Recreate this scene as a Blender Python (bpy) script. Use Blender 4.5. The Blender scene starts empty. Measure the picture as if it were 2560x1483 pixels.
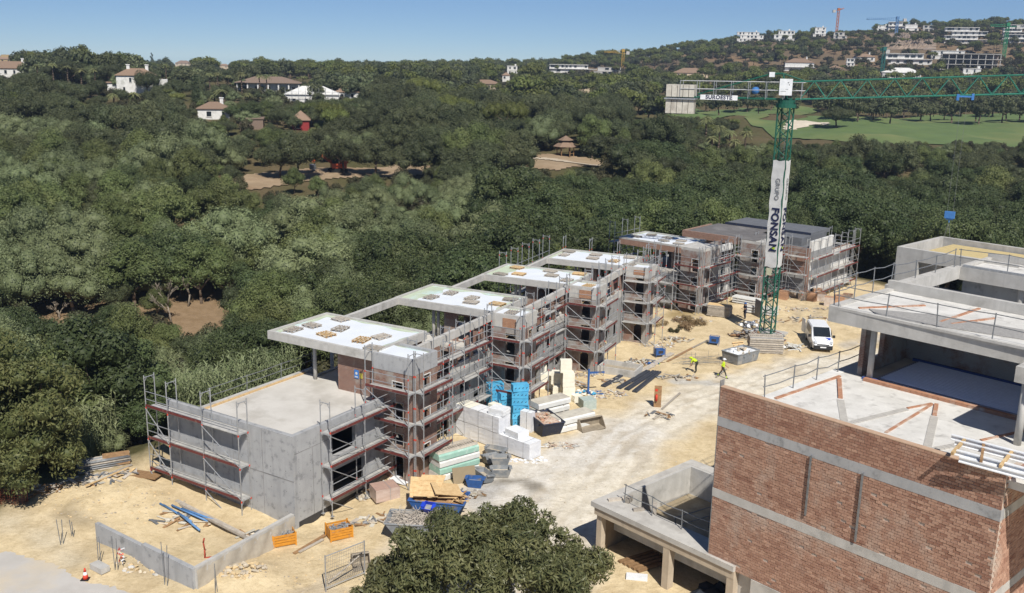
import bpy, bmesh, math, random
import numpy as np
from mathutils import Vector, Matrix

SC = bpy.context.scene
COL = SC.collection
# ------------------------------------------------------------------ camera
F_PX, CXP, CYP, CAM_H = 2416.0, 1280.0, 741.5, 26.0
_p, _r = math.radians(13.69), math.radians(-1.107)
_fw = np.array([0, math.cos(_p), -math.sin(_p)])
_r0 = np.array([1.0, 0, 0])
_d0 = np.cross(_fw, _r0)
RT = math.cos(_r) * _r0 + math.sin(_r) * _d0
DN = -math.sin(_r) * _r0 + math.cos(_r) * _d0
FW = _fw
cam_d = bpy.data.cameras.new('camera')
cam_d.sensor_width = 36.0
cam_d.lens = 36.0 * F_PX / 2560.0
cam_d.clip_start, cam_d.clip_end = 0.5, 6000
cam = bpy.data.objects.new('camera', cam_d)
COL.objects.link(cam)
m = Matrix.Identity(4)
for i in range(3):
    m[i][0], m[i][1], m[i][2] = RT[i], -DN[i], -FW[i]
m[2][3] = CAM_H
cam.matrix_world = m
SC.camera = cam
# ------------------------------------------------------------------ sky, sun, exposure
SUN_AZ, SUN_EL = math.radians(-73.0), math.radians(48.5)      # where the sun stands (x right, y away from the camera)
world = bpy.data.worlds.new('World'); SC.world = world; world.use_nodes = True
wn = world.node_tree
bg = wn.nodes['Background']
sky = wn.nodes.new('ShaderNodeTexSky'); sky.sky_type = 'NISHITA'; sky.sun_disc = False
sky.sun_elevation = SUN_EL
sky.sun_rotation = math.pi / 2 - SUN_AZ
sky.altitude = 50; sky.air_density = 0.58; sky.dust_density = 0.0; sky.ozone_density = 8.0
wn.links.new(sky.outputs[0], bg.inputs[0]); bg.inputs[1].default_value = 0.077
sun_d = bpy.data.lights.new('sun', 'SUN'); sun_d.energy = 5.0; sun_d.angle = math.radians(0.55); sun_d.color = (1.0, 0.955, 0.88)
sun = bpy.data.objects.new('sun', sun_d); COL.objects.link(sun)
sdir = Vector((math.cos(SUN_EL) * math.cos(SUN_AZ), math.cos(SUN_EL) * math.sin(SUN_AZ), math.sin(SUN_EL)))
sun.rotation_euler = sdir.to_track_quat('Z', 'Y').to_euler(); sun.location = (40, -60, 120)
SC.view_settings.view_transform = 'Standard'; SC.view_settings.look = 'None'
SC.view_settings.gamma = 1.0; SC.view_settings.use_curve_mapping = False
SC.view_settings.exposure = 0.22
SC.cycles.max_bounces = 6; SC.cycles.transparent_max_bounces = 6; SC.cycles.diffuse_bounces = 4; SC.cycles.glossy_bounces = 2

# ------------------------------------------------------------------ measuring helpers (photo pixels, 2560 wide, to metres)
def ray(x, y):
    return RT * (x - CXP) / F_PX + DN * (y - CYP) / F_PX + FW
def at_z(x, y, z):
    v = ray(x, y); return np.array([0, 0, CAM_H]) + v * ((z - CAM_H) / v[2])
def at_d(x, y, Y):
    v = ray(x, y); return np.array([0, 0, CAM_H]) + v * (Y / v[1])
def G(x, y, z=0.0):
    p = at_z(x, y, z); return (float(p[0]), float(p[1]), float(z))
def proj(p):
    q = np.array(p, float) - np.array([0, 0, CAM_H]); w = q @ FW
    return CXP + F_PX * (q @ RT) / w, CYP + F_PX * (q @ DN) / w
RNG = random.Random(7)

# ------------------------------------------------------------------ mesh building
class MB:
    def __init__(s): s.v = []; s.f = []; s.m = []; s.smooth = False
    def add(s, vs, fs, mi=0):
        o = len(s.v); s.v += [tuple(p) for p in vs]
        for f in fs: s.f.append(tuple(i + o for i in f)); s.m.append(mi)
        return s
    def box(s, x0, x1, y0, y1, z0, z1, mi=0):
        return s.add([(x0,y0,z0),(x1,y0,z0),(x1,y1,z0),(x0,y1,z0),(x0,y0,z1),(x1,y0,z1),(x1,y1,z1),(x0,y1,z1)],
                     [(0,3,2,1),(4,5,6,7),(0,1,5,4),(1,2,6,5),(2,3,7,6),(3,0,4,7)], mi)
    def obox(s, c, size, rz=0, rx=0, ry=0, mi=0):
        M = Matrix.Translation(c) @ Matrix.Rotation(rz,4,'Z') @ Matrix.Rotation(ry,4,'Y') @ Matrix.Rotation(rx,4,'X')
        hx,hy,hz = size[0]/2,size[1]/2,size[2]/2
        vs = [M @ Vector((a*hx,b*hy,d*hz)) for d in (-1,1) for a,b in ((-1,-1),(1,-1),(1,1),(-1,1))]
        return s.add(vs, [(0,3,2,1),(4,5,6,7),(0,1,5,4),(1,2,6,5),(2,3,7,6),(3,0,4,7)], mi)
    def tube(s, p, q, r, n=6, r2=None, mi=0, cap=True):
        p, q = Vector(p), Vector(q); d = q - p
        if d.length < 1e-6: return s
        d.normalize(); u = d.orthogonal().normalized(); w = d.cross(u); r2 = r if r2 is None else r2
        vs = [p + (u*math.cos(2*math.pi*i/n) + w*math.sin(2*math.pi*i/n))*r for i in range(n)]
        vs += [q + (u*math.cos(2*math.pi*i/n) + w*math.sin(2*math.pi*i/n))*r2 for i in range(n)]
        fs = [(i,(i+1)%n,n+(i+1)%n,n+i) for i in range(n)]
        if cap: fs += [tuple(range(n-1,-1,-1)), tuple(range(n,2*n))]
        return s.add(vs, fs, mi)
    def path(s, pts, r, n=6, mi=0):
        for a, b in zip(pts[:-1], pts[1:]): s.tube(a, b, r, n, mi=mi)
        return s
    def prism(s, poly, z0, z1, mi=0):
        n = len(poly)
        return s.add([(x,y,z0) for x,y in poly]+[(x,y,z1) for x,y in poly],
                     [tuple(range(n-1,-1,-1)), tuple(range(n,2*n))]+[(i,(i+1)%n,n+(i+1)%n,n+i) for i in range(n)], mi)
    def prism_x(s, prof, x0, x1, mi=0):            # profile in (y, z) swept along x
        n = len(prof)
        return s.add([(x0,y,z) for y,z in prof]+[(x1,y,z) for y,z in prof],
                     [tuple(range(n)), tuple(range(2*n-1,n-1,-1))]+[(i,n+i,n+(i+1)%n,(i+1)%n) for i in range(n)], mi)
    def sphere(s, c, r, sx=1, sy=1, sz=1, nu=10, nv=6, mi=0):
        vs = [(c[0],c[1],c[2]-r*sz)]
        for j in range(1,nv):
            a = -math.pi/2+math.pi*j/nv
            vs += [(c[0]+r*sx*math.cos(a)*math.cos(2*math.pi*i/nu), c[1]+r*sy*math.cos(a)*math.sin(2*math.pi*i/nu), c[2]+r*sz*math.sin(a)) for i in range(nu)]
        vs.append((c[0],c[1],c[2]+r*sz)); L = len(vs)-1
        fs = [(0,1+(i+1)%nu,1+i) for i in range(nu)]
        for j in range(nv-2):
            fs += [(1+j*nu+i,1+j*nu+(i+1)%nu,1+(j+1)*nu+(i+1)%nu,1+(j+1)*nu+i) for i in range(nu)]
        fs += [(1+(nv-2)*nu+i,1+(nv-2)*nu+(i+1)%nu,L) for i in range(nu)]
        return s.add(vs, fs, mi)
    def mesh(s, name, mats):
        me = bpy.data.meshes.new(name); me.from_pydata(s.v, [], s.f)
        for mt in (mats if isinstance(mats,(list,tuple)) else [mats]): me.materials.append(mt)
        if s.m and max(s.m) > 0: me.polygons.foreach_set('material_index', s.m)
        if s.smooth: me.polygons.foreach_set('use_smooth', [True]*len(me.polygons))
        box_uv(me); me.update(); return me
    def build(s, name, mats, parent=None, loc=(0,0,0), rz=0.0):
        return link(name, s.mesh(name, mats), parent, loc, rz)

def box_uv(me):                                     # metres across the face, level lines stay level
    uv = me.uv_layers.new(name='UVMap'); n = len(me.loops)
    if not n: return
    co = np.empty(len(me.vertices)*3,'f'); me.vertices.foreach_get('co',co); co = co.reshape(-1,3)
    li = np.empty(n,'i'); me.loops.foreach_get('vertex_index',li)
    pn = np.empty(len(me.polygons)*3,'f'); me.polygons.foreach_get('normal',pn); pn = pn.reshape(-1,3)
    lt = np.empty(len(me.polygons),'i'); me.polygons.foreach_get('loop_total',lt)
    N = np.repeat(pn,lt,0); P = co[li]; U = np.empty((n,2),'f')
    h = np.hypot(N[:,0],N[:,1]); vert = h > 0.6
    tx, ty = -N[:,1]/np.maximum(h,1e-6), N[:,0]/np.maximum(h,1e-6)
    U[:,0] = np.where(vert, P[:,0]*tx+P[:,1]*ty, P[:,0]); U[:,1] = np.where(vert, P[:,2], P[:,1])
    uv.data.foreach_set('uv', U.ravel())
def link(name, me, parent=None, loc=(0,0,0), rz=0.0, rx=0.0, ry=0.0):
    o = bpy.data.objects.new(name, me); COL.objects.link(o); o.location = loc; o.rotation_euler = (rx,ry,rz)
    if parent is not None: o.parent = parent
    return o
def tag(o, label, cat, group=None, kind=None):
    o['label'] = label; o['category'] = cat
    if group: o['group'] = group
    if kind: o['kind'] = kind
    return o
def thing(name, label, cat, loc=(0,0,0), rz=0.0, group=None):
    o = bpy.data.objects.new(name, None); o.empty_display_size = 0.3; COL.objects.link(o)
    o.location = loc; o.rotation_euler = (0,0,rz); return tag(o, label, cat, group)
def structure(o): o['kind'] = 'structure'; return o
ORD = ['first','second','third','fourth','fifth','sixth','seventh','eighth','ninth','tenth','eleventh','twelfth']

# ------------------------------------------------------------------ materials
MATS = {}
def _nodes(name):
    mt = bpy.data.materials.new(name); mt.use_nodes = True; nt = mt.node_tree
    return mt, nt, nt.nodes['Principled BSDF'], lambda t: nt.nodes.new('ShaderNode'+t), nt.links.new
def _mix(N, L, fac, a, b, mode='MIX'):
    x = N('Mix'); x.data_type = 'RGBA'; x.blend_type = mode
    if isinstance(fac,(int,float)): x.inputs[0].default_value = fac
    else: L(fac, x.inputs[0])
    for i, q in ((6,a),(7,b)):
        if isinstance(q,(tuple,list)): x.inputs[i].default_value = (*q[:3],1)
        else: L(q, x.inputs[i])
    return x.outputs[2]
def _noise(N, L, vec, scale, det=4, rough=.6, lo=.35, hi=.65):
    n = N('TexNoise'); n.inputs['Scale'].default_value = scale; n.inputs['Detail'].default_value = det; n.inputs['Roughness'].default_value = rough
    L(vec, n.inputs['Vector']); r = N('MapRange'); r.inputs[1].default_value = lo; r.inputs[2].default_value = hi; L(n.outputs[0], r.inputs[0])
    return r.outputs[0]
def mat(name, c, c2=None, sc=3.0, rough=.85, metal=0.0, c3=None, sc3=.5, bump=0.0, bsc=25.0, vary=0.0, streak=False, lo3=.5, hi3=.7, spec=.3):
    """plain stuff: two tones broken by noise, a third in large blotches, fine relief"""
    if name in MATS: return MATS[name]
    mt, nt, B, N, L = _nodes(name)
    tc = N('TexCoord'); vec = tc.outputs['Object']
    if vary or True:
        oi = N('ObjectInfo'); ad = N('VectorMath'); ad.operation = 'ADD'; L(vec, ad.inputs[0]); mu = N('Math'); mu.operation='MULTIPLY'; L(oi.outputs['Random'], mu.inputs[0]); mu.inputs[1].default_value = 37.0
        L(mu.outputs[0], ad.inputs[1]); vec = ad.outputs[0]
    c2 = c2 or tuple(x*.82 for x in c)
    out = _mix(N, L, _noise(N, L, vec, sc, 5), c, c2)
    if streak:
        mp = N('Mapping'); mp.inputs['Scale'].default_value = (1,1,.08); L(vec, mp.inputs[0])
        out = _mix(N, L, _noise(N, L, mp.outputs[0], 2.2, 4, .6, .52, .8), out, tuple(x*.72 for x in c))
    if c3: out = _mix(N, L, _noise(N, L, vec, sc3, 4, .6, lo3, hi3), out, c3)
    if vary:
        h = N('HueSaturation'); mr = N('MapRange'); L(oi.outputs['Random'], mr.inputs[0]); mr.inputs[3].default_value = 1-vary; mr.inputs[4].default_value = 1+vary
        L(mr.outputs[0], h.inputs['Value']); L(out, h.inputs['Color']); out = h.outputs[0]
    L(out, B.inputs['Base Color']); B.inputs['Roughness'].default_value = rough; B.inputs['Metallic'].default_value = metal
    B.inputs['Specular IOR Level'].default_value = spec
    if bump:
        n = N('TexNoise'); n.inputs['Scale'].default_value = bsc; n.inputs['Detail'].default_value = 4; L(vec, n.inputs['Vector'])
        b = N('Bump'); b.inputs['Strength'].default_value = bump; b.inputs['Distance'].default_value = .03; L(n.outputs[0], b.inputs['Height']); L(b.outputs[0], B.inputs['Normal'])
    MATS[name] = mt; return mt
def brick_mat(name, c1, c2, mortar, w=.26, h=.085, wear=None, lo=.55, hi=.7):
    mt, nt, B, N, L = _nodes(name)
    tc = N('TexCoord'); br = N('TexBrick'); L(tc.outputs['UV'], br.inputs['Vector'])
    br.inputs['Scale'].default_value = 1.0; br.inputs['Brick Width'].default_value = w; br.inputs['Row Height'].default_value = h
    br.inputs['Mortar Size'].default_value = .012; br.inputs['Mortar Smooth'].default_value = .2; br.inputs['Bias'].default_value = -.1
    br.inputs['Color1'].default_value = (*c1,1); br.inputs['Color2'].default_value = (*c2,1); br.inputs['Mortar'].default_value = (*mortar,1)
    out = _mix(N, L, _noise(N, L, tc.outputs['Object'], 2.5, 5), br.outputs[0], tuple((a+b)*.42 for a,b in zip(c1,c2)), 'MIX')
    out = _mix(N, L, .55, out, br.outputs[0])
    if wear: out = _mix(N, L, _noise(N, L, tc.outputs['Object'], .8, 5, .65, lo, hi), out, wear)
    L(out, B.inputs['Base Color']); B.inputs['Roughness'].default_value = .9; B.inputs['Specular IOR Level'].default_value = .2
    b = N('Bump'); b.inputs['Strength'].default_value = .7; b.inputs['Distance'].default_value = .015; iv = N('Math'); iv.operation='SUBTRACT'; iv.inputs[0].default_value = 1
    L(br.outputs['Fac'], iv.inputs[1]); L(iv.outputs[0], b.inputs['Height']); L(b.outputs[0], B.inputs['Normal'])
    MATS[name] = mt; return mt
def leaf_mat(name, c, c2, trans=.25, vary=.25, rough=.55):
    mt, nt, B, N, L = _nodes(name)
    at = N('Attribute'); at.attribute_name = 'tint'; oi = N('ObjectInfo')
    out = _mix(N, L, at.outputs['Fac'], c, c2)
    h = N('HueSaturation'); mr = N('MapRange'); L(oi.outputs['Random'], mr.inputs[0]); mr.inputs[3].default_value = 1-vary; mr.inputs[4].default_value = 1+vary
    L(mr.outputs[0], h.inputs['Value']); mu = N('Math'); mu.operation = 'MULTIPLY'; L(oi.outputs['Random'], mu.inputs[0]); mu.inputs[1].default_value = 7.31
    fr = N('Math'); fr.operation = 'FRACT'; L(mu.outputs[0], fr.inputs[0]); m2 = N('MapRange'); L(fr.outputs[0], m2.inputs[0]); m2.inputs[3].default_value = .485; m2.inputs[4].default_value = .51
    L(m2.outputs[0], h.inputs['Hue']); L(out, h.inputs['Color']); out = h.outputs[0]
    L(out, B.inputs['Base Color']); B.inputs['Roughness'].default_value = rough; B.inputs['Specular IOR Level'].default_value = .25
    t = N('BsdfTranslucent'); L(out, t.inputs[0]); ms = N('MixShader'); ms.inputs[0].default_value = trans
    L(B.outputs[0], ms.inputs[1]); L(t.outputs[0], ms.inputs[2]); L(ms.outputs[0], nt.nodes['Material Output'].inputs[0])
    MATS[name] = mt; return mt

CONC = mat('concrete_pale', (.50,.485,.455), (.42,.405,.375), 1.6, c3=(.30,.29,.265), sc3=.9, lo3=.56, hi3=.75, streak=True, bump=.15)
CONCG = mat('concrete_grey', (.38,.383,.385), (.32,.324,.328), 1.1, c3=(.22,.224,.228), sc3=2.2, lo3=.56, hi3=.70, streak=True, bump=.12)
CONCD = mat('concrete_dark', (.27,.265,.255), (.21,.205,.2), 1.5, c3=(.14,.14,.14), sc3=1.1, bump=.2)
FLOORC = mat('screed_floor', (.56,.535,.49), (.49,.465,.42), .7, c3=(.40,.375,.33), sc3=.35, lo3=.5, hi3=.72, bump=.08)
RENDER = mat('cement_render', (.30,.30,.298), (.25,.25,.248), 1.2, c3=(.19,.19,.19), sc3=.7, streak=True, bump=.15)
WHITEW = mat('white_render', (.70,.69,.66), (.62,.61,.58), 1.2, c3=(.5,.49,.46), sc3=.7, streak=True)
STEEL = mat('galvanised_steel', (.46,.47,.48), (.36,.37,.38), 6, rough=.5, metal=.55)
STEELD = mat('dull_steel', (.26,.27,.28), (.18,.185,.19), 6, rough=.55, metal=.4)
REDP = mat('red_paint', (.155,.036,.032), (.12,.034,.03), 8, rough=.6, c3=(.25,.17,.13), sc3=2.5, lo3=.58, hi3=.72)
REDC = mat('red_coupler', (.62,.06,.03), rough=.5)
DECKM = mat('scaffold_deck', (.43,.425,.41), (.34,.335,.32), 4, rough=.7, c3=(.52,.5,.46), sc3=1.5)
WOOD = mat('new_timber', (.62,.45,.24), (.5,.34,.17), 5, vary=.15)
WOODG = mat('weathered_timber', (.45,.405,.345), (.33,.29,.24), 5, vary=.25)
WOODB = mat('brown_timber', (.33,.2,.1), (.22,.13,.065), 5, vary=.15)
BLACKM = mat('black_membrane', (.03,.03,.032), (.045,.045,.047), 3, rough=.6)
DARK = mat('unlit_room', (.05,.042,.038), (.035,.03,.028), 2)  # near-black base colour, shade of the rooms painted into the inner walls
BRICKL = brick_mat('brick_masonry', (.26,.138,.10), (.195,.105,.08), (.36,.30,.25), wear=(.33,.295,.26), lo=.5, hi=.66)
BRICKD = brick_mat('brick_masonry_smeared', (.245,.132,.10), (.185,.105,.082), (.31,.26,.225), wear=(.31,.29,.27), lo=.40, hi=.56)
TARP = mat('shade_net', (.085,.088,.092), (.065,.067,.07), 6, rough=.9)
PLASTW = mat('white_plastic', (.78,.79,.8), (.66,.68,.7), 3, rough=.45)
EPS = mat('cream_foam', (.78,.75,.64), (.70,.67,.56), 2)
BLUEF = mat('blue_foam_wrap', (.10,.42,.66), (.07,.33,.56), 2.5, rough=.4, vary=.12)
BLUEP = mat('blue_paint', (.035,.11,.32), (.03,.085,.24), 4, rough=.5, c3=(.16,.15,.15), sc3=1.8, lo3=.58, hi3=.68)
NAVY = mat('navy_paint', (.02,.028,.06), (.03,.035,.05), 4, rough=.55, c3=(.09,.08,.075), sc3=2, lo3=.58, hi3=.7)
GREYP = mat('grey_paint', (.23,.245,.26), (.17,.185,.2), 3, rough=.6, c3=(.32,.31,.29), sc3=1.4, lo3=.5, hi3=.64)
ORANGE = mat('orange_paint', (.62,.27,.03), (.5,.21,.03), 4, rough=.5, c3=(.32,.2,.1), sc3=3, lo3=.58, hi3=.72)
GREENP = mat('crane_green', (.014,.105,.07), (.018,.085,.06), 3, rough=.5)
RUBBLE = mat('brick_rubble', (.42,.3,.23), (.5,.42,.34), 9, c3=(.34,.15,.1), sc3=6, bump=.3)
STONE = mat('rubble_stone', (.56,.48,.36), (.42,.36,.28), 6, vary=.3, bump=.3)
SANDM = mat('loose_sand', (.60,.46,.27), (.52,.39,.22), 2, bump=.2)
GLASS = mat('dark_glass', (.02,.025,.03), rough=.08, spec=.6)
TYRE = mat('tyre_rubber', (.02,.02,.02), rough=.8)
# ================================================================== terrain
SITE = np.array([(-95,36),(-36,48),(-29,52),(-25,57),(-19,65),(4,99),(12,111),(24,123),(34,126),(44,119),(52,108),(62,96),(95,66),(110,-60),(-110,-60)], float)
TT = np.array([-.9,-.6,-.4,-.2,0,.1,.25,.4,.6,.9])
TY = np.array([60,100,130,160,200,250,300,350,400,500,600,700,800,950,1250,2000.])
TZ = np.array([
 [-3,-3,-1,1,6,10,13,16,16.5,16,13,12,10,10,8,8],
 [-3,-3,-1,1,6,10,13,16,16.5,16,13,12,10,10,8,8],
 [-4,-4,-2,1,5,9,13,15.5,16,15,13,12,10,10,8,8],
 [-4,-4,-3,.5,4,7,9,10,11,12,13,12,10,10,8,8],
 [-4,-4,-4,0,3.6,5.5,7,8,9,12,13,14,15,16,13,8],
 [-4,-4,-4,-1,3,5,6,7,8,11,14,17,22,29,24,10],
 [-4,-4,-4,-3,0,3,5,6,6.5,9,16,27,39,50,42,20],
 [-4,-4,-4,-3,-1,3,6,6,6.5,10,20,36,50,63,56,30],
 [-4,-4,-4,-3,-1,3,6,6,7,13,26,46,62,75,68,40],
 [-4,-4,-4,-3,-1,3,6,6,7,14,30,52,70,84,76,50]], float)
def _lerp_table(t, y):
    i = np.clip(np.searchsorted(TT, t)-1, 0, len(TT)-2); j = np.clip(np.searchsorted(TY, y)-1, 0, len(TY)-2)
    u = np.clip((t-TT[i])/(TT[i+1]-TT[i]),0,1); w = np.clip((y-TY[j])/(TY[j+1]-TY[j]),0,1)
    u = u*u*(3-2*u)*.5+u*.5
    return (TZ[i,j]*(1-u)+TZ[i+1,j]*u)*(1-w)+(TZ[i,j+1]*(1-u)+TZ[i+1,j+1]*u)*w
def poly_sdf(x, y, P):                                  # >0 outside
    d = np.full(x.shape, 1e9); ins = np.zeros(x.shape, bool); n = len(P)
    for k in range(n):
        ax, ay = P[k]; bx, by = P[(k+1)%n]; ex, ey = bx-ax, by-ay
        t = np.clip(((x-ax)*ex+(y-ay)*ey)/(ex*ex+ey*ey+1e-9),0,1)
        d = np.minimum(d, np.hypot(x-ax-t*ex, y-ay-t*ey))
        c = ((ay>y)!=(by>y)) & (x < (bx-ax)*(y-ay)/(by-ay+1e-12)+ax); ins ^= c
    return np.where(ins,-d,d)
_wr = np.random.RandomState(3); _WK = _wr.uniform(-1,1,(24,2)); _WP = _wr.uniform(0,6.28,24)
def waves(x, y, scale, n=8, o=0):
    s = 0
    for k in range(n):
        f = (1.0+.6*k)/scale; s = s+np.sin((x*_WK[(k+o)%24,0]+y*_WK[(k+o)%24,1])*6.28*f+_WP[(k+o)%24])/(1+.6*k)
    return s/2.2
ROADL = (G(-60,1336), G(305,1483), G(520,1560))
def terrain(x, y):
    x = np.asarray(x,float); y = np.asarray(y,float)
    d = poly_sdf(x, y, SITE)
    base = _lerp_table(x/np.maximum(y,20), np.maximum(y,60))
    base = base + waves(x,y,55)*np.clip(d/40,0,1)*np.clip(y/160,0.5,2.2)
    k = np.clip(d/16,0,1); k = k*k*(3-2*k)
    site = waves(x,y,7)*.05+waves(x,y,2.3,6,5)*.025
    rd = (x-ROADL[0][0])*(ROADL[1][1]-ROADL[0][1])-(y-ROADL[0][1])*(ROADL[1][0]-ROADL[0][0]); L = math.hypot(ROADL[1][0]-ROADL[0][0],ROADL[1][1]-ROADL[0][1]); rd = rd/L
    site = site*np.clip((-rd)/2.5,0,1)-.02*(rd>0)
    for RU in RUTS:
        if x.size < 5: break
        dd = np.full(x.shape,1e9)
        for a,b in zip(RU[:-1],RU[1:]):
            ex,ey = b[0]-a[0],b[1]-a[1]; t = np.clip(((x-a[0])*ex+(y-a[1])*ey)/(ex*ex+ey*ey),0,1); dd = np.minimum(dd,np.hypot(x-a[0]-t*ex,y-a[1]-t*ey))
        site = site-.05*np.exp(-(dd/.22)**2)+.025*np.exp(-((dd-.45)/.2)**2)
    # rough spoil heaps and banks of sand in the yard
    for (mx,my,r,h) in MOUNDS: site = site+h*np.exp(-((x-mx)**2+(y-my)**2)/(r*r))*(1+.25*waves(x,y,1.7,6,3))
    return site*(1-k)+base*k
P0_ = G(738.5,1310)
_T0 = [G(1180,1500),G(1330,1360),G(1450,1220),G(1560,1095),G(1700,1015),G(1860,962),G(2040,915)]
def _off(P,d): return [(p[0]+d*.8,p[1]-d*.6) for p in P]
RUTS = [_off(_T0,d) for d in (-1.9,-.3,.6,2.2)]+[_off([G(700,1483),G(860,1440),G(960,1390),G(1010,1370)],d) for d in (0,1.6)]+[_off([G(1780,960),G(1900,890),G(1990,800),G(2010,760)],d) for d in (0,1.6)]
MOUNDS = [(P0_[0]+1.0,P0_[1]+.6,1.9,-.45),(P0_[0]+2.6,P0_[1]+3.2,1.9,-.35),(*G(250,1235)[:2],4.5,.55),(*G(420,1130)[:2],3.0,.7),(*G(1700,735)[:2],2.5,.3),(*G(2170,820)[:2],4,.6),(*G(2120,790)[:2],5,.35),(*G(560,1450)[:2],2.2,.25),(*G(640,1440)[:2],1.3,.35),(*G(300,1400)[:2],1.6,.3),(*G(480,1330)[:2],3,-.35),(*G(1900,755)[:2],4,.3)]
def axis(lo, d0, d1, hi, st, g, mx):
    a = list(np.arange(d0,d1+.01,st)); s = st; x = d1
    while x < hi: s = min(s*g,mx); x += s; a.append(x)
    s = st; x = d0; b = []
    while x > lo: s = min(s*g,mx); x -= s; b.append(x)
    return np.array(b[::-1]+a)
gx = axis(-1100,-34,46,1100,.3,1.055,9); gy = axis(-60,39,116,1700,.3,1.045,8)
GXX, GYY = np.meshgrid(gx,gy); ZZ = terrain(GXX.ravel(),GYY.ravel())
nx, ny = len(gx), len(gy)
ZG2 = ZZ.reshape(ny,nx)
def ground_z(x, y):                                       # height of the ground sheet itself
    x = np.asarray(x,float); y = np.asarray(y,float); i = np.clip(np.searchsorted(gx,x)-1,0,nx-2); j = np.clip(np.searchsorted(gy,y)-1,0,ny-2)
    u = np.clip((x-gx[i])/(gx[i+1]-gx[i]),0,1); w = np.clip((y-gy[j])/(gy[j+1]-gy[j]),0,1)
    return (ZG2[j,i]*(1-u)+ZG2[j,i+1]*u)*(1-w)+(ZG2[j+1,i]*(1-u)+ZG2[j+1,i+1]*u)*w
def gz(x, y): return float(ground_z(x,y))
def on_ground(px, py):
    p = at_z(px,py,0.0)
    for _ in range(4): p = at_z(px,py,gz(p[0],p[1]))
    return (float(p[0]),float(p[1]),gz(p[0],p[1]))
def hit(px, py, y0=95.0):
    Y = y0*1.006**np.arange(450); v = ray(px,py); X = v[0]/v[1]*Y; Z = CAM_H+v[2]/v[1]*Y
    k = np.nonzero(Z < ground_z(X,Y))[0]; k = k[0] if len(k) else 330
    return np.array([X[k],Y[k],gz(X[k],Y[k])])

vs = np.stack([GXX.ravel(),GYY.ravel(),ZZ],1)
ii = (np.arange(ny-1)[:,None]*nx+np.arange(nx-1)[None]).ravel()
fs = np.stack([ii,ii+1,ii+1+nx,ii+nx],1)
me = bpy.data.meshes.new('ground')
me.vertices.add(len(vs)); me.vertices.foreach_set('co',vs.ravel())
me.loops.add(fs.size); me.loops.foreach_set('vertex_index',fs.ravel())
me.polygons.add(len(fs)); me.polygons.foreach_set('loop_start',np.arange(len(fs))*4); me.polygons.foreach_set('loop_total',np.full(len(fs),4))
me.update(calc_edges=True); me.polygons.foreach_set('use_smooth',[True]*len(fs))
# what the ground is made of, place by place
X, Y = vs[:,0], vs[:,1]; D = poly_sdf(X,Y,SITE)
C = np.zeros((len(vs),3)); C[:] = (.135,.105,.058)
def paint(w, col):
    w = np.clip(w,0,1)[:,None]; C[:] = C*(1-w)+np.array(col)*w
paint(.5+.7*waves(X,Y,30), (.085,.085,.035))
paint((Y-480)/150*np.clip((X/np.maximum(Y,1)-.02)/.1,0,1), (.17,.13,.085))
paint(np.clip((Y-520)/100,0,1)*np.clip((X/np.maximum(Y,1)-.02)/.1,0,1)*(.3+.9*waves(X,Y,70,8,4)), (.25,.17,.10))
for (px,py,r) in ((480,765,10),(440,815,6),(170,775,12),(60,830,10),(330,720,6)):
    q = hit(px,py,70); paint(1.7-np.hypot(X-q[0],Y-q[1])/r+.5*waves(X,Y,5), (.27,.19,.115))
wsite = np.clip(.5-D/2.5+.35*waves(X,Y,4),0,1)
paint(wsite, (.67,.545,.345))
paint(wsite*np.clip(.15+.55*waves(X,Y,9,8,2),0,.55), (.54,.425,.265))
def stripe(pts, w, col, soft=1.2, amt=1.0):
    d = np.full(X.shape,1e9)
    for a,b in zip(pts[:-1],pts[1:]):
        ex,ey = b[0]-a[0],b[1]-a[1]; t = np.clip(((X-a[0])*ex+(Y-a[1])*ey)/(ex*ex+ey*ey),0,1); d = np.minimum(d,np.hypot(X-a[0]-t*ex,Y-a[1]-t*ey))
    paint(amt*np.clip((w-d+.8*waves(X,Y,5,8,7))/soft,0,1)*wsite, col)
stripe([G(1180,1560),G(1350,1380),G(1460,1220),G(1560,1090),G(1700,1020),G(1860,965),G(2010,930),G(2200,900)], 4.2, (.70,.645,.54), 2.2)
stripe([G(1250,1250),G(1330,1180),G(1450,1130),G(1580,1080)], 3.4, (.67,.64,.585), 2.0,.9)
stripe([G(1190,1240),G(1240,1215)], 1.5, (.47,.455,.43), 1.2,.9)
stripe([G(1265,1205),G(1310,1200),G(1335,1215)], .8, (.26,.235,.195), .8,.9)
for RU in RUTS: stripe(RU,.16,(.47,.40,.30),.25,.5)
stripe([G(1700,955),G(1760,960)], .9, (.5,.49,.46), .8,.8)
stripe([G(2110,865),G(2190,850)], 1.2, (.45,.42,.38), 1,.7)
stripe([G(960,1380),G(1010,1330),G(1080,1350)], 1.6, (.56,.5,.42), 1.5,.7)
stripe([G(1690,790),G(1810,760)], 1.6, (.30,.22,.10), 1.5,.8)
stripe([G(170,1290),G(260,1330),G(330,1420),G(450,1470)], 1.0, (.34,.28,.19), 1.2,.7)
stripe([G(0,1300),G(90,1330),G(180,1400)], 1.2, (.58,.5,.36), 1.5,.8)
col = me.color_attributes.new('zone','FLOAT_COLOR','POINT'); col.data.foreach_set('color',np.concatenate([C,np.ones((len(C),1))],1).astype('f').ravel())
mt, nt, B, N, L = _nodes('earth')
at = N('Attribute'); at.attribute_name = 'zone'; tc = N('TexCoord'); v = tc.outputs['Object']
o = _mix(N,L,_noise(N,L,v,.9,8,.7,.42,.62),at.outputs['Color'],_mix(N,L,1.0,at.outputs['Color'],(.80,.78,.74),'MULTIPLY'))
o = _mix(N,L,_noise(N,L,v,4.0,6,.7,.5,.68),o,_mix(N,L,1.0,o,(.84,.82,.79),'MULTIPLY'))
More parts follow.
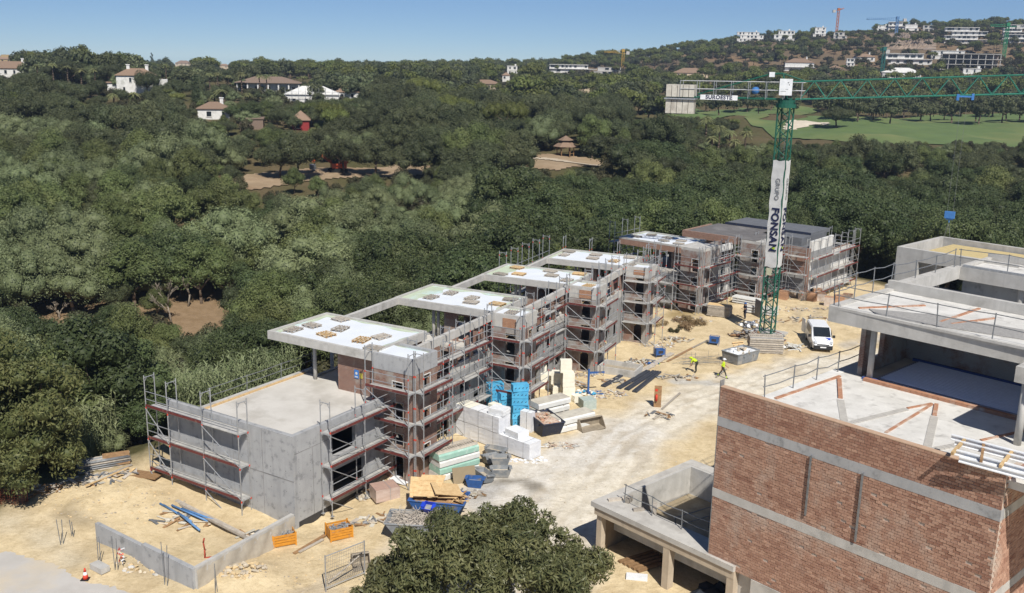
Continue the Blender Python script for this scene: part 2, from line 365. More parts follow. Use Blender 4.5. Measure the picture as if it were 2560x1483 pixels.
o = _mix(N,L,_noise(N,L,v,.22,6,.7,.55,.75),o,_mix(N,L,1.0,o,(1.12,1.13,1.15),'MULTIPLY'))
o = _mix(N,L,_noise(N,L,v,14,5,.75,.54,.66),o,_mix(N,L,1.0,o,(.86,.84,.82),'MULTIPLY')); o = _mix(N,L,_noise(N,L,v,.45,9,.75,.56,.68),o,_mix(N,L,1.0,o,(1.1,1.12,1.16),'MULTIPLY'))
L(o,B.inputs['Base Color']); B.inputs['Roughness'].default_value = .95; B.inputs['Specular IOR Level'].default_value = .1
n1 = N('TexNoise'); n1.inputs['Scale'].default_value = 3; n1.inputs['Detail'].default_value = 9; n1.inputs['Roughness'].default_value = .7; L(v,n1.inputs['Vector'])
b = N('Bump'); b.inputs['Strength'].default_value = .55; b.inputs['Distance'].default_value = .16; L(n1.outputs[0],b.inputs['Height']); L(b.outputs[0],B.inputs['Normal'])
me.materials.append(mt)
ground = structure(link('ground',me)); ground['label'] = 'bare sandy yard, scrubby valley and hillside'

def patch(name, poly, step, lift, material, flat=None):
    P = np.array([p[:2] for p in poly]); x0,y0 = P.min(0)-step; x1,y1 = P.max(0)+step
    xs, ys = np.arange(x0,x1+step,step), np.arange(y0,y1+step,step); XX,YY = np.meshgrid(xs,ys); d = poly_sdf(XX.ravel(),YY.ravel(),P).reshape(XX.shape)
    d = d+waves(XX,YY,step*6)*step*.35
    keep = d < 0; idx = -np.ones(XX.shape,int); mb = MB(); Zt = ground_z(XX.ravel(),YY.ravel()).reshape(XX.shape)+lift if flat is None else np.full(XX.shape,flat)
    for a in range(len(ys)-1):
        for c in range(len(xs)-1):
            if keep[a,c] and keep[a+1,c] and keep[a,c+1] and keep[a+1,c+1]:
                q = []
                for (i,j) in ((a,c),(a,c+1),(a+1,c+1),(a+1,c)):
                    if idx[i,j] < 0: idx[i,j] = len(mb.v); mb.v.append((XX[i,j],YY[i,j],Zt[i,j]))
                    q.append(int(idx[i,j]))
                mb.f.append(tuple(q)); mb.m.append(0)
    mb.smooth = True
    return structure(mb.build(name,material))
GRASSM = mat('mown_grass',(.115,.165,.055),(.095,.14,.048),.15,c3=(.17,.19,.07),sc3=.035,lo3=.5,hi3=.7)
BUNK = mat('bunker_sand',(.62,.55,.44),(.55,.48,.38),.4)
CLEARM = mat('cleared_earth',(.35,.26,.17),(.27,.20,.125),.25,c3=(.25,.17,.1),sc3=.12)
patch('fairway',[hit(*q) for q in ((1840,300),(2000,296),(2300,290),(2700,292),(2700,372),(2350,368),(2150,362),(1980,352),(1880,330))],3.5,.3,GRASSM)
patch('fairway',[hit(*q) for q in ((1580,276),(1700,266),(2050,268),(2050,286),(1840,290),(1620,296))],3.5,.3,GRASSM)
patch('sand_bunker',[hit(*q) for q in ((1968,308),(2020,306),(2075,308),(2082,316),(2030,322),(1985,330),(1950,334),(1955,318))],1.5,.5,BUNK)
patch('clearing_ground',[hit(*q) for q in ((600,440),(760,424),(1010,410),(1160,425),(1060,446),(900,452),(760,462),(640,478),(560,482))],1.2,.2,CLEARM)
patch('clearing_ground',[hit(*q) for q in ((1290,398),(1400,386),(1520,402),(1530,420),(1400,432),(1300,424))],1.2,.2,CLEARM)
patch('footpath',[hit(*q) for q in ((1310,398),(1400,403),(1505,416),(1505,420),(1400,408),(1308,402))],.6,.35,mat('path_stone',(.5,.42,.32),(.42,.35,.26),.5))
patch('lane',[hit(*q) for q in ((0,262),(45,243),(50,247),(8,275))],1.5,.2,mat('lane_gravel',(.5,.42,.32),(.42,.36,.28),.5))
ROADM = mat('worn_road_concrete',(.50,.475,.44),(.44,.415,.38),.6,c3=(.55,.47,.35),sc3=.22,lo3=.48,hi3=.66,bump=.1)
rp = [G(-300,1260),G(0,1352),G(113,1400),G(325,1483),G(560,1570),G(300,1900),G(-900,1700)]
edge = []
for a,b in zip(rp[:4],rp[1:5]):
    n_ = max(2,int(math.dist(a[:2],b[:2])/.25)); edge += [(a[0]+(b[0]-a[0])*i/n_+.10*math.sin(i*1.9+a[0])+.06*math.sin(i*4.7),a[1]+(b[1]-a[1])*i/n_+.10*math.sin(i*1.3)+.05*math.sin(i*3.9)) for i in range(n_)]
rb_ = MB(); rb_.add([(x,y,.012) for x,y in edge]+[(p[0],p[1],.012) for p in rp[4:]],[tuple(range(len(edge)+len(rp)-4))]); structure(rb_.build('road',ROADM))

# ================================================================== vegetation
LEAF = {
 'oak': leaf_mat('oak_leaf',(.056,.069,.032),(.122,.135,.062)),
 'olive': leaf_mat('olive_leaf',(.122,.148,.068),(.215,.245,.122),.2),
 'carob': leaf_mat('carob_leaf',(.046,.066,.026),(.104,.130,.050),.2,.25),
 'pine': leaf_mat('pine_needle',(.085,.105,.028),(.175,.195,.056),.2,.2),
 'bright': leaf_mat('bright_leaf',(.10,.128,.042),(.19,.215,.085),.3),
 'mango': leaf_mat('mango_leaf',(.070,.084,.036),(.20,.19,.085),.25,.1,.45),
 'pepper': leaf_mat('reddish_leaf',(.07,.094,.034),(.165,.175,.066),.3,.1),
 'reed': leaf_mat('reed_leaf',(.125,.16,.068),(.28,.31,.17),.3,.15),
 'palm': leaf_mat('palm_leaf',(.13,.15,.06),(.26,.265,.12),.2,.2),
 'dry': leaf_mat('dry_leaf',(.17,.115,.06),(.28,.2,.11),.2,.2),
 'scrub': leaf_mat('scrub_leaf',(.05,.05,.024),(.1,.092,.046),.2,.3),
}
BARK = mat('bark',(.13,.095,.065),(.085,.06,.042),7,bump=.4); BARKP = mat('pale_bark',(.28,.24,.19),(.2,.165,.125),7,bump=.3)
def unit_rand(r, n):
    v = r.normal(size=(n,3)); return v/np.linalg.norm(v,axis=1)[:,None]
ICO = {}
def ico(sub):
    if sub not in ICO:
        b = bmesh.new(); bmesh.ops.create_icosphere(b,subdivisions=sub,radius=1.0)
        b.verts.ensure_lookup_table(); ICO[sub] = (np.array([v.co[:] for v in b.verts]), np.array([[v.index for v in f.verts] for f in b.faces])); b.free()
    return ICO[sub]
def crown_mesh(name, seed, material, rad, zc, puffs, pr, n, leaf, shape='round', core=1, aspect=1.9, droop=.0, coresc=.72, rmin=.5, rmax=1.12, zlo=-.35):
    r = np.random.RandomState(seed)
    d = unit_rand(r,puffs*3); d = d[d[:,2] > (zlo if shape != 'umbrella' else .05)][:puffs]
    rr = r.uniform(rmin,rmax,len(d))**.7; c = d*rr[:,None]*np.array(rad)
    if shape == 'umbrella': c[:,2] *= .8
    if shape == 'column': c = np.stack([r.normal(0,.35,len(d))*rad[0],r.normal(0,.35,len(d))*rad[1],np.linspace(-1,1,len(d))*rad[2]],1)
    c[:,2] += zc; R = pr*r.uniform(.5,1.4,len(c))
    if shape == 'column': R *= (1-.55*np.clip((c[:,2]-zc)/rad[2],-.3,1))
    if shape != 'column': c = np.vstack([c,[[0,0,zc]]]); R = np.append(R,min(rad)*.62)
    w = R**2/np.sum(R**2); k = r.choice(len(c),n,p=w)
    u = unit_rand(r,n); u[:,2] = np.abs(u[:,2])*np.where(r.uniform(size=n)<.75,1,-1)
    P = c[k]+u*(R[k]*r.uniform(.80,1.12,n))[:,None]
    nor = u*.75+unit_rand(r,n)*.75; nor[:,2] += .25; nor /= np.linalg.norm(nor,axis=1)[:,None]
    t = np.cross(nor,unit_rand(r,n)); t /= np.linalg.norm(t,axis=1)[:,None]; t[:,2] -= droop; t /= np.linalg.norm(t,axis=1)[:,None]; s = np.cross(nor,t)
    ln = leaf*r.uniform(.6,1.35,n)[:,None]; wd = ln/aspect
    Q = np.stack([P-t*ln*.5,P+s*wd*.5,P+t*ln*.5,P-s*wd*.5],1).reshape(-1,3)
    V = [Q]; FQ = np.arange(4*n).reshape(-1,4); tint = r.uniform(0,1,n)*.6+.4*np.clip(r.normal(.5,.35,len(c)),0,1)[k]
    iv, itf = ico(core); T = []; o = 4*n
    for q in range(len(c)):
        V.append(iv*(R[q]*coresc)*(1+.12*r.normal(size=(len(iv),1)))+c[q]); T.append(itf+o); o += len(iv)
    T = np.vstack(T); V = np.vstack(V)
    me = bpy.data.meshes.new(name); me.vertices.add(len(V)); me.vertices.foreach_set('co',V.ravel())
    me.loops.add(FQ.size+T.size); me.loops.foreach_set('vertex_index',np.concatenate([FQ.ravel(),T.ravel()]))
    me.polygons.add(len(FQ)+len(T)); me.polygons.foreach_set('loop_start',np.concatenate([np.arange(len(FQ))*4,FQ.size+np.arange(len(T))*3]))
    me.polygons.foreach_set('loop_total',np.concatenate([np.full(len(FQ),4),np.full(len(T),3)])); me.update(calc_edges=True)
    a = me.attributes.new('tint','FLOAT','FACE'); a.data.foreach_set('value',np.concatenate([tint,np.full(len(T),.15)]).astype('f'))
    me.materials.append(material); return me, c, R
def trunk_mesh(name, seed, material, h, r0, targets, lean=.25):
    r = random.Random(seed); mb = MB(); mb.smooth = True
    top = (r.uniform(-lean,lean),r.uniform(-lean,lean),h); mid = (top[0]*.3+r.uniform(-.1,.1),top[1]*.3,h*.5)
    mb.tube((0,0,-.6),mid,r0,8,r0*.8); mb.tube(mid,top,r0*.8,8,r0*.65)
    for q in targets:
        m2 = tuple((a+b)/2+r.uniform(-.2,.2) for a,b in zip(top,q)); mb.tube(top,m2,r0*.5,6,r0*.3); mb.tube(m2,q,r0*.3,5,r0*.1)
    return mb.mesh(name,material)
KINDS = {}
def kind(key, i, lm, rad, zc, puffs, pr, n, leaf, th, tr, shape='round', core=1, bark=None, **k):
    cm, c, R = crown_mesh('crown_'+key,hash_(key,i),LEAF[lm],rad,zc,puffs,pr,n,leaf,shape,core,**k)
    idx = np.argsort(-c[:,2])[:40:6][:5]; tm = trunk_mesh('trunk_'+key,i,bark or BARK,th,tr,[tuple(c[q]) for q in idx])
    KINDS.setdefault(key,[]).append((cm,tm,max(rad[:2])+pr,zc+rad[2]+pr*.6))
def hash_(s, i): return (sum(ord(ch)*(k+3) for k,ch in enumerate(s))*131+i*977) % 99991
for i in range(4): kind('oak',i,'oak',(3.4,3.1,2.1),4.6,26,1.25,9000,.25,2.6,.28)
for i in range(3): kind('carob',i,'carob',(3.6,3.4,2.6),4.6,30,1.2,11000,.23,2.2,.25)
for i in range(3): kind('olive',i,'olive',(3.2,3.1,2.5),3.9,26,1.25,10000,.21,2.0,.22,bark=BARKP,aspect=2.6)
for i in range(2): kind('pine',i,'pine',(3.9,3.8,1.35),6.6,24,1.15,8000,.24,5.2,.25,'umbrella',aspect=3)
for i in range(2): kind('bright',i,'bright',(2.7,2.7,2.5),3.9,22,1.1,9000,.22,2.0,.2)
for i in range(2): kind('bush',i,'scrub',(1.5,1.4,.7),.8,10,.6,1300,.22,.5,.08)
kind('dry_bush',0,'dry',(.9,.8,.35),.3,9,.35,900,.14,.3,.03,core=0,coresc=.4,aspect=3)
kind('cypress',0,'carob',(1.2,1.2,5.2),5.6,16,1.25,3600,.3,1.0,.18,'column')
# distant kinds: fewer, larger sprays
for i in range(3): kind('far_oak',i,'oak',(3.6,3.4,2.2),4.2,14,1.5,900,.75,2.4,.3,core=1)
for i in range(2): kind('far_pine',i,'pine',(4.2,4.0,1.4),6.0,12,1.5,800,.7,4.8,.3,'umbrella',core=1)
kind('far_olive',0,'olive',(3.2,3.2,2.2),3.6,12,1.4,800,.7,2.0,.25)
kind('far_scrub',0,'scrub',(1.8,1.7,.9),.8,7,.8,350,.5,.4,.1)
def plant_tree(name, key, label, cat, loc, s=1.0, group=None, rz=None, i=None, sz=None):
    ks = KINDS[key]; cm,tm,_,_ = ks[RNG.randrange(len(ks)) if i is None else i]
    t = thing(name,label,cat,loc,RNG.uniform(0,6.28) if rz is None else rz,group); t.scale = (s*RNG.uniform(.85,1.15),s*RNG.uniform(.85,1.15),s*(sz or 1))
    link('trunk',tm,t); link('crown',cm,t); return t
# ================================================================== houses on the far slopes: measured left, right, top and foot (photo pixels)
HOUSES = [ # x0,x1,ytop,yfoot, style, label
 (-12,22,146,172,'ochre','ochre stone house with square tower at the picture edge above the palm row'),
 (-30,62,162,200,'tile','white house with tiled hip roof at the far edge beside the palm row'),
 (292,376,180,238,'villa','tall white villa with tiled roof and two chimneys among palms'),
 (438,474,154,170,'roof','tiled roof showing just under the skyline trees near the lone cypress'),
 (548,570,162,176,'roof','small tiled roof showing among skyline trees behind the palms'),
 (588,736,196,232,'porch','low house with brown roof and dark veranda behind the palm grove'),
 (712,838,218,262,'white','white house wrapped in scaffolding with pale pitched roof'),
 (836,892,222,252,'tile','tiled house with thick white chimney beside the scaffolded white house'),
 (492,564,262,300,'tile','white garden house with tiled roof below the tall clipped cypress'),
 (596,650,300,326,'flat','low flat-roofed brown outbuilding near the red pavilion'),
 (726,767,282,326,'red','small red pavilion with pyramid tiled roof among oaks'),
 (1268,1294,166,186,'cube','white cube house on the skyline left of the long white terrace'),
 (1376,1490,163,182,'terrace','long white modern terrace of houses on the skyline'),
 (1486,1552,170,188,'concrete','bare concrete building beside the long white terrace'),
 (1165,1250,204,228,'roof','broad beige roof with white chimney among the pines'),
 (1256,1274,184,206,'tile','small house with brown roof and stubby chimney behind oaks'),
 (1448,1474,212,236,'dome','cream vaulted house peeping out between pines'),
 (1688,1770,174,204,'hip','beige villa with broad brown hip roof behind the crane counterweight'),
 (1848,1909,84,106,'cube','white stepped villa, leftmost on the hilltop'),
 (1940,1986,80,106,'cube','white two-storey villa on the hilltop, second from the left'),
 (2036,2064,73,94,'cube','white villa beside the foot of the orange crane'),
 (2067,2083,69,84,'cube','narrow white house just right of the orange crane'),
 (2094,2128,64,82,'cube','broad white villa on the hilltop past the orange crane'),
 (2088,2117,83,98,'concrete','grey unfinished villa below the hilltop villas'),
 (2148,2176,66,79,'cube','white villa on the hilltop left of the blue crane'),
 (2196,2222,66,78,'cube','small white house under the blue crane jib'),
 (2227,2262,59,77,'terrace','white villa with deep balconies right of the blue crane'),
 (2268,2296,64,79,'cube','low white villa on the ridge beside dark pines'),
 (2312,2334,66,80,'concrete','grey glazed villa at the end of the ridge row'),
 (1970,2035,151,176,'tilew','white three-storey house with brown roof on the lower hillside'),
 (2078,2102,167,182,'roof','little white-walled house with flat roof in the pines'),
 (2120,2138,150,167,'cube','small white pavilion with arches on the hillside'),
 (2140,2187,138,155,'tile','white house with tiled roof below the rock face'),
 (2230,2328,139,162,'terrace','long glass-fronted villa below the rock face'),
 (2344,2418,131,150,'cube','long plain white villa on the hillside'),
 (2368,2500,143,176,'frame','large concrete frame of unfinished villa on the hillside'),
 (2220,2302,175,200,'white','white villa with pale low roof above the crane jib'),
 (2416,2458,175,198,'cube','white stepped house just above the crane jib'),
 (2378,2464,76,110,'terrace','stepped grey-white villa with terraces beside the rock face'),
 (2520,2566,68,90,'terrace','pale terraced block at the right edge of the hill'),
 (2524,2568,39,52,'concrete','pale house on the very top of the hill'),
 (2518,2566,90,108,'terrace','white villa below the terraced block at the right edge'),
]
HP = []
for (x0,x1,yt,yb,st,lb) in HOUSES:
    p = hit((x0+x1)/2,yb,150); HP.append(p)
EX_POLY = []
CLEARS = [ # patches the trees leave open: photo outline of the open ground
 ((1840,300),(2000,294),(2300,288),(2800,290),(2800,366),(2350,362),(2150,356),(1980,346),(1880,326)),
 ((1560,270),(1700,262),(2050,264),(2050,290),(1840,292),(1600,300)),
 ((600,440),(760,420),(1010,408),(1160,425),(1060,446),(900,452),(760,462),(640,478)),
 ((1290,398),(1400,380),(1520,402),(1530,420),(1400,434),(1300,424)),
 ((0,258),(45,242),(52,248),(8,280)),
]
for c in CLEARS: EX_POLY.append(np.array([hit(*q)[:2] for q in c]))
# keep sight lines: what must stay visible (x0,x1,y0,y1,Y)
VIEWS = [(h[0],h[1],h[2],h[2]+(h[3]-h[2])*(.72 if h[0] > 1800 else .9 if h[4] == 'red' else .66),p[1]) for h,p in zip(HOUSES,HP)]
VIEWS += [(2215,2335,86,122,hit(2285,118,300)[1]),(1390,1440,330,392,hit(1413,393)[1]),(770,830,400,445,hit(800,440)[1]),(1840,2560,300,352,320),(1600,1900,280,292,370),(880,1060,425,440,190),(1300,1500,400,418,205),(620,760,445,470,175),(448,522,722,806,hit(470,760,70)[1]+5),(110,215,745,800,hit(165,770,70)[1]+5)]
PALMS = [(px,222,tp,1.0,f'tall fan palm, {ORD[k]} in the row along the left ridge','palm row on the left ridge') for k,(px,tp) in enumerate(((97,164),(136,162),(172,168),(205,174),(240,174)))]
PALMS += [(417,212,163,1.0,'single tall palm standing right of the white villa',None),(605,235,184,1.3,'bushy palm at the left of the palm grove',None)]
PALMS += [(px,py,tp,1.0,f'fan palm in the grove before the veranda house, {ORD[k]} of those','palms in the hillside grove') for k,(px,py,tp) in enumerate(((525,228,186),(545,222,184),(572,222,190),(650,236,190),(668,240,192),(688,228,188),(705,226,196),(758,212,192),(724,205,180)))]
PALMS += [(px,py,tp,R,f'broad date palm with short trunk, {ORD[k]} below the villas','broad date palms below the villas') for k,(px,py,tp,R) in enumerate(((553,262,228,1.5),(537,262,242,1.2),(620,256,236,1.2),(285,262,238,1.3),(335,262,236,1.4)))]
PALMS += [(px,py,tp,R,f'shaggy fan palm, {ORD[k]} of the clump left of the crane mast','palm clump beside the crane') for k,(px,py,tp,R) in enumerate(((1762,372,296,1.25),(1795,388,318,1.3),(1822,378,330,1.2),(1862,372,332,1.3),(1778,392,345,1.1),(1835,384,352,1.1)))]
VIEWS += [(px-10,px+10,tp-8,tp+(py-tp)*.55,hit(px,py,110)[1]) for px,py,tp,R,_,_ in PALMS]+[(478,504,190,250,hit(491,262,150)[1]),(376,386,131,155,hit(381,168,150)[1])]
def blocks(x, y, z, r, h):
    u0,v0 = proj((x-r,y,z+h)); u1,v1 = proj((x+r,y,z+h*.35))
    for (a,b,c,d,Yv) in VIEWS:
        if y < Yv-2 and u1 > a+1 and u0 < b-1 and v1 > c and v0 < d and y > 60:
            return True
    return False
rs = np.random.RandomState(11)
cand = []
y = 62.0
while y < 1100:
    st = 5.4 if y < 130 else 6.6 if y < 200 else 7.0 if y < 420 else 11.0
    x = -.72*y
    while x < .76*y:
        px_, py_ = x+rs.uniform(-.45,.45)*st, y+rs.uniform(-.45,.45)*st
        cand.append((px_,py_)); x += st
    y += st*.92
ca = np.array(cand); OPEN = np.min([poly_sdf(ca[:,0],ca[:,1],P) for P in EX_POLY],0) < 2.0; DD = poly_sdf(ca[:,0],ca[:,1],SITE); ZG = ground_z(ca[:,0],ca[:,1])
wv = waves(ca[:,0],ca[:,1],42,8,9); wv2 = waves(ca[:,0],ca[:,1],90,8,12)
TREES = []
for (x,y),d,z,w,w2,op in zip(ca,DD,ZG,wv,wv2,OPEN):
    t = x/y
    if d < 4.5 or abs(t) > .66: continue
    if y < 80 and (x > -24 or d < 6): continue
    key, s = 'oak', rs.uniform(.75,1.15)
    u = rs.uniform()
    if y < 175:
        if t > -.02: key, s = ('carob',rs.uniform(.95,1.4)) if u < .8 or t > .25 else ('bright',rs.uniform(.8,1.2))
        elif t > -.17 and y < 125: key, s = ('carob',rs.uniform(.9,1.3)) if u < .72 else ('olive',rs.uniform(.8,1.1))
        else: key, s = ('olive',rs.uniform(.8,1.45)) if u < .5+w*.5 else ('bright',rs.uniform(.8,1.3)) if u < .78 else ('carob',rs.uniform(.7,1.05)) if u < .93 else ('bush',rs.uniform(.9,1.6))
        if y < 100 and t < -.15: s *= .85
    elif y < 215:
        key = 'olive' if (u < .42+w and t < -.12) else 'oak' if u < .85 else 'bright'
        if t > .08: key = 'carob' if u < .5 else 'oak' if u < .8 else 'bright'
        s = rs.uniform(.75,1.35)
        if t > .2 and y > 190: s *= .8
    elif y < 430:
        key = 'oak' if u < .82 else 'bright' if u < .88 else 'olive' if u < .94 else 'pine'
        if y > 330 and t > -.05: key = 'pine' if u < .35+w*.5 else 'oak'
        if t < -.25 and y > 300: key = 'oak' if u < .7 else 'olive'
        s = rs.uniform(.8,1.4)
        if y > 265 and t > .18 and y < 345: s *= .9
    else:
        key = 'pine' if u < .4 else 'oak'; s = rs.uniform(.9,1.35)
        if t > .04 and y > 560:
            dens = .30+.5*w2+.25*(y > 800)
            if u > dens: key = 'scrub'; s = rs.uniform(.8,2.0)
            else: s = rs.uniform(.7,1.15); key = 'pine' if rs.uniform() < .6 else 'oak'
    if op: continue
    r_, h_ = (4.4*s,7.4*s) if key != 'pine' else (4.8*s,8.6*s)
    if key in ('scrub','bush'): r_, h_ = 2*s,1.8*s
    if key == 'bright': r_, h_ = 3.6*s,7*s
    if blocks(x,y,z,r_,h_):
        if not blocks(x,y,z,r_*.55,h_*.55) and key not in ('scrub','bush'): s *= .55
        elif not blocks(x,y,z,2.2,1.9): key, s = ('bush',rs.uniform(.9,1.3)) if y < 330 else ('scrub',rs.uniform(.9,1.3))
        else: continue
    if y < 130 and rs.uniform() < .06: continue
    TREES.append((x,y,z-.2,key,s))
# lone trees in the open that the photo shows, and ragged rows along the fairway
def add(px, py, key, s, y0=95.0):
    p = hit(px,py,y0); TREES.append((p[0],p[1],p[2]-.1,key,s))
for q in ((2090,322,'oak',1.05),(940,446,'oak',1.1),(1062,452,'oak',1.25),(1110,452,'bright',.9),(1250,432,'bright',1.25),(700,450,'oak',1.1),(745,455,'oak',1.2),(860,440,'oak',1.0),(1480,400,'bright',1.3)): add(*q)
for px in range(1560,2000,34): add(px+rs.uniform(-8,8),284+rs.uniform(-6,6),'oak',rs.uniform(.85,1.15))
for px in range(2100,2620,38): add(px+rs.uniform(-10,10),299+rs.uniform(-6,8),'oak',rs.uniform(.95,1.3))
for px in range(2230,2620,70): add(px+rs.uniform(-10,10),309+rs.uniform(-3,6),'oak',rs.uniform(1.0,1.3))
for px in range(1700,2560,30): add(px+rs.uniform(-8,8),222+rs.uniform(-10,12),'pine',rs.uniform(.9,1.25))
for px in range(1380,1720,26): add(px+rs.uniform(-8,8),238+rs.uniform(-14,14),'pine',rs.uniform(.8,1.1))
for px in range(1120,1420,30): add(px+rs.uniform(-8,8),250+rs.uniform(-8,14),'pine',rs.uniform(.6,.85))
TREES.sort(key=lambda q: q[1]/q[4])
NAMES = {'oak':('oak_tree','dark grey-green evergreen oak'),'carob':('carob_tree','dense dark green tree'),'olive':('olive_tree','silvery grey-green rounded tree'),'pine':('stone_pine','yellow-green umbrella pine'),'bright':('leafy_tree','fresh green bushy tree'),'bush':('bush','low brownish bush'),'scrub':('bush','low brown scrub')}
ZONES = [(100,'in the near ravine'),(135,'on the valley floor'),(175,'on the far bank'),(230,'near the earth clearing'),(1e9,'towards the fairway')]
SECT = [(180,'far left'),(420,'above the silvery reeds'),(640,'above the brown bank'),(900,'left of the first white roof'),(1120,'over the second white roof'),(1300,'over the third white roof'),(1480,'over the fourth white roof'),(1700,'left of the far block'),(1880,'just left of the crane mast'),(2080,'just right of the crane mast'),(2280,'beyond the van'),(9999,'beyond the brick building')]
n_ind = 0; rest = []
for (x,y,z,key,s) in TREES:
    if n_ind < 290 and key in KINDS and y < 340:
        nm, lb = NAMES[key]; zn = next(b for a,b in ZONES if y < a); u_ = proj((x,y,z+4))[0]; side = next(b for a,b in SECT if u_ < a); lb = ('tall ' if s > 1.12 else 'small ' if s < .82 else '')+lb
        plant_tree(nm,key,f'{lb} {zn}, {side}','bush' if key == 'bush' else 'tree',(x,y,z),s,group=f'{lb}s {zn}, {side}',sz=rs.uniform(.85,1.1)); n_ind += 1
    else: rest.append((x,y,z,key,s))
# the wood farther off reads as one mass
PROTO = bpy.data.collections.new('tree_kinds'); order = []
def proto(key):
    ids = []
    for cm,tm,_,_ in KINDS[key]:
        b = bmesh.new(); b.from_mesh(cm); nf = len(b.faces); b.from_mesh(tm); b.faces.ensure_lookup_table()
        for f in b.faces[nf:]: f.material_index = 1
        m2 = bpy.data.meshes.new(f'k{len(order):02d}'); b.to_mesh(m2); b.free(); m2.materials.append(cm.materials[0]); m2.materials.append(BARK)
        o = bpy.data.objects.new(f'k{len(order):02d}',m2); PROTO.objects.link(o); ids.append(len(order)); order.append(o)
    return ids
IDS = {k: proto(k) for k in ('oak','carob','olive','pine','bright','bush','far_oak','far_pine','far_olive','far_scrub')}
def woodland(name, label, pts):
    me = bpy.data.meshes.new(name); me.vertices.add(len(pts)); me.vertices.foreach_set('co',np.array([p[:3] for p in pts],'f').ravel())
    kid, sc, rz = [], [], []
    for (x,y,z,key,s) in pts:
        k = key
        if y > 330: k = {'oak':'far_oak','carob':'far_oak','bright':'far_olive','olive':'far_olive','pine':'far_pine','scrub':'far_scrub','bush':'far_scrub'}[key]
        elif key == 'scrub': k = 'bush'
        kid.append(IDS[k][rs.randint(len(IDS[k]))]); sc.append((s*rs.uniform(.8,1.2),s*rs.uniform(.8,1.2),s*rs.uniform(.8,1.15))); rz.append(rs.uniform(0,6.28))
    for n_,t_,v_ in (('kid','INT',kid),('sc','FLOAT_VECTOR',sc),('rz','FLOAT',rz)):
        a = me.attributes.new(n_,t_,'POINT'); a.data.foreach_set('vector' if t_ == 'FLOAT_VECTOR' else 'value',np.array(v_,'i' if t_ == 'INT' else 'f').ravel())
    o = link(name,me); o['kind'] = 'stuff'; o['label'] = label; o['category'] = 'woodland'
    ng = bpy.data.node_groups.new(name,'GeometryNodeTree'); ng.interface.new_socket('Geometry',in_out='INPUT',socket_type='NodeSocketGeometry'); ng.interface.new_socket('Geometry',in_out='OUTPUT',socket_type='NodeSocketGeometry')
    N = lambda t: ng.nodes.new(t); gi, go = N('NodeGroupInput'), N('NodeGroupOutput'); ip = N('GeometryNodeInstanceOnPoints'); ci = N('GeometryNodeCollectionInfo'); ci.inputs[0].default_value = PROTO; ci.inputs[1].default_value = True; ci.inputs[2].default_value = True
    ng.links.new(gi.outputs[0],ip.inputs['Points']); ng.links.new(ci.outputs[0],ip.inputs['Instance']); ip.inputs['Pick Instance'].default_value = True
    def named(n_,dt):
        a = N('GeometryNodeInputNamedAttribute'); a.data_type = dt; a.inputs[0].default_value = n_; return a.outputs[0]
    ng.links.new(named('kid','INT'),ip.inputs['Instance Index']); ng.links.new(named('sc','FLOAT_VECTOR'),ip.inputs['Scale'])
    cx = N('ShaderNodeCombineXYZ'); ng.links.new(named('rz','FLOAT'),cx.inputs[2]); ng.links.new(cx.outputs[0],ip.inputs['Rotation'])
    ng.links.new(ip.outputs[0],go.inputs[0]); md = o.modifiers.new('scatter','NODES'); md.node_group = ng; return o
woodland('woodland','unbroken evergreen wood across the middle distance and left ridge',[q for q in rest if q[1] < 520 or q[0]/q[1] < .04])
woodland('hillside_woodland','pines and scrub dotted over the far hillside',[q for q in rest if not (q[1] < 520 or q[0]/q[1] < .04)])
under = []
for (x,y,z,key,s) in TREES:
    if y < 300:
        for _ in range(1 if y > 130 else 2):
            a = rs.uniform(0,6.28); xx,yy = x+3.4*math.cos(a),y+3.4*math.sin(a); under.append((xx,yy))
ua = np.array(under); ud = poly_sdf(ua[:,0],ua[:,1],SITE); uz = ground_z(ua[:,0],ua[:,1]); uo = np.min([poly_sdf(ua[:,0],ua[:,1],P) for P in EX_POLY],0)
bank = [hit(px,py,70)[:2] for px,py in ((480,765),(440,800),(170,775))]
UG = []
for a,d,z,o_ in zip(ua,ud,uz,uo):
    if d > 3.5 and o_ > 3 and min(math.dist(a,q) for q in bank) > 4.5:
        k_ = ['bush','olive','bright','carob','oak'][rs.choice(5,p=[.3,.2,.15,.15,.2])]; s_ = rs.uniform(.9,1.7) if k_ == 'bush' else rs.uniform(.35,.65)
        h_ = 1.8*s_ if k_ == 'bush' else 7.4*s_
        if not blocks(a[0],a[1],z,2.2 if k_ == 'bush' else 4.2*s_,h_): UG.append((a[0],a[1],z-.1,k_,s_))
woodland('undergrowth','low bushes and saplings filling the gaps under the trees',UG)
print('trees',n_ind,len(rest))

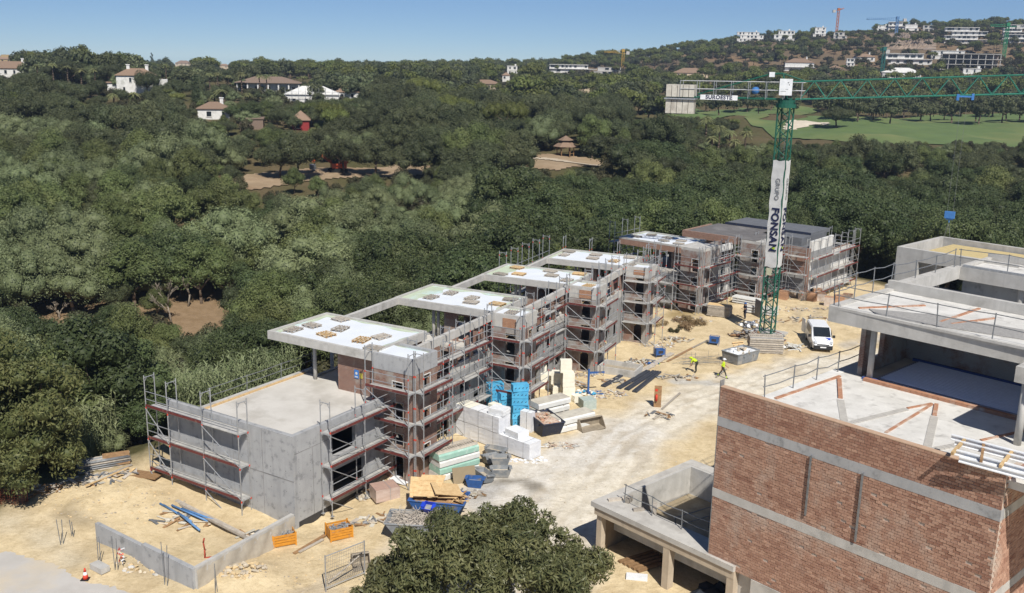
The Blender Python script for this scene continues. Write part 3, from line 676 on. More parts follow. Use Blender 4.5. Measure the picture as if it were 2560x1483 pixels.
# ------------------------------------------------------------------ palms, cypresses, hedge
def palm_mesh(seed, R=2.3, n=26, fan=False):
    r = random.Random(seed); mb = MB()
    for k in range(n):
        a = 2*math.pi*k/n*2.4+r.uniform(-.2,.2); up = r.uniform(-.35,1.25); L_ = R*r.uniform(.85,1.1); pts = []
        for j in range(7):
            s = j/6; x = L_*s*math.cos(min(up,1.2)*.8); z = L_*(math.sin(up*.8)*s-(.75+.25*r.random())*s*s*(.9 if up > .3 else .5)); pts.append((x,z))
        for j in range(6):
            for sd in (-1,1):
                w0 = .34*math.sin(math.pi*min(1,(j/6)*.9+.12))*R/2.3; w1 = .34*math.sin(math.pi*min(1,((j+1)/6)*.9+.12))*R/2.3
                (x0,z0),(x1,z1) = pts[j],pts[j+1]; xm,zm = (x0+x1)/2,(z0+z1)/2
                q = [(x0,0,z0),(xm,0,zm),(xm+.12,sd*w0,zm-w0*.5)]; q2 = [(xm,0,zm),(x1,0,z1),(x1+.12,sd*w1,z1-w1*.5)]
                for tri in (q,q2):
                    mb.add([(p[0]*math.cos(a)-p[1]*math.sin(a),p[0]*math.sin(a)+p[1]*math.cos(a),p[2]) for p in tri],[(0,1,2)])
    me = mb.mesh('fronds',LEAF['palm']); at_ = me.attributes.new('tint','FLOAT','FACE'); at_.data.foreach_set('value',np.random.RandomState(seed).uniform(0,1,len(me.polygons)).astype('f')); return me
PALMF = [palm_mesh(k,2.1,34) for k in range(3)]
def palm_trunk(h, r=.22):
    mb = MB(); mb.smooth = True; n = 9
    for j in range(n): mb.tube((.1*math.sin(j),0,h*j/n-.2*(j==0)),(.1*math.sin(j+1),0,h*(j+1)/n),r*(1.15-.02*j),8,r*(1.0-.02*j))
    mb.tube((0,0,h-.5),(0,0,h+.15),r*1.5,8,r*.6); return mb.mesh('palm_trunk',BARK)
PTR = {h: palm_trunk(h) for h in (3.0,6.0,9.0)}
def palm(px, py, top, label, Y=None, R=1.0, group=None):       # foot and head in the photo
    p = hit(px,py,110) if Y is None else at_d(px,py,Y); z = p[2] if Y is None else gz(p[0],p[1])
    hh = max(2.2,(at_d(px,top,p[1])[2]-z)); k = min(PTR,key=lambda q: abs(q-hh)); t = thing('palm_tree',label,'palm',(p[0],p[1],z),RNG.uniform(0,6.28),group)
    tr = link('trunk',PTR[k],t); tr.scale = (1,1,hh/k); fr = link('fronds',PALMF[RNG.randrange(3)],t,(0,0,hh)); fr.scale = (R,R,R)
for (px,py,tp,R,lb,gr) in PALMS: palm(px,py,tp,lb,R=R,group=gr)
def cyp(px, py, top, label, w=1.0):
    p = hit(px,py,150); hh = at_d(px,top,p[1])[2]-p[2]; t = plant_tree('cypress_tree','cypress',label,'cypress',tuple(p),hh/11.6,i=0); t.scale = (hh/11.6*w,hh/11.6*w,hh/11.6)
cyp(491,262,186,'tall clipped cypress column in front of the palm grove',1.15); cyp(381,168,131,'slim dark cypress alone on the skyline')

# ------------------------------------------------------------------ trees close to the camera
def big_tree(name, label, base, lm, rad, zc, puffs, pr, n, leaf, th, tr, seed, extra=(), **k):
    t = thing(name,label,'tree',base); cm,c,R = crown_mesh('crown',seed,LEAF[lm],rad,zc,puffs,pr,n,leaf,**k); link('crown',cm,t)
    idx = np.argsort(-c[:,2])[::7][:6]; link('trunk',trunk_mesh('trunk',seed,BARK,th,tr,[tuple(c[q]) for q in idx],.3),t); return t
b0 = at_d(1220,1420,41.0)
big_tree('mango_tree','broad leafy tree with drooping leaves in front of the skips',(b0[0],41.0,0),'mango',(4.9,4.0,2.2),2.75,130,.62,46000,.27,1.8,.22,5,core=1,aspect=3.4,droop=.5,coresc=.62,rmin=.3,rmax=1.12)
b1 = at_d(975,1445,41.0)
big_tree('mango_tree','smaller leafy tree low beside the broad tree, by the mesh fence',(b1[0],41.0,0),'mango',(1.5,1.4,.8),1.75,22,.6,8000,.28,1.0,.12,6,core=1,aspect=3.4,droop=.5,coresc=.62)
q = at_d(60,1245,52.5)
big_tree('pepper_tree','big tree with reddish seed clusters at the left edge of the yard',(q[0],52.5,0),'pepper',(3.1,2.8,4.1),5.2,70,.85,24000,.27,3.0,.3,8,core=1,aspect=2.8,droop=.5,coresc=.66,zlo=-.85)
q = at_d(250,1130,64.0)
big_tree('dark_tree','dense dark tree behind the pile of props',(q[0],64,-1.5),'carob',(3.0,2.6,3.4),5.6,40,1.05,13000,.26,1.6,.25,9,core=2)
q = at_d(345,1100,66.5)
big_tree('dark_tree','rounded dark tree between the reeds and the bare concrete block',(q[0],66.5,-2),'carob',(2.4,2.4,2.6),4.8,30,.95,9000,.26,1.4,.22,10,core=2)
q = at_d(20,1130,60.0)
big_tree('dark_tree','shaded dark tree behind the reddish tree',(q[0],60,-1),'carob',(3.0,2.6,3.0),5.0,30,1.1,9000,.28,1.6,.25,12,core=2)
for k,(px,Y_,s) in enumerate(((560,75,.8),(640,79,.95),(760,84,.8),(690,86,.8),(-40,72,1.0),(60,86,.8))):
    q = at_d(px,900,Y_); plant_tree('carob_tree','carob','dense dark tree rising from the reeds beside the concrete block' if k < 4 else 'dense dark tree among reeds at the left picture edge','tree',(q[0],Y_,gz(q[0],Y_)-.3),s,group='trees among the reeds')
# giant reed: canes with long arching blades
def reeds(name, label, spots, n, h, seed):
    r = np.random.RandomState(seed); V=[]; Fq=[]; tint=[]
    for i in range(n):
        cx_,cy_,rr = spots[r.randint(len(spots))]; a = r.uniform(0,6.28); d_ = rr*math.sqrt(r.uniform()); x,y = cx_+math.cos(a)*d_,cy_+math.sin(a)*d_; z = gz(x,y); H = h*r.uniform(.6,1.1)
        lx,ly = r.normal(0,.12,2)
        for k in range(9):
            f = .3+.7*k/8; b = r.uniform(0,6.28); L_ = r.uniform(.5,.95); w = .055; bx,by,bz = x+lx*f*H,y+ly*f*H,z+f*H; dx,dy = math.cos(b),math.sin(b); o = len(V)
            for (s,dz) in ((0,0),(.45,.22),(.8,.12),(1.0,-.15)):
                ww = w*(1-s*.85); V.append((bx+dx*L_*s-dy*ww,by+dy*L_*s+dx*ww,bz+dz*L_)); V.append((bx+dx*L_*s+dy*ww,by+dy*L_*s-dx*ww,bz+dz*L_))
            for j in range(3): Fq.append((o+2*j,o+2*j+1,o+2*j+3,o+2*j+2)); tint.append(r.uniform())
        o = len(V); V += [(x-.02,y,z),(x+.02,y,z),(x+lx*H+.01,y+ly*H,z+H),(x+lx*H-.01,y+ly*H,z+H)]; Fq.append((o,o+1,o+2,o+3)); tint.append(.8)
    me = bpy.data.meshes.new(name); me.from_pydata(V,[],Fq); me.materials.append(LEAF['reed']); a_ = me.attributes.new('tint','FLOAT','FACE'); a_.data.foreach_set('value',np.array(tint,'f'))
    o = link(name,me); o['kind'] = 'stuff'; tag(o,label,'reeds'); return o
def sp(px, Y_, r): q = at_d(px,900,Y_); return (q[0],Y_,r)
reeds('reed_bed','thicket of giant reed along the ravine behind the concrete block',[sp(430,70,3),sp(520,69,3),sp(600,73,3),sp(420,76,3.5),sp(560,80,4),sp(660,78,3)],1100,4.2,1)
reeds('reed_bed','silvery reed bed below the bare brown bank',[sp(110,84,4),sp(200,84,4),sp(290,82,3.5),sp(370,84,3.5)],800,3.4,2)
reeds('reed_clump','clump of tall reed beside the stack of props',[sp(190,60.0,1.1),sp(225,61.0,1.2)],170,4.0,3)
# bare and dead shrubs on the brown bank
def dead(px, py, h, label, seed):
    p = hit(px,py,70); r = random.Random(seed); mb = MB(); mb.smooth = True
    def br(a,d,L_,rr,n):
        b = a+d*L_; mb.tube(a,b,rr,5,rr*.65)
        if n: 
            for _ in range(3): br(a+d*L_*r.uniform(.55,1),(d+Vector((r.uniform(-.7,.7),r.uniform(-.7,.7),r.uniform(-.2,.4)))).normalized(),L_*.68,rr*.6,n-1)
    br(Vector((0,0,-.3)),Vector((r.uniform(-.2,.2),0,1)),h*.4,.13,4); o = mb.build('dead_tree',BARKP,None,tuple(p)); tag(o,label,'dead tree')
dead(430,810,6,'bare grey dead tree on the brown bank',1); dead(470,770,4.5,'smaller leafless tree at the top of the brown bank',2); dead(75,740,5,'leafless thicket tree at the left above the reeds',3); dead(150,800,3.2,'pale dead trunk with forked branch above the silvery reeds',4); dead(755,700,6.5,'half-bare tree with grey limbs above the white roof',6)
# ================================================================== houses, built where they stand
HM = {'white':WHITEW,'tile':mat('roof_tile',(.26,.18,.125),(.20,.135,.095),6,vary=.15,bump=.4,bsc=40),'beige':mat('beige_wall',(.55,.45,.32),(.48,.39,.28),2),
      'ochre':mat('ochre_wall',(.42,.31,.15),(.36,.26,.13),2),'red':mat('red_wall',(.28,.035,.035),(.23,.03,.03),2),'conc':CONC,'pale':mat('pale_roof',(.6,.57,.5),(.52,.49,.43),2),'brown':mat('brown_roof',(.22,.16,.12),(.18,.13,.1),4)}
def hip(mb, w, d, z, h, ov=.4, ridge=.35, mi=0):
    x,y = w/2+ov,d/2+ov; r = max(0,w/2-d/2)+.02 if ridge else .02
    mb.add([(-x,-y,z),(x,-y,z),(x,y,z),(-x,y,z),(-r,0,z+h),(r,0,z+h),(-x,-y,z-.18),(x,-y,z-.18),(x,y,z-.18),(-x,y,z-.18)],
           [(0,1,5,4),(1,2,5),(2,3,4,5),(3,0,4),(6,7,1,0),(7,8,2,1),(8,9,3,2),(9,6,0,3),(9,8,7,6)],mi)
def windows(t, x0, x1, y, z, n, w=.9, h=1.3, side=-1):
    n = max(2,round(n*.7)); w0_ = w
    for k in range(n):
        if RNG.random() < .15: continue
        w = w0_*RNG.uniform(.6,1.5); c = x0+(x1-x0)*(k+.5+RNG.uniform(-.2,.2))/n; b = MB(); b.box(c-w/2,c+w/2,y-.02,y+.14,z,z+h); wd = b.build('window',GLASS,t)
        f = MB(); f.box(c-w/2-.1,c+w/2+.1,y-.12,y+.04,z-.12,z); f.build('sill',WHITEW,wd)
def vol(t, x0, x1, y0, y1, z0, z1, m_, name='wall'):
    b = MB(); b.box(x0,x1,y0,y1,z0,z1); return b.build(name,m_,t)
for (x0,x1,yt,yb,st,lb),p in zip(HOUSES,HP):
    k = np.linalg.norm(p-np.array([0,0,CAM_H])); w = (x1-x0)/F_PX*k; hh = max(3.0,(yb-yt)/F_PX*k); D = min(max(w*.6,6),14)
    t = thing('house',lb,'house',(p[0],p[1]+D/2,p[2]-.3),math.atan2(-p[0],p[1])*.8)
    nw = max(2,int(w/3.2)); H = hh+.3
    if st in ('tile','villa','hip','tilew','ochre','roof','red'):
        rh = min(H*.36,D*.3) if st != 'red' else H*.45; wh = H-rh; m_ = {'ochre':HM['ochre'],'hip':HM['beige'],'red':HM['red'],'roof':HM['beige']}.get(st,WHITEW)
        vol(t,-w/2,w/2,-D/2,D/2,-1.5,wh,m_); b = MB(); hip(b,w,D,wh+.18,rh); rf = b.build('roof',HM['tile'],t)
        fl = 2 if wh > 5 else 1
        for f in range(fl): windows(t,-w/2+.4,w/2-.4,-D/2-.06,wh-1.9-2.8*f,nw)
        if st in ('villa','tile','tilew'):
            for cx_ in ((-w*.2,w*.28) if st == 'villa' else (w*.25,)):
                b = MB(); b.box(cx_-.45,cx_+.45,-.5,.5,wh+.2,wh+rh+1.1); b.box(cx_-.6,cx_+.6,-.65,.65,wh+rh+1.12,wh+rh+1.35); b.build('chimney',WHITEW,rf)
        if st == 'villa':
            vol(t,w/2+.01,w/2+w*.3,-D*.3,D*.3,-1.5,wh-1.0,WHITEW,'wing'); vol(t,-w/2-w*.25,-w/2-.01,-D*.3,D*.4,-1.5,wh*.62,WHITEW,'wing')
            b = MB(); b.prism([(-w/2-w*.28,-D*.35),(-w/2-.02,-D*.35),(-w/2-.02,D*.45),(-w/2-w*.28,D*.45)],wh*.62+.01,wh*.62+.35); b.build('porch_roof',HM['tile'],t)
        if st == 'tilew':
            for f in (0,1): vol(t,-w/2-.6,w/2+.6,-D/2-1.5,-D/2-.01,wh-3.0-2.4*f,wh-2.75-2.4*f,WHITEW,'balcony')
        if st == 'ochre': vol(t,-w*.1,w*.35,-D*.2,D*.2,wh,wh+rh+1.5,HM['ochre'],'tower')
    elif st in ('cube','terrace','concrete','flat','frame','porch'):
        m_ = {'concrete':CONC,'flat':HM['brown'],'frame':CONCD,'porch':WHITEW}.get(st,WHITEW)
        fl = max(1,round(H/3.2)); fh = H/fl
        if st == 'frame':
            for f in range(fl+1): vol(t,-w/2+.8*f,w/2-.5*f,-D/2,D/2,fh*f-.15,fh*f+.2,CONC,'floor_slab')
            for f in range(fl):
                for c in range(9): vol(t,-w*.45+w*.9*c/8-.2,-w*.45+w*.9*c/8+.2,-D/2+.3,-D/2+.7,fh*f+.2,fh*f+fh-.15,CONC,'column')
            vol(t,-w*.45,w*.45,D/2-1,D/2-.6,0,H-.2,BRICKD,'wall')
        elif st == 'porch':
            vol(t,-w/2,w/2,-D/2+2,D/2,-1,H*.62,WHITEW); b = MB(); hip(b,w,D,H*.62+.18,H*.36,.6); b.build('roof',HM['brown'],t)
            for c in range(7): vol(t,-w*.48+w*.96*c/6-.25,-w*.48+w*.96*c/6+.25,-D/2,-D/2+.5,-1,H*.62,WHITEW,'column')
            windows(t,-w/2+.4,w/2-.4,-D/2+1.94,.3,nw,2.2,2.2)
        else:
            off = 0
            for f in range(fl):
                in_ = (0 if f == 0 else RNG.uniform(.05,.22)*w); sd = RNG.choice((-1,1)); xa,xb = -w/2+(in_ if sd > 0 else 0),w/2-(in_ if sd < 0 else 0); z0 = fh*f if f else -1.5
                vol(t,xa,xb,-D/2+f*.8,D/2,z0+.01*f,fh*(f+1)-.3,m_); vol(t,xa-.25,xb+.25,-D/2+f*.8-(1.3 if st == 'terrace' else .25),D/2+.2,fh*(f+1)-.29,fh*(f+1),m_ if st != 'flat' else HM['brown'],'roof_slab')
                if st != 'flat': windows(t,xa+.4,xb-.4,-D/2+f*.8-.06,z0+.9 if f else .9,nw,(2.0 if st != 'cube' else 1.2),1.6)
            if st == 'cube' and w > 8: vol(t,w*.2,w*.2+1.2,-.6,.6,H+.01,H+1.4,WHITEW,'chimney')
    elif st == 'white':
        vol(t,-w/2,w/2,-D/2,D/2,-1,H*.55,WHITEW); b = MB(); hip(b,w,D,H*.55+.18,H*.4,.5); b.build('roof',HM['pale'] if w < 12 else WHITEW,t); windows(t,-w/2+.4,w/2-.4,-D/2-.06,.8,nw,1.1,1.6)
        if x0 == 712:
            b = MB()
            for c in range(9):
                xx = -w/2+w*c/8; b.tube((xx,-D/2-1,-1),(xx,-D/2-1,H*.9),.06,4); b.tube((xx,-D/2-.3,-1),(xx,-D/2-.3,H*.8),.06,4)
            for f in range(4): b.tube((-w/2,-D/2-1,f*1.6),(w/2,-D/2-1,f*1.6),.06,4)
            b.build('scaffold_frame',STEEL,t)
    elif st == 'dome':
        vol(t,-w/2,w/2,-D/2,D/2,-1,H*.5,HM['beige']); b = MB(); b.smooth = True; n = 14
        for c in (-.25,.25): b.add([(w*c+w*.25*math.cos(math.pi*i/n),y,H*.5+H*.5*math.sin(math.pi*i/n)) for y in (-D/2,D/2) for i in range(n+1)],[(i,i+1,n+2+i,n+1+i) for i in range(n)]+[tuple(range(n,-1,-1))])
        b.build('vault',HM['beige'],t)
# small tower with spire by the tiled house
p = hit(915,246,150); t = thing('bell_tower','little white tower with pointed tiled spire at the end of the scaffolded house','tower',tuple(p)); vol(t,-1,1,-1,1,-2,3.2,WHITEW); b = MB(); hip(b,2,2,3.4,2.6,.2,0); b.build('spire',HM['beige'],t); b = MB(); b.box(-.4,.4,-1.05,-.9,1.6,2.8); b.build('window',GLASS,t)
# gazebo with two-tier roof
p = hit(1413,392); t = thing('gazebo','wooden garden gazebo with two-tier shingle roof in the clearing','gazebo',tuple(p))
R_ = 2.3; pts = [(R_*math.cos(math.pi/3*i),R_*math.sin(math.pi/3*i)) for i in range(6)]
for x,y in pts: b = MB(); b.tube((x*.85,y*.85,-.3),(x*.85,y*.85,2.5),.11); b.build('post',WOODB,t)
def cone6(r0,z0,r1,z1,name):
    b = MB(); b.add([(r0*math.cos(math.pi/3*i),r0*math.sin(math.pi/3*i),z0) for i in range(6)]+[(r1*math.cos(math.pi/3*i),r1*math.sin(math.pi/3*i),z1) for i in range(6)],[(i,(i+1)%6,6+(i+1)%6,6+i) for i in range(6)]+[tuple(range(6,12)),tuple(range(5,-1,-1))]); return b.build(name,HM['tile'],t)
cone6(3.0,2.4,1.3,3.5,'lower_roof'); cone6(1.2,3.2,1.1,3.9,'lantern'); cone6(1.9,3.85,.1,4.9,'upper_roof'); b = MB()
for i in range(6):
    (x,y),(x2,y2) = pts[i],pts[(i+1)%6]
    if i != 4: b.tube((x*.85,y*.85,.8),(x2*.85,y2*.85,.8),.05)
b.build('railing',WOODB,t)
# orange awning among trees
p = hit(1143,268); t = thing('awning','orange tent-like awning poking out of the oaks','awning',tuple(p)); b = MB(); b.add([(-2.5,-2,2.2),(2.5,-2,2.2),(2.5,2,2.2),(-2.5,2,2.2),(1.2,0,4.2)],[(0,1,4),(1,2,4),(2,3,4),(3,0,4)]); b.build('canopy',ORANGE,t); b = MB()
for x in (-2.4,2.4):
    for y in (-1.9,1.9): b.tube((x,y,-.5),(x,y,2.2),.06)
b.build('poles',STEEL,t)
# excavator parked under the oaks
EXC = mat('excavator_orange',(.5,.09,.03),(.4,.075,.03),3,rough=.5)
p = hit(845,432); t = thing('excavator','orange tracked excavator parked under the oaks in the clearing','excavator',tuple(p),math.radians(200))
for s in (-1,1):
    b = MB(); b.prism_x([(-1.9,.45),(-1.6,.05),(1.6,.05),(1.9,.45),(1.6,.85),(-1.6,.85)],s*1.0-.3,s*1.0+.3); o = b.build('track',TYRE,t); o.rotation_euler = (0,0,-math.pi/2)
b = MB(); b.box(-1.6,1.3,-1.2,1.2,.95,1.9); b.box(-1.9,-.6,-1.2,1.2,1.9,2.3); b.build('body',EXC,t); b = MB(); b.box(0,1.3,.1,1.15,1.91,3.0); b.build('cab',GLASS,t)
b = MB(); b.obox((2.4,-.3,2.9),(3.4,.4,.55),ry=-.65); b.obox((4.3,-.3,3.0),(2.2,.35,.45),ry=.95); b.build('boom',EXC,t); b = MB(); b.prism_x([(-.5,-.5),(.5,-.6),(.6,.3),(-.2,.5)],-.6,.6); b.build('bucket',STEELD,t,(5.0,-.3,1.3))
# sandstone rock face on the hill
p = hit(2285,118,300); r = np.random.RandomState(5); mb = MB(); n1,n2 = 40,16; k = p[1]/F_PX
for j in range(n2+1):
    for i in range(n1+1):
        q = hit(2215+125*i/n1,126-46*j/n2,300); h_ = 6*math.sin(math.pi*j/n2)*math.sin(math.pi*i/n1)*r.uniform(.3,1.2); mb.v.append((q[0],q[1]-h_*.8,q[2]+.3+h_*.5))
mb.f = [(j*(n1+1)+i,j*(n1+1)+i+1,(j+1)*(n1+1)+i+1,(j+1)*(n1+1)+i) for j in range(n2) for i in range(n1)]; mb.m = [0]*len(mb.f)
structure(mb.build('rock_face',mat('hill_rock',(.34,.26,.19),(.24,.18,.13),.12,c3=(.2,.17,.15),sc3=.05,bump=.3)))
# cranes on the hill
def far_crane(px, yb, yt, jl, jr, rise, m_, label):
    p = hit(px,yb,250); k = np.linalg.norm(p)/F_PX; hh = (yb-yt)*k; t = thing('tower_crane',label,'crane',tuple(p)); a = .8
    b = MB()
    for x in (-a,a):
        for y in (-a,a): b.tube((x,y,0),(x,y,hh),.22,4)
    n = max(4,int(hh/3))
    for i in range(n):
        z0,z1 = hh*i/n,hh*(i+1)/n; b.tube((-a,-a,z0),(a,-a,z1),.12,4); b.tube((a,a,z0),(-a,a,z1),.12,4); b.tube((a,-a,z0),(a,a,z1),.12,4)
    b.build('mast',m_,t); b = MB(); L1,L2 = (jl-px)*k,(jr-px)*k
    for y in (-.5,.5): b.tube((L1,y,hh),(L2,y,hh+rise),.2,4)
    b.tube((0,0,hh+1.6),(L2 if abs(L2) > abs(L1) else L1,0,hh+.6+rise),.2,4); n = 16
    for i in range(n):
        x0 = (L2 if abs(L2) > abs(L1) else L1)*i/n; x1 = (L2 if abs(L2) > abs(L1) else L1)*(i+.5)/n; b.tube((x0,.5,hh+rise*i/n),(x1,0,hh+1.5+rise*i/n*.3),.12,4)
    b.build('jib',m_,t); b = MB(); xs = L1 if abs(L1) < abs(L2) else L2; b.box(xs-1.2,xs+1.2,-1,1,hh-1.6,hh+.8); b.build('counterweight',CONC,t); b = MB(); b.box(-1.1,1.1,-1.1,1.1,hh+.2,hh+2.4); b.build('cab',m_,t)
FO = mat('far_crane_orange',(.45,.14,.04)); FB = mat('far_crane_blue',(.1,.22,.42)); FY = mat('far_crane_yellow',(.45,.28,.05)); FG = mat('far_crane_green',(.03,.22,.10)); FT = mat('far_crane_teal',(.02,.13,.11))
far_crane(2090,96,36,2080,2102,2,FO,'orange tower crane seen end-on on the hilltop'); far_crane(2221,74,38,2212,2262,0,FB,'blue tower crane on the hilltop with long level jib')
far_crane(2240,86,54,2170,2256,-1,FB,'pale blue crane jib low over the ridge houses'); far_crane(1556,178,137,1510,1567,-1,FY,'yellow jibbed crane on a red mast behind the concrete terrace'); far_crane(2508,150,82,2470,2530,0,FG,'bright green tower crane at the right of the hill'); far_crane(2205,182,134,2196,2212,0,FT,'dark green crane mast standing in the pines')
# ================================================================== the row of houses under construction (left)
def frame_xy(fr, a, b):
    t = math.radians(fr[2]); return (fr[0]+a*math.cos(t)-b*math.sin(t), fr[1]+a*math.sin(t)+b*math.cos(t))
def part(mb, name, mats, parent, fr):
    pl = parent.location; return mb.build(name,mats,parent,(fr[0]-pl[0],fr[1]-pl[1],-pl[2]),math.radians(fr[2]))
def wall(mb, axis_, u0, u1, v0, v1, z0, z1, holes=(), mi=0):
    """wall along a ('x') or b ('y') from u0 to u1, between v0 and v1, with rectangular openings"""
    def bx(ua,ub,za,zb):
        if ub-ua > 1e-4 and zb-za > 1e-4: mb.box(*((ua,ub,v0,v1) if axis_ == 'x' else (v0,v1,ua,ub)),za,zb,mi)
    us = sorted({u0,u1,*[h[0] for h in holes],*[h[1] for h in holes]})
    for ua,ub in zip(us[:-1],us[1:]):
        hs = sorted([h for h in holes if h[0] <= ua+1e-6 and h[1] >= ub-1e-6],key=lambda h: h[2]); z = z0
        for h in hs: bx(ua,ub,z,h[2]); z = h[3]
        bx(ua,ub,z,z1)
    return mb
_SM = {}
def sm(key, fn):
    if key not in _SM: _SM[key] = fn()
    return _SM[key]
LIFT = 2.05
def scaffold(label, fr, a, b, along, bays, decks, z0=0.0, up=2.1, toe=True, brace=0, width=.73, group='steel scaffolds round the row houses', low=False):
    """tube-and-frame scaffold; the standing row next to the wall starts at (a, b); 'a' runs along the frontage, 'b' away from the street"""
    x,y = frame_xy(fr,a,b); rz = math.radians(fr[2]+(0 if along == 'a' else 90)); t = thing('scaffold',label,'scaffold',(x,y,z0),rz,group); W = -width; decks = [d-z0 for d in decks]; zt = decks[-1]+up
    def frame():
        m_ = MB()
        for yy in (0,W):
            m_.tube((0,yy,-.05),(0,yy,zt),.034,6); m_.box(-.09,.09,yy-.09,yy+.09,-.07,-.02)
            for z in np.arange(1.0,zt-.4,2.05): m_.tube((0,yy,z),(0,yy,z+.12),.04,6,mi=1)
        for z in decks+[zt-.08]:
            m_.tube((0,0,z-.06),(0,W,z-.06),.026,5); m_.tube((0,0,z-.35),(0,W*.28,z-.06),.018,4); m_.tube((0,W,z-.35),(0,W*.72,z-.06),.018,4)
        return m_.mesh('frame',[STEEL,REDC])
    fm = sm(('f',tuple(np.round(decks,2)),round(zt,2),width),frame); xs = [0]
    for L_ in bays: xs.append(xs[-1]+L_)
    for xx in xs: link('frame',fm,t,(xx,0,0))
    for i,L_ in enumerate(bays):
        def deck():
            m_ = MB()
            for k in range(3): m_.box(.04,L_-.04,W*(k+1)/3+.012,W*k/3-.012,-.055,0)
            return m_.mesh('deck',DECKM)
        def toeb(): m_ = MB(); m_.box(.02,L_-.02,W-.035,W-.012,.0,.16); return m_.mesh('toe_board',REDP)
        def rail(): m_ = MB(); m_.tube((0,W,0),(L_,W,0),.025,5); return m_.mesh('guard_rail',STEEL)
        def diag(): m_ = MB(); m_.tube((0,W-.05,LIFT-.1),(L_,W-.05,.08),.028,5); return m_.mesh('brace',STEEL)
        dm,tm,rm,dg = (sm((k,round(L_,2),width),f) for k,f in (('d',deck),('t',toeb),('r',rail),('x',diag)))
        for j,z in enumerate(decks):
            link('deck',dm,t,(xs[i],0,z))
            if toe and (i+j) % 5 != 4: link('toe_board',tm,t,(xs[i],0,z))
            link('guard_rail',rm,t,(xs[i],0,z+.5)); link('guard_rail',rm,t,(xs[i],0,z+1.0))
            if i % 2 == brace % 2 and j+1 < len(decks)+(0 if not low else 0): link('brace',dg,t,(xs[i],0,z))
        if i % 2 == brace % 2 and decks[0] > .6:
            link('brace',dg,t,(xs[i],0,decks[0]-LIFT))
    return t
def railing(label, pts, h=1.05, lean=0.0, group='temporary edge rails', every=2.4, m_=None, sag=.04):
    """posts clamped to an edge with two rails of tube"""
    p0 = pts[0]; t = thing('edge_rail',label,'railing',p0,0,group); r = random.Random(len(label)); m_ = m_ or STEELD; nodes = []
    for p,q in zip(pts[:-1],pts[1:]):
        p,q = Vector(p),Vector(q); n = max(1,round((q-p).length/every)); nodes += [p+(q-p)*(i/n) for i in range(n)]
    nodes.append(Vector(pts[-1])); o = Vector(p0); tops = []
    for n_ in nodes:
        d = n_-o; tp = d+Vector((r.uniform(-.08,.08),r.uniform(-.08,.08),h*r.uniform(.95,1.05))); b = MB(); b.tube(d+Vector((0,0,-.15)),tp,.028,6); b.build('post',m_,t); tops.append((d,tp))
    for f in (.95,.5):
        for (d0,t0),(d1,t1) in zip(tops[:-1],tops[1:]):
            a_,b_ = d0.lerp(t0,f),d1.lerp(t1,f); m2 = (a_+b_)/2-Vector((0,0,r.uniform(0,sag))); e = (b_-a_).normalized()*.12; b = MB(); b.path([a_-e,m2,b_+e],.024,5); b.build('rail',m_,t)
    return t
PALB = None
def pallet_mesh():
    top, blk = MB(), MB()
    for k in range(5): top.box(-.6,.6,-.4+.2*k-.05,-.4+.2*k+.05,.12,.142)
    for y in (-.38,0,.38): top.box(-.6,.6,y-.05,y+.05,0,.02)
    for x in (-.52,0,.52):
        for y in (-.36,0,.36): blk.box(x-.05,x+.05,y-.05,y+.05,.02,.10)
        blk.box(x-.045,x+.045,-.4,.4,.101,.119)
    return top.mesh('deck_boards',WOODG), blk.mesh('blocks',WOODG), top.mesh('deck_boards',WOOD), blk.mesh('blocks',WOODB)
PM = pallet_mesh()
def pallet(label, loc, rz=0, new=False, group=None, s=1.0):
    t = thing('pallet',label,'pallet',loc,rz,group); t.scale = (s,s,s); link('deck_boards',PM[2 if new else 0],t); link('blocks',PM[3 if new else 1],t); return t
# white geotextile laid on the roofs, green primer showing at its edge
mt, nt, B, N, L = _nodes('roof_fleece'); tc = N('TexCoord'); oi = N('ObjectInfo'); ad = N('VectorMath'); ad.operation = 'ADD'; L(tc.outputs['Object'],ad.inputs[0]); sc_ = N('Math'); sc_.operation = 'MULTIPLY'; sc_.inputs[1].default_value = 53; L(oi.outputs['Random'],sc_.inputs[0]); L(sc_.outputs[0],ad.inputs[1]); v = ad.outputs[0]
o = _mix(N,L,_noise(N,L,v,.6,5,.6,.3,.7),(.68,.715,.755),(.63,.665,.705)); L(o,B.inputs['Base Color']); B.inputs['Roughness'].default_value = .9
FLEECE = mt
PRIMER = mat('roof_primer',(.50,.56,.43),(.43,.50,.36),1.2,c3=(.52,.66,.66),sc3=.7,lo3=.5,hi3=.66)
def fleece(parent, fr, a0, a1, b0, b1, z, seed, ragged=.6):
    r = random.Random(seed); mb = MB(); nx,ny = 26,16; mb.smooth = True
    ph = [r.uniform(0,6.28) for _ in range(6)]
    def e(k,s): return ragged*(.5+.5*math.sin(s*5+ph[k])*math.cos(s*11+ph[k+1]))
    for j in range(ny+1):
        for i in range(nx+1):
            s,t = i/nx,j/ny; x0 = a0+e(0,t)*.6; x1 = a1-e(1,t)*.5; y0 = b0+e(2,s)*.35; y1 = b1-e(3,s)
            x = x0+(x1-x0)*s; y = y0+(y1-y0)*t; mb.v.append((x,y,z+.012+.012*math.sin(x*3+ph[4])*math.sin(y*2.3+ph[5])+r.uniform(0,.006)))
    mb.f = [(j*(nx+1)+i,j*(nx+1)+i+1,(j+1)*(nx+1)+i+1,(j+1)*(nx+1)+i) for j in range(ny) for i in range(nx)]; mb.m = [0]*len(mb.f)
    return part(mb,'fleece_sheet',FLEECE,parent,fr)
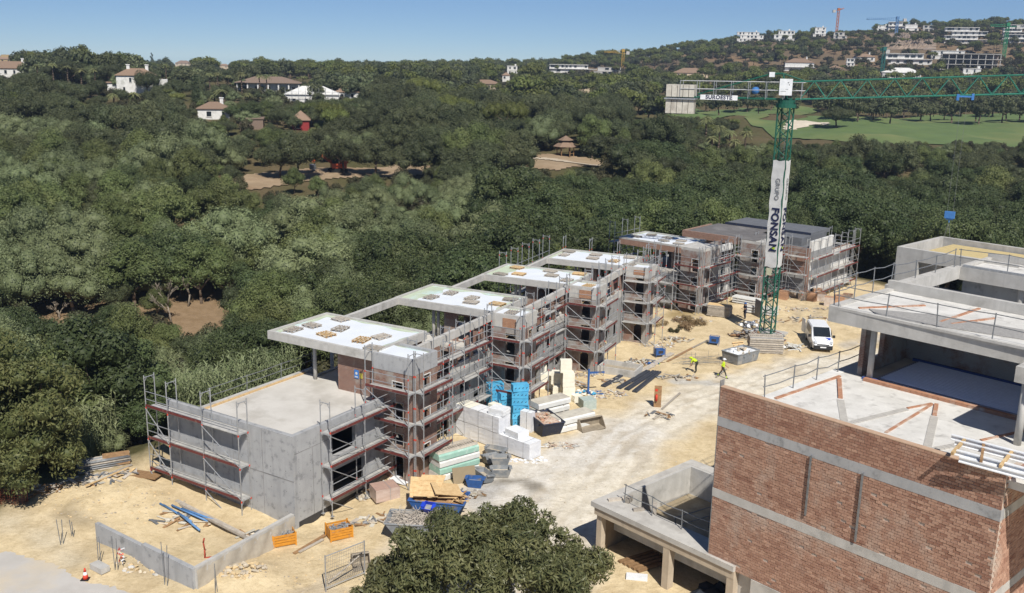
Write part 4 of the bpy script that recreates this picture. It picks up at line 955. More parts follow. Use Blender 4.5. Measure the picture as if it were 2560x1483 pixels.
def roof_slab(bld, fr, A, Bd, zs, fascia=.56, m_=None, kerb=.2, name='roof_slab', prim=True):
    mb = MB(); mb.box(0,A,0,Bd,zs-fascia,zs-.14); o = part(mb,name,m_ or CONC,bld,fr); e = MB(); z0,z1 = zs-.139,zs
    e.box(0,A,0,kerb,z0,z1); e.box(0,A,Bd-kerb,Bd,z0,z1); e.box(0,kerb,kerb+.002,Bd-kerb-.002,z0,z1); e.box(A-kerb,A,kerb+.002,Bd-kerb-.002,z0,z1); part(e,'kerb',m_ or CONC,bld,fr)
    if prim: p = MB(); p.box(kerb+.01,A-kerb-.01,kerb+.01,Bd-kerb-.01,zs-.138,zs-.125); part(p,'primer_coat',PRIMER,bld,fr)
    return o
def framed_opening(bld, fr, axis_, u0, u1, v, z0, z1, out=-1, white=True):
    """white sub-frame in an opening, timber strut behind it"""
    b = MB(); w = .045; d = .04*out
    def bx(ua,ub,za,zb): b.box(*((ua,ub,min(v,v+d),max(v,v+d)) if axis_ == 'x' else (min(v,v+d),max(v,v+d),ua,ub)),za,zb)
    bx(u0-w,u0,z0,z1); bx(u1,u1+w,z0,z1); bx(u0-w,u1+w,z1+.001,z1+w); part(b,'window_frame',WHITEW if white else WOODG,bld,fr)
    s = MB(); k = -.12*out
    P = lambda u,z: (u,v+k,z) if axis_ == 'x' else (v+k,u,z)
    s.tube(P(u0,z1-.35),P(u0+.35*(u1-u0)/.9,z1-.02),.03,4); s.tube(P(u1,z1-.35),P(u1-.35*(u1-u0)/.9,z1-.02),.03,4); part(s,'strut',WOOD,bld,fr)
P0 = G(738.5,1310)
rowA = thing('row_of_houses','row of unfinished concrete and brick houses with white flat roofs and stair towers','building',(P0[0],P0[1],0))
FB = (P0[0],P0[1],-32.0)                                    # bare concrete block
UZ = [8.15,7.8,7.5,7.3]; UT = [-30.3,-27.0,-25.0,-24.0]; UP = [(668.3,827),(986.2,742.9),(1202.5,684.9),(1359.5,644.1)]
UF = [(*G(*p,z)[:2],t) for p,z,t in zip(UP,UZ,UT)]; UB = [5.95,5.6,5.35,5.5]; UA = [8.85,8.9,8.6,8.4]
TWA = [(8.95,12.0),(8.9,11.4),(8.65,11.15),(8.45,10.7)]; TWB = [(.05,2.6),(-.3,2.15),(-.3,2.1),(0,2.2)]
# --- bare concrete block with the terrace on top
b = MB(); b.box(-10.7,0,0,.3,-.9,5.31); part(b,'front_wall',CONCG,rowA,FB)
b = MB(); wall(b,'y',.302,8.4,-.3,0,-.0,5.31,[(3.2,6.1,.55,2.1),(3.2,5.3,2.95,4.55)]); part(b,'side_wall',CONCG,rowA,FB)
b = MB(); b.box(-.33,.002,.303,8.4,-.9,-.002); part(b,'black_damp_proofing',BLACKM,rowA,FB)
b = MB(); b.box(-8.2,-.302,.302,9.6,4.7,4.96); part(b,'terrace_floor',FLOORC,rowA,FB)
b = MB(); b.box(-8.45,-8.202,.302,10.5,-1,5.12); part(b,'left_wall',CONC,rowA,FB)
b = MB(); b.box(-8.2,-8.08,.4,9.4,4.962,5.06); part(b,'edge_batten',WOOD,rowA,FB)
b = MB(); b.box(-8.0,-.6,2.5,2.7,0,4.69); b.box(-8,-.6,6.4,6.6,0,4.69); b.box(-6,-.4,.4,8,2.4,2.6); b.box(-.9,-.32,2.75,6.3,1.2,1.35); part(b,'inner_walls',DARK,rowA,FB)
b = MB(); b.box(-.28,-.02,3.22,6.08,2.101,2.2); b.box(-.29,.25,3.1,6.2,.35,.5); part(b,'sill',CONC,rowA,FB)
b = MB()                                                   # casting joints and tie holes
for z in (2.55,): b.box(-10.6,-.01,-.012,-.001,z,z+.05); b.box(.001,.012,.1,3.1,4.2,4.23)
for x in (-2.45,-4.9,-7.35): b.box(x,x+.03,-.008,-.001,-.3,5.25)
b.box(.001,.008,1.55,1.58,-.0,4.2)
for i in range(9):
    for j in range(4): b.tube((-.6-i*1.2,-.006,.6+j*1.25),(-.6-i*1.2,-.001,.6+j*1.25),.035,8)
for i in range(3):
    for j in range(9): b.tube((.001,.45+i*.9,.3+j*.5),(.006,.45+i*.9,.3+j*.5),.03,8)
part(b,'casting_marks',CONCD,rowA,FB)
# --- four houses
FAC = 'first second third fourth'.split()
for k,fr in enumerate(UF):
    zs = UZ[k]; A,Bd = UA[k],UB[k]; zf = 4.72+.012*k; (t0,t1),(s0,s1) = TWA[k],TWB[k]
    roof_slab(rowA,fr,A,Bd,zs)
    fleece(rowA,fr,.5 if k in (0,3) else 1.6,A-.35,.3,Bd-.3,zs-.12,k+4,[.5,1.0,.7,.25][k])
    b0_ = -.6 if k == 0 else -6.3
    # two-storey base: rendered side wall with openings, floor on top
    b = MB(); hs = [] if k == 0 else [(-4.9,-3.7,2.9,4.1),(-2.9,-1.6,.9,2.4),(-5.2,-4.0,.5,2.2)]
    hs += [(3.3,4.6,2.9,4.1),(3.4,4.5,.3,2.3)]
    wall(b,'y',b0_+.01,Bd,t0-.3,t0-.05,-.4,zf-.25,hs); part(b,'side_wall',RENDER,rowA,fr)
    pb = b0_ if k == 0 else -.25; b = MB(); b.box(2.3,t0-.31,pb,Bd+.2,zf-.24,zf); part(b,'terrace_floor',FLOORC,rowA,fr)
    b = MB(); b.box(2.05,2.28,pb,Bd+.2,-3,zf+.1); part(b,'left_wall',CONC,rowA,fr)
    if k:                                                   # sunken patio between this house and the one before
        b = MB(); b.box(2.3,t0-.31,b0_,-.26,2.0,2.25); part(b,'patio_floor',FLOORC,rowA,fr); b = MB(); b.box(2.05,2.28,b0_,-.26,-3,2.6); part(b,'patio_wall',CONC,rowA,fr)
        b = MB(); wall(b,'x',3.4,t0-.31,-.249,-.05,2.251,zf-.241,[(4.4,5.6,2.26,4.2),(6.6,7.6,2.26,4.2)]); wall(b,'x',3.4,t0-.31,b0_,b0_+.2,2.251,zf); part(b,'brick_wall',BRICKL,rowA,fr)
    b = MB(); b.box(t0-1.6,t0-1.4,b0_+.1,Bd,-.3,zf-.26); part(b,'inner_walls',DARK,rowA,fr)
    # pavilion under the roof slab
    b = MB(); zc = zs-.561
    wall(b,'x',4.0 if k else 5.6,A-.15,.9 if k else .55,1.1 if k else .75,zf,zc,[] if k == 0 else [(5.2,6.6,zf+.02,zf+2.1)]); wall(b,'y',1.2,Bd-.4,A-.35,A-.15,zf,zc,[(2.8,4.2,zf+.9,zf+2.0)]); wall(b,'x',3.4,A-.36,Bd-.6,Bd-.4,zf,zc,[(4.3,5.6,zf+.02,zf+2.1)]); part(b,'brick_wall',BRICKL,rowA,fr)
    for cx_,cy_ in ((3.0,1.25),(.9,Bd-.6)) if k == 0 else ((3.0,1.0),(3.3,1.2)):
        c = MB(); c.smooth = True; c.tube((cx_,cy_,zf if cx_ > 2 else -2),(cx_,cy_,zc),.13,12); part(c,'column',CONC,rowA,fr)
    if k:                                                   # beams that tie the roofs together across the patios
        g = math.dist(UF[k][:2],UF[k-1][:2])-UB[k-1]+.3
        b = MB(); b.box(.01,.34,-g,-.005,zs-.56,zs-.02); part(b,'patio_beam',CONC,rowA,fr)
        g2 = math.dist(UF[k][:2],UF[k-1][:2])-TWB[k-1][1]+.1; b = MB(); b.box(A-.32,A-.01,-g2,-.005,zs-.62,zs-.05); part(b,'patio_beam',CONC,rowA,fr)
        b = MB()
        for q in (-1.2,-3.4,-5.6): b.obox((t0-.2,q,zf+1.0),(.2,.5,2.3),rx=.45)
        
        part(b,'brick_strut_wall',BRICKL,rowA,fr)
        b = MB(); b.box(t0-.28,t0-.06,b0_+.2,-.4,zf-.24,zf+.42); part(b,'parapet',CONC,rowA,fr)
    # stair tower
    b = MB(); mx = (t0+t1)/2; ho = [(mx-.05,mx+.75,.15,1.75),(mx-.05,mx+.75,2.35,3.15),(mx-.05,mx+.75,3.6,5.2),(mx-.05,mx+.75,5.85,6.55)]
    if k: ho = [(mx-.1,mx+.7,.1,1.9),(mx-.1,mx+.7,2.5,4.2),(mx-.1,mx+.7,4.7,6.4)]
    m_ = BRICKL if k == 0 else BRICKD
    wall(b,'x',t0,t1,s0,s0+.24,-.3,zs-1.0,ho); side = [(s0+1.1,s0+1.75,1.2,2.3),(s0+1.1,s0+1.75,3.3,4.7),(s0+1.1,s0+1.75,5.5,zs-1.25)]
    wall(b,'y',s0+.242,s1,t1-.24,t1,-.3,zs-1.0,side); wall(b,'y',s0+.242,s1,t0,t0+.2,-.3,zs-1.0); wall(b,'x',t0+.21,t1-.25,s1-.2,s1-.002,-.3,zs-1.0); part(b,'stair_tower_wall',m_,rowA,fr)
    for h in ho: framed_opening(rowA,fr,'x',h[0],h[1],s0-.001,h[2],h[3],-1,k < 1 and h[2] > 5)
    for h in side: framed_opening(rowA,fr,'y',h[0],h[1],t1+.001,h[2],h[3],1,k < 1)
    for z in (2.4,4.75): b = MB(); b.box(t0+.21,t1-.25,s0+.25,s1-.22,z-.2,z); part(b,'landing',CONCD,rowA,fr)
    cap = MB(); z1 = zs+.02; cap.box(t0-.02,t1+.02,s0-.02,s0+.2,zs-1.0,z1); cap.box(t1-.2,t1+.02,s0+.201,s1+.02,zs-1.0,z1); cap.box(t0+.25,t1-.201,s1-.2,s1+.02,zs-.8,z1); z1 = zs+.02; part(cap,'tower_parapet',CONCG if k < 1 else CONC,rowA,fr); cp = MB(); cp.box(t0-.05,t1-.205,s0+.205,s1-.205,zs-.4,zs-.13); part(cp,'tower_roof',PRIMER,rowA,fr); fleece(rowA,fr,t0-.4,t1-.25,s0+.25,s1-.3,zs-.115,k+50,.2)
    if k in (1,2,3): c = MB(); c.box(mx-.35,mx+.75,s0-.05,s0-.021,zs-.95 if k < 3 else zs-.7,zs-.25); part(c,'brick_panel',brick_mat(f'tan_brick_{k}',(.40,.2,.11),(.3,.14,.08),(.42,.33,.25)),rowA,fr)
    # pallets holding the fleece down
    rr = random.Random(40+k); spots = [[(1.15,1.25),(1.45,2.75),(2.0,5.1),(3.6,3.2),(3.75,1.6),(6.5,1.9),(7.1,3.2),(8.3,.9)],[(2.4,1.6),(3.0,3.6),(5.3,3.0),(5.9,1.8),(8.1,4.2),(7.9,2.4),(10.0,.8)],[(1.5,.9),(1.6,4.2),(2.9,1.8),(4.9,4.3),(5.7,2.7),(7.6,4.6),(7.6,1.6),(10.0,.7)],[(1.2,2.4),(1.0,4.3),(4.3,2.2),(4.0,4.0),(6.6,2.0),(7.4,4.4),(8.4,1.2)]][k]
    for n_,(pa,pb) in enumerate(sorted(spots)):
        x,y = frame_xy(fr,pa,pb); pallet(f'weathered pallet, {ORD[n_]} from the outer edge, on the {FAC[k]} white roof from the concrete block',(x,y,zs-.085 if pa < A else zs-.15),math.radians(fr[2]+rr.choice((0,90))+rr.uniform(-14,14)),rr.random() < .25,'pallets on the white roofs',.98)
# blue safety sign and yellow notice on the brick pier
FU = UF[0]; b = MB(); b.box(7.0,7.34,.50,.53,zs*0+6.0,6.55); sg = part(b,'safety_sign',mat('sign_blue',(.05,.2,.55)),rowA,FU)
b = MB(); b.sphere((7.17,.492,6.33),.1,1,.1,1,8,4); b.box(7.05,7.29,.493,.498,6.06,6.14); part(b,'sign_symbol',WHITEW,rowA,FU)
b = MB(); b.box(7.45,7.66,.50,.52,6.05,6.4); part(b,'notice',mat('notice_yellow',(.6,.5,.08)),rowA,FU)
# edge rails on the block terrace
e0 = frame_xy(FB,-8.35,1.4); e1 = frame_xy(FB,-8.35,10.4); railing('steel edge rail along the left side of the bare concrete terrace',[(*e0,5.1),(*e1,5.1)],1.05,every=2.6)
for k in (1,2,3):
    fr = UF[k]; zf = 4.72+.012*k; railing(f'thin edge rail at the open side of the patio before the {FAC[k]} white roof',[(*frame_xy(fr,2.2,-5.6),2.6),(*frame_xy(fr,2.2,-.4),2.6)],1.0)
# --- scaffolds of the row
DK = [.85,2.9,4.95]
scaffold('scaffold on the front of the bare concrete block, red toe boards',FB,-11.5,-.14,'a',[2.0,3.05,3.05],DK,-.3,2.0,brace=0)
scaffold('scaffold on the street side of the bare concrete block beside the window openings',FB,.18,2.1,'b',[3.0,2.9],DK,-.1,2.0,brace=0)
for k,fr in enumerate(UF):
    (t0,t1),(s0,s1) = TWA[k],TWB[k]; dk = [2.15,4.2,6.25] if k == 0 else [2.1,4.1,6.1]
    scaffold(f'scaffold on the near face of the {FAC[k]} stair tower from the concrete block',fr,t0+.05,s0-.18,'a',[t1-t0+.25],dk,0,2.6,brace=0,toe=k < 3)
    scaffold(f'scaffold on the street face of the {FAC[k]} stair tower from the concrete block',fr,t1+.2,s0-.2,'b',[s1-s0+.6],dk,0,2.6,brace=1)
    nxt = math.dist(UF[k][:2],UF[k+1][:2])-.9 if k < 3 else 8.6
    n = max(2,round((nxt-s1-.6)/2.0)); L_ = (nxt-s1-.7)/n
    scaffold(f'scaffold along the rendered side wall behind the {FAC[k]} stair tower',fr,t0+.2+(.3 if k == 0 else 0.1),s1+.35,'b',[L_]*n,[2.0,4.05,6.1],0,2.4,brace=k)
scaffold('scaffold standing behind the left edge of the third and fourth white roofs',(UF[2][0],UF[2][1],-25.0),-.6,UB[2]-.4,'b',[2.57]*4,[2.0,4.05,6.1],-3,2.6,toe=False,brace=5)
scaffold('scaffold across the back of the fourth white roof',UF[3],-.3,UB[3]+1.2,'a',[2.9,3.0,3.0],[2.0,4.05,6.1],-2,2.4,toe=False)
# ================================================================== second block of houses at the end of the street
OB = G(1547.6,591.7,7.0); FRB = (OB[0],OB[1],-40.0)
rowB = thing('end_house_block','far block of houses with brick fascia, dark roofs and white end walls','building',(OB[0],OB[1],0))
roof_slab(rowB,FRB,8.0,5.5,7.0,.18); b = MB(); b.box(0.01,8.0,.0,.25,6.2,6.815); b.box(0,.25,.251,5.4,6.2,6.815); b.box(.3,7.7,.3,5.3,6.5,6.81); part(b,'brick_fascia',brick_mat('brick_fascia_mat',(.32,.18,.125),(.25,.135,.095),(.42,.36,.3)),rowB,FRB)
fleece(rowB,FRB,.4,7.8,.3,5.2,6.885,33,.2)
for n_,(pa,pb) in enumerate(((1.3,1.6),(1.9,3.8),(4.2,3.6),(4.9,1.6),(6.3,3.0),(7.0,1.2))): pallet(f'weathered pallet, {ORD[n_]} from the outer edge, on the white roof with brick fascia',(*frame_xy(FRB,pa,pb),6.93),math.radians(-40+RNG.uniform(-20,20)),False,'pallets on the white roofs',.92)
b = MB(); b.box(2.2,7.8,-.3,12,3.9,4.1); part(b,'terrace_floor',FLOORC,rowB,FRB); b = MB(); b.box(2.0,2.19,-.3,12,-3,4.2); b.box(2.2,7.79,-.29,-.05,0,3.89); part(b,'base_wall',RENDER,rowB,FRB)
b = MB(); wall(b,'x',4.2,7.9,1.2,1.4,4.11,6.49,[(5.0,6.2,4.12,6.1)]); b.box(3.6,7.9,5.0,5.2,4.11,6.49); part(b,'brick_wall',BRICKD,rowB,FRB)
def towerB(a0,a1,b0,b1,z1,m_,seed):
    b = MB(); mx = (a0+a1)/2; ho = [(mx+.1,mx+.9,.2,2.0),(mx+.1,mx+.9,2.7,3.9),(mx+.1,mx+.9,4.4,5.8)]; wall(b,'x',a0,a1,b0,b0+.24,-.3,z1-.3,ho); wall(b,'y',b0+.241,b1,a1-.24,a1,-.3,z1-.3,[(b0+1.2,b0+1.9,3.0,4.4),(b0+1.2,b0+1.9,.6,2.0)]); wall(b,'y',b0+.241,b1,a0,a0+.2,-.3,z1-.3); part(b,'stair_tower_wall',m_,rowB,FRB)
    for h in ho: framed_opening(rowB,FRB,'x',h[0],h[1],b0-.001,h[2],h[3],-1,True)
    b = MB(); b.box(a0+.21,a1-.25,b0+.25,b1,2.2,2.4); b.box(a0,a1,b0+.0,b1,z1-.299,z1); part(b,'tower_roof',CONC,rowB,FRB)
towerB(8.02,10.6,.1,4.0,6.95,BRICKD,1)
b = MB(); wall(b,'y',4.02,9.5,9.0,9.25,-.3,4.3,[(5.0,6.3,2.6,3.8),(7.2,8.4,.6,2.2),(7.0,8.0,2.6,3.8)]); part(b,'side_wall',WHITEW,rowB,FRB)
b = MB(); b.box(8.95,9.3,4.02,9.45,5.6,6.3); part(b,'parapet',WHITEW,rowB,FRB); b = MB(); b.box(7.6,7.8,4.1,9.4,4.1,6.4); part(b,'inner_wall',BRICKD,rowB,FRB)
# dark-roofed middle house
mo = FRB; b = MB(); b.box(2.7,10.0,9.3,9.55,6.2,7.0); b.box(2.7,2.95,9.551,16.0,6.2,7.0); part(b,'brick_fascia',MATS['brick_fascia_mat'],rowB,mo)
DR = mat('dark_roof_felt',(.16,.15,.145),(.125,.118,.113),1.5,c3=(.21,.2,.19),sc3=.5,rough=.75)
b = MB(); b.box(2.96,12.0,9.56,17.5,6.6,6.9); part(b,'felt_roof',DR,rowB,mo); b = MB(); b.box(4.0,9.0,10.0,10.2,4.11,6.19); part(b,'brick_wall',BRICKD,rowB,mo)
towerB(10.1,13.0,9.5,12.5,6.8,BRICKD,2)
b = MB(); b.box(4.0,15,17.6,23,6.7,7.15); part(b,'felt_roof',mat('slate_roof_felt',(.15,.155,.165),(.12,.125,.135),1.5,rough=.7),rowB,mo); b = MB(); b.box(3.9,15,17.55,17.58,6.65,7.2); part(b,'roof_edge',NAVY,rowB,mo)
# last house: brick front, white rendered end
c7 = G(2026.6,616,6.3); F7 = (c7[0],c7[1],-40.0)
b = MB(); b.box(-6.4,0,0,.25,-.5,6.0); part(b,'brick_front_wall',BRICKL,rowB,F7); b = MB(); b.box(-6.4,-.3,-.02,-.001,-.5,2.9); part(b,'render_coat',RENDER,rowB,F7)
b = MB(); b.box(-6.4,-.26,.26,8.0,5.7,6.0); b.box(-6.4,-1.5,.9,8,6.01,6.9); part(b,'felt_roof',MATS['slate_roof_felt'],rowB,F7)
b = MB(); wall(b,'y',.251,6.5,-.25,0,-.5,6.8,[(.9,1.9,1.6,3.2),(.8,2.2,-.2,1.2)]); wall(b,'y',6.501,12.0,-.25,0,-.5,5.0); wall(b,'x',-5,-.26,11.8,12.0,-.5,5.0); part(b,'end_wall',WHITEW,rowB,F7)
b = MB(); b.box(-.24,-.02,6.6,11.9,5.001,5.12); b.box(-5,-.3,6.5,6.75,3,5.3); part(b,'brick_coping',BRICKL,rowB,F7)
b = MB(); b.box(.001,.02,.3,6.4,4.6,5.6); b.box(.001,.02,.3,6.4,2.6,3.4); b.box(.001,.02,6.6,11.8,1.6,2.3); part(b,'render_patch',RENDER,rowB,F7)
SB = 'steel scaffolds round the far block'
scaffold('scaffold on the brick-fascia house facing the white roofs',FRB,.2,-.5,'a',[1.95]*4,[.9,2.95],-.2,2.6,brace=1,group=SB,toe=False)
scaffold('scaffold tower standing at the outer corner of the brick-fascia house',FRB,-2.0,1.0,'b',[2.6,2.6],[2.0,4.05,6.1],-3,2.4,group=SB,toe=False)
scaffold('scaffold on the near face of the brick-fascia house stair tower',FRB,7.9,-.25,'a',[2.9],[1.0,3.05,5.1],0,2.3,group=SB)
scaffold('scaffold on the street face of the brick-fascia house stair tower',FRB,10.9,.1,'b',[2.2,2.2],[1.0,3.05,5.1],0,2.3,group=SB)
scaffold('scaffold between the two far stair towers',FRB,9.6,4.4,'b',[1.67]*3,[1.0,3.05,5.1],0,2.2,brace=1,group=SB)
scaffold('scaffold on the near face of the far stair tower behind the crane mast',FRB,10.1,9.2,'a',[3.1],[1.0,3.05,5.1],0,2.3,group=SB,toe=False)
scaffold('scaffold on the street face of the far stair tower behind the crane mast',FRB,13.3,9.4,'b',[1.75]*3,[1.0,3.05,5.1],0,2.3,group=SB)
scaffold('scaffold over the brick front of the last house',F7,-6.3,-.3,'a',[2.1,2.1,2.1],[1.0,3.05,5.1],-.2,2.2,group=SB,toe=False)
scaffold('scaffold on the white end wall of the last house',F7,.35,.1,'b',[2.0]*6,[.8,2.85,4.9],-.2,2.2,brace=1,group=SB)
scaffold('scaffold at the far corner of the white end wall',F7,-2.6,12.3,'a',[3.0],[.8,2.85,4.9],-.2,2.0,group=SB,toe=False)

# ================================================================== brick building on the right
QR = G(1770.7,1382.4,3.0); FRC = (QR[0],QR[1],-47.5)
bldC = thing('brick_building','red brick building shell with concrete bands and open roof pavilion','building',(QR[0],QR[1],0))
def Rp(px, py, z):                                          # photo point on a level of this building, in its own axes
    p = at_z(px,py,z); t = math.radians(FRC[2]); d = p[:2]-np.array(FRC[:2]); return (float(d@np.array([math.cos(t),math.sin(t)])),float(d@np.array([-math.sin(t),math.cos(t)])))
LEN, ZB0, ZT = 12.8, 2.7, 11.5
MORT = mat('mortar_joint',(.50,.42,.35),(.42,.345,.285),6,bump=.3); BANDS = [(6.02,6.45),(9.6,10.05)]
b = MB(); b.box(0,LEN-.26,.02,.26,ZB0,ZT-.02); part(b,'mortar_core',MORT,bldC,FRC); b = MB(); b.box(LEN-.259,LEN-.02,.02,6.8,ZB0,ZT-.02); part(b,'mortar_core',MORT,bldC,FRC)
for z0,z1 in BANDS:
    b = MB(); b.box(-.02,LEN+.005,-.025,.27,z0,z1); part(b,'floor_band',CONCG if z0 > 8 else CONC,bldC,FRC); b = MB(); b.box(LEN-.25,LEN+.02,.271,6.8,z0+.02,z1); part(b,'floor_band',CONC,bldC,FRC)
b = MB(); b.box(-.03,.012,-.01,.28,ZB0,ZT+.3); part(b,'corner_profile',CONCD,bldC,FRC); b = MB(); b.box(.015,LEN+.02,-.02,.3,ZT-.019,ZT+.02); part(b,'coping',mat('brick_coping_tan',(.48,.34,.24),(.42,.28,.19),3),bldC,FRC)
mt, nt, B_, N, L = _nodes('fired_brick'); at_ = N('Attribute'); at_.attribute_name = 'tint'; oi = N('ObjectInfo'); tc = N('TexCoord')
o = _mix(N,L,at_.outputs['Fac'],(.29,.155,.11),(.49,.31,.225)); o = _mix(N,L,_noise(N,L,tc.outputs['Object'],18,4,.6,.45,.7),o,_mix(N,L,1.0,o,(.8,.78,.76),'MULTIPLY')); o = _mix(N,L,_noise(N,L,tc.outputs['Object'],.45,5,.65,.5,.72),o,(.47,.37,.30)); L(o,B_.inputs['Base Color']); B_.inputs['Roughness'].default_value = .9; B_.inputs['Specular IOR Level'].default_value = .15
BRICKM = mt
rb = random.Random(9); BL,BH = .262,.128; bricks = []
for s0,s1 in ((ZB0,6.02),(6.45,9.6),(10.05,ZT-.02)):
    n = round((s1-s0)/BH); bh = (s1-s0)/n
    for j in range(n):
        off = (j % 2)*.5*BL+rb.uniform(-.02,.02); x = -off
        while x < LEN-.01:
            xa,xb = max(x,.012)+.009,min(x+BL,LEN)-.009; x += BL
            if xb-xa < .04: continue
            rough_ = .002 if s0 > 10 else .006
            if s0 < 10 and rb.random() < .012: continue       # a brick left out
            bricks.append((xa,xb,s0+j*bh+.008,s0+(j+1)*bh-.008,rb.gauss(0,rough_),'f'))
for s0,s1 in ((ZB0,6.02),(6.45,9.6),(10.05,ZT-.02)):
    n = round((s1-s0)/BH); bh = (s1-s0)/n
    for j in range(n):
        x = .3-(j % 2)*.5*BL
        while x < 4.6:
            bricks.append((max(x,.02)+.006,x+BL-.006,s0+j*bh+.006,s0+(j+1)*bh-.006,rb.gauss(0,.004),'s')); x += BL
def brick_pt(q, x, d, z): return (x,-d,z) if q == 'f' else (LEN+d,x,z)
def shade(k=None):
    if k is None: return min(1,max(0,rb.gauss(.5,.27)))
    m_ = .34 if k[2] > 10 else .55; w_ = float(waves(np.array(k[0]*.8),np.array(k[2]*5.0),6,6,2)); return min(1,max(0,rb.gauss(m_,.2)-(.4 if w_ > .75 else 0)))
tcam = math.radians(FRC[2])
def bdist(k):
    x,y,_ = brick_pt(k[5],(k[0]+k[1])/2,0,0); w = frame_xy(FRC,x,y); return math.hypot(w[0],w[1])+.5*abs((k[2]+k[3])/2-9.0)
bricks.sort(key=lambda k: (k[5] != 'f',bdist(k)))
def brick_box(mb, k):
    d = .012+k[4]; j = lambda: rb.uniform(-.004,.004)
    P = [brick_pt(k[5],x+j(),dd+(j() if dd > 0 else 0),z+j()) for dd in (-.03,d) for x,z in ((k[0],k[2]),(k[1],k[2]),(k[1],k[3]),(k[0],k[3]))]
    mb.add(P,[(4,5,6,7),(0,1,5,4),(1,2,6,5),(2,3,7,6),(3,0,4,7)] if k[5] == 'f' else [(4,5,6,7),(0,1,5,4),(1,2,6,5),(2,3,7,6),(3,0,4,7)])
pick = []
for k in bricks:                                            # the ones that show largest: whole bricks at the near end of the wall
    if len(pick) < 300 and k[5] == 'f' and k[1]-k[0] > .2 and 5.0 < k[2] < 11.2: pick.append(k)
ps = set(map(id,pick)); rest_ = MB(); tints = []
for k in bricks:
    if id(k) not in ps: brick_box(rest_,k); tints += [shade(k)]*5
o = part(rest_,'brickwork',BRICKM,bldC,FRC); o['kind'] = 'stuff'; a_ = o.data.attributes.new('tint','FLOAT','FACE'); a_.data.foreach_set('value',np.array(tints,'f'))
bv = []
for i in range(14):
    m_ = MB(); j = lambda: rb.uniform(-.005,.005); P = [(x+j(),y,z+j()) for y in (.03,0) for x,z in ((-.122,-.056),(.122,-.056),(.122,.056),(-.122,.056))]; m_.add(P,[(4,5,6,7),(0,1,5,4),(1,2,6,5),(2,3,7,6),(3,0,4,7)]); me_ = m_.mesh('brick',BRICKM); a_ = me_.attributes.new('tint','FLOAT','FACE'); a_.data.foreach_set('value',np.full(5,shade(),'f')); bv.append(me_)
for k in pick:
    w = frame_xy(FRC,(k[0]+k[1])/2,-.012-k[4]); link('brick',bv[rb.randrange(14)],bldC,(w[0]-QR[0],w[1]-QR[1],(k[2]+k[3])/2),math.radians(FRC[2]))
for (px,y0,y1) in ((1450+1325/2.27,1135,1282),(1450+1685/2.27,1163,1328)):
    a0 = Rp(px,y0,9.7)[0]; zlo = 6.9 if px < 2100 else 6.6; b = MB(); b.box(a0,a0+.05,-.12,-.04,zlo,9.7); b.box(a0+.05,a0+.09,-.12,-.09,zlo,9.7); part(b,'steel_channel',STEELD,bldC,FRC)
# roof of the front volume, screed and brick levelling strips
SCREED = mat('chalky_screed',(.66,.645,.61),(.55,.535,.5),1.1,c3=(.40,.385,.36),sc3=1.6,lo3=.54,hi3=.72,bump=.1)
b = MB(); b.box(2.1,17,.27,7.3,10.9,11.2); part(b,'roof_screed',SCREED,bldC,FRC); b = MB(); b.box(1.55,2.098,.6,7.6,10.8,11.22); part(b,'roof_edge',WHITEW,bldC,FRC)
TANB = mat('tan_brick',(.44,.23,.14),(.36,.18,.11),5,c3=(.5,.42,.35),sc3=1.5)
def strip(pts, w, h, m_, name, z=11.2):
    b = MB()
    for (p,q) in zip(pts[:-1],pts[1:]):
        A_,B2 = Rp(*p,z),Rp(*q,z); d = math.dist(A_,B2); ang = math.atan2(B2[1]-A_[1],B2[0]-A_[0]); n = max(1,round(d/.26))
        for i in range(n):
            f = (i+.5)/n; b.obox((A_[0]+(B2[0]-A_[0])*f,A_[1]+(B2[1]-A_[1])*f,z+h/2+.001*(i%3)),(d/n-.012,w,h),rz=ang+rb.uniform(-.03,.03))
    return part(b,name,m_,bldC,FRC)
strip([(1938,998),(2100,942)],.14,.07,TANB,'brick_strip'); strip([(2098,948),(2101,997)],.2,.07,TANB,'brick_strip'); strip([(2330,1012),(2214,1083)],.12,.05,TANB,'brick_strip'); strip([(2330,1010),(2268,1022)],.12,.05,TANB,'brick_strip'); strip([(2341,1012),(2336,1040)],.18,.07,TANB,'brick_strip'); strip([(2590,1072),(2452,1102)],.12,.05,TANB,'brick_strip'); strip([(2160,951),(2575,1058)],.26,.15,TANB,'brick_kerb')
SCR2 = mat('grey_mortar',(.46,.44,.4),(.4,.38,.35),3)
strip([(2101,1000),(2112,1062)],.32,.02,SCR2,'mortar_strip'); strip([(2336,1042),(2318,1120)],.32,.02,SCR2,'mortar_strip'); strip([(2266,1024),(2120,1060)],.3,.04,SCR2,'mortar_strip'); strip([(2448,1104),(2330,1125)],.3,.04,SCR2,'mortar_strip')
# pavilion
zp = 14.7; s0_ = (1.55,6.35)
poly = [(s0_[0],s0_[1]),(11.3,6.5),(11.3,3.7),(19,3.7),(19,13.0),(s0_[0]-.25,13.0)]
b = MB(); b.prism(poly,zp-.78,zp-.12); part(b,'pavilion_slab',CONC,bldC,FRC); b = MB(); b.box(s0_[0]+.002,18.9,s0_[1]+.002,s0_[1]+.25,zp-.119,zp); b.box(s0_[0]-.1,s0_[0]+.25,s0_[1]+.251,12.4,zp-.119,zp); b.box(s0_[0]-.1,18.9,12.4,12.7,zp-.119,zp+.42); part(b,'kerb',CONC,bldC,FRC)
b = MB(); b.box(s0_[0]+.26,18.9,s0_[1]+.26,12.38,zp-.118,zp-.09); part(b,'pavilion_screed',SCREED,bldC,FRC)
GRAVM = mat('grey_gravel',(.36,.35,.33),(.27,.26,.25),9,bump=.5,bsc=40)
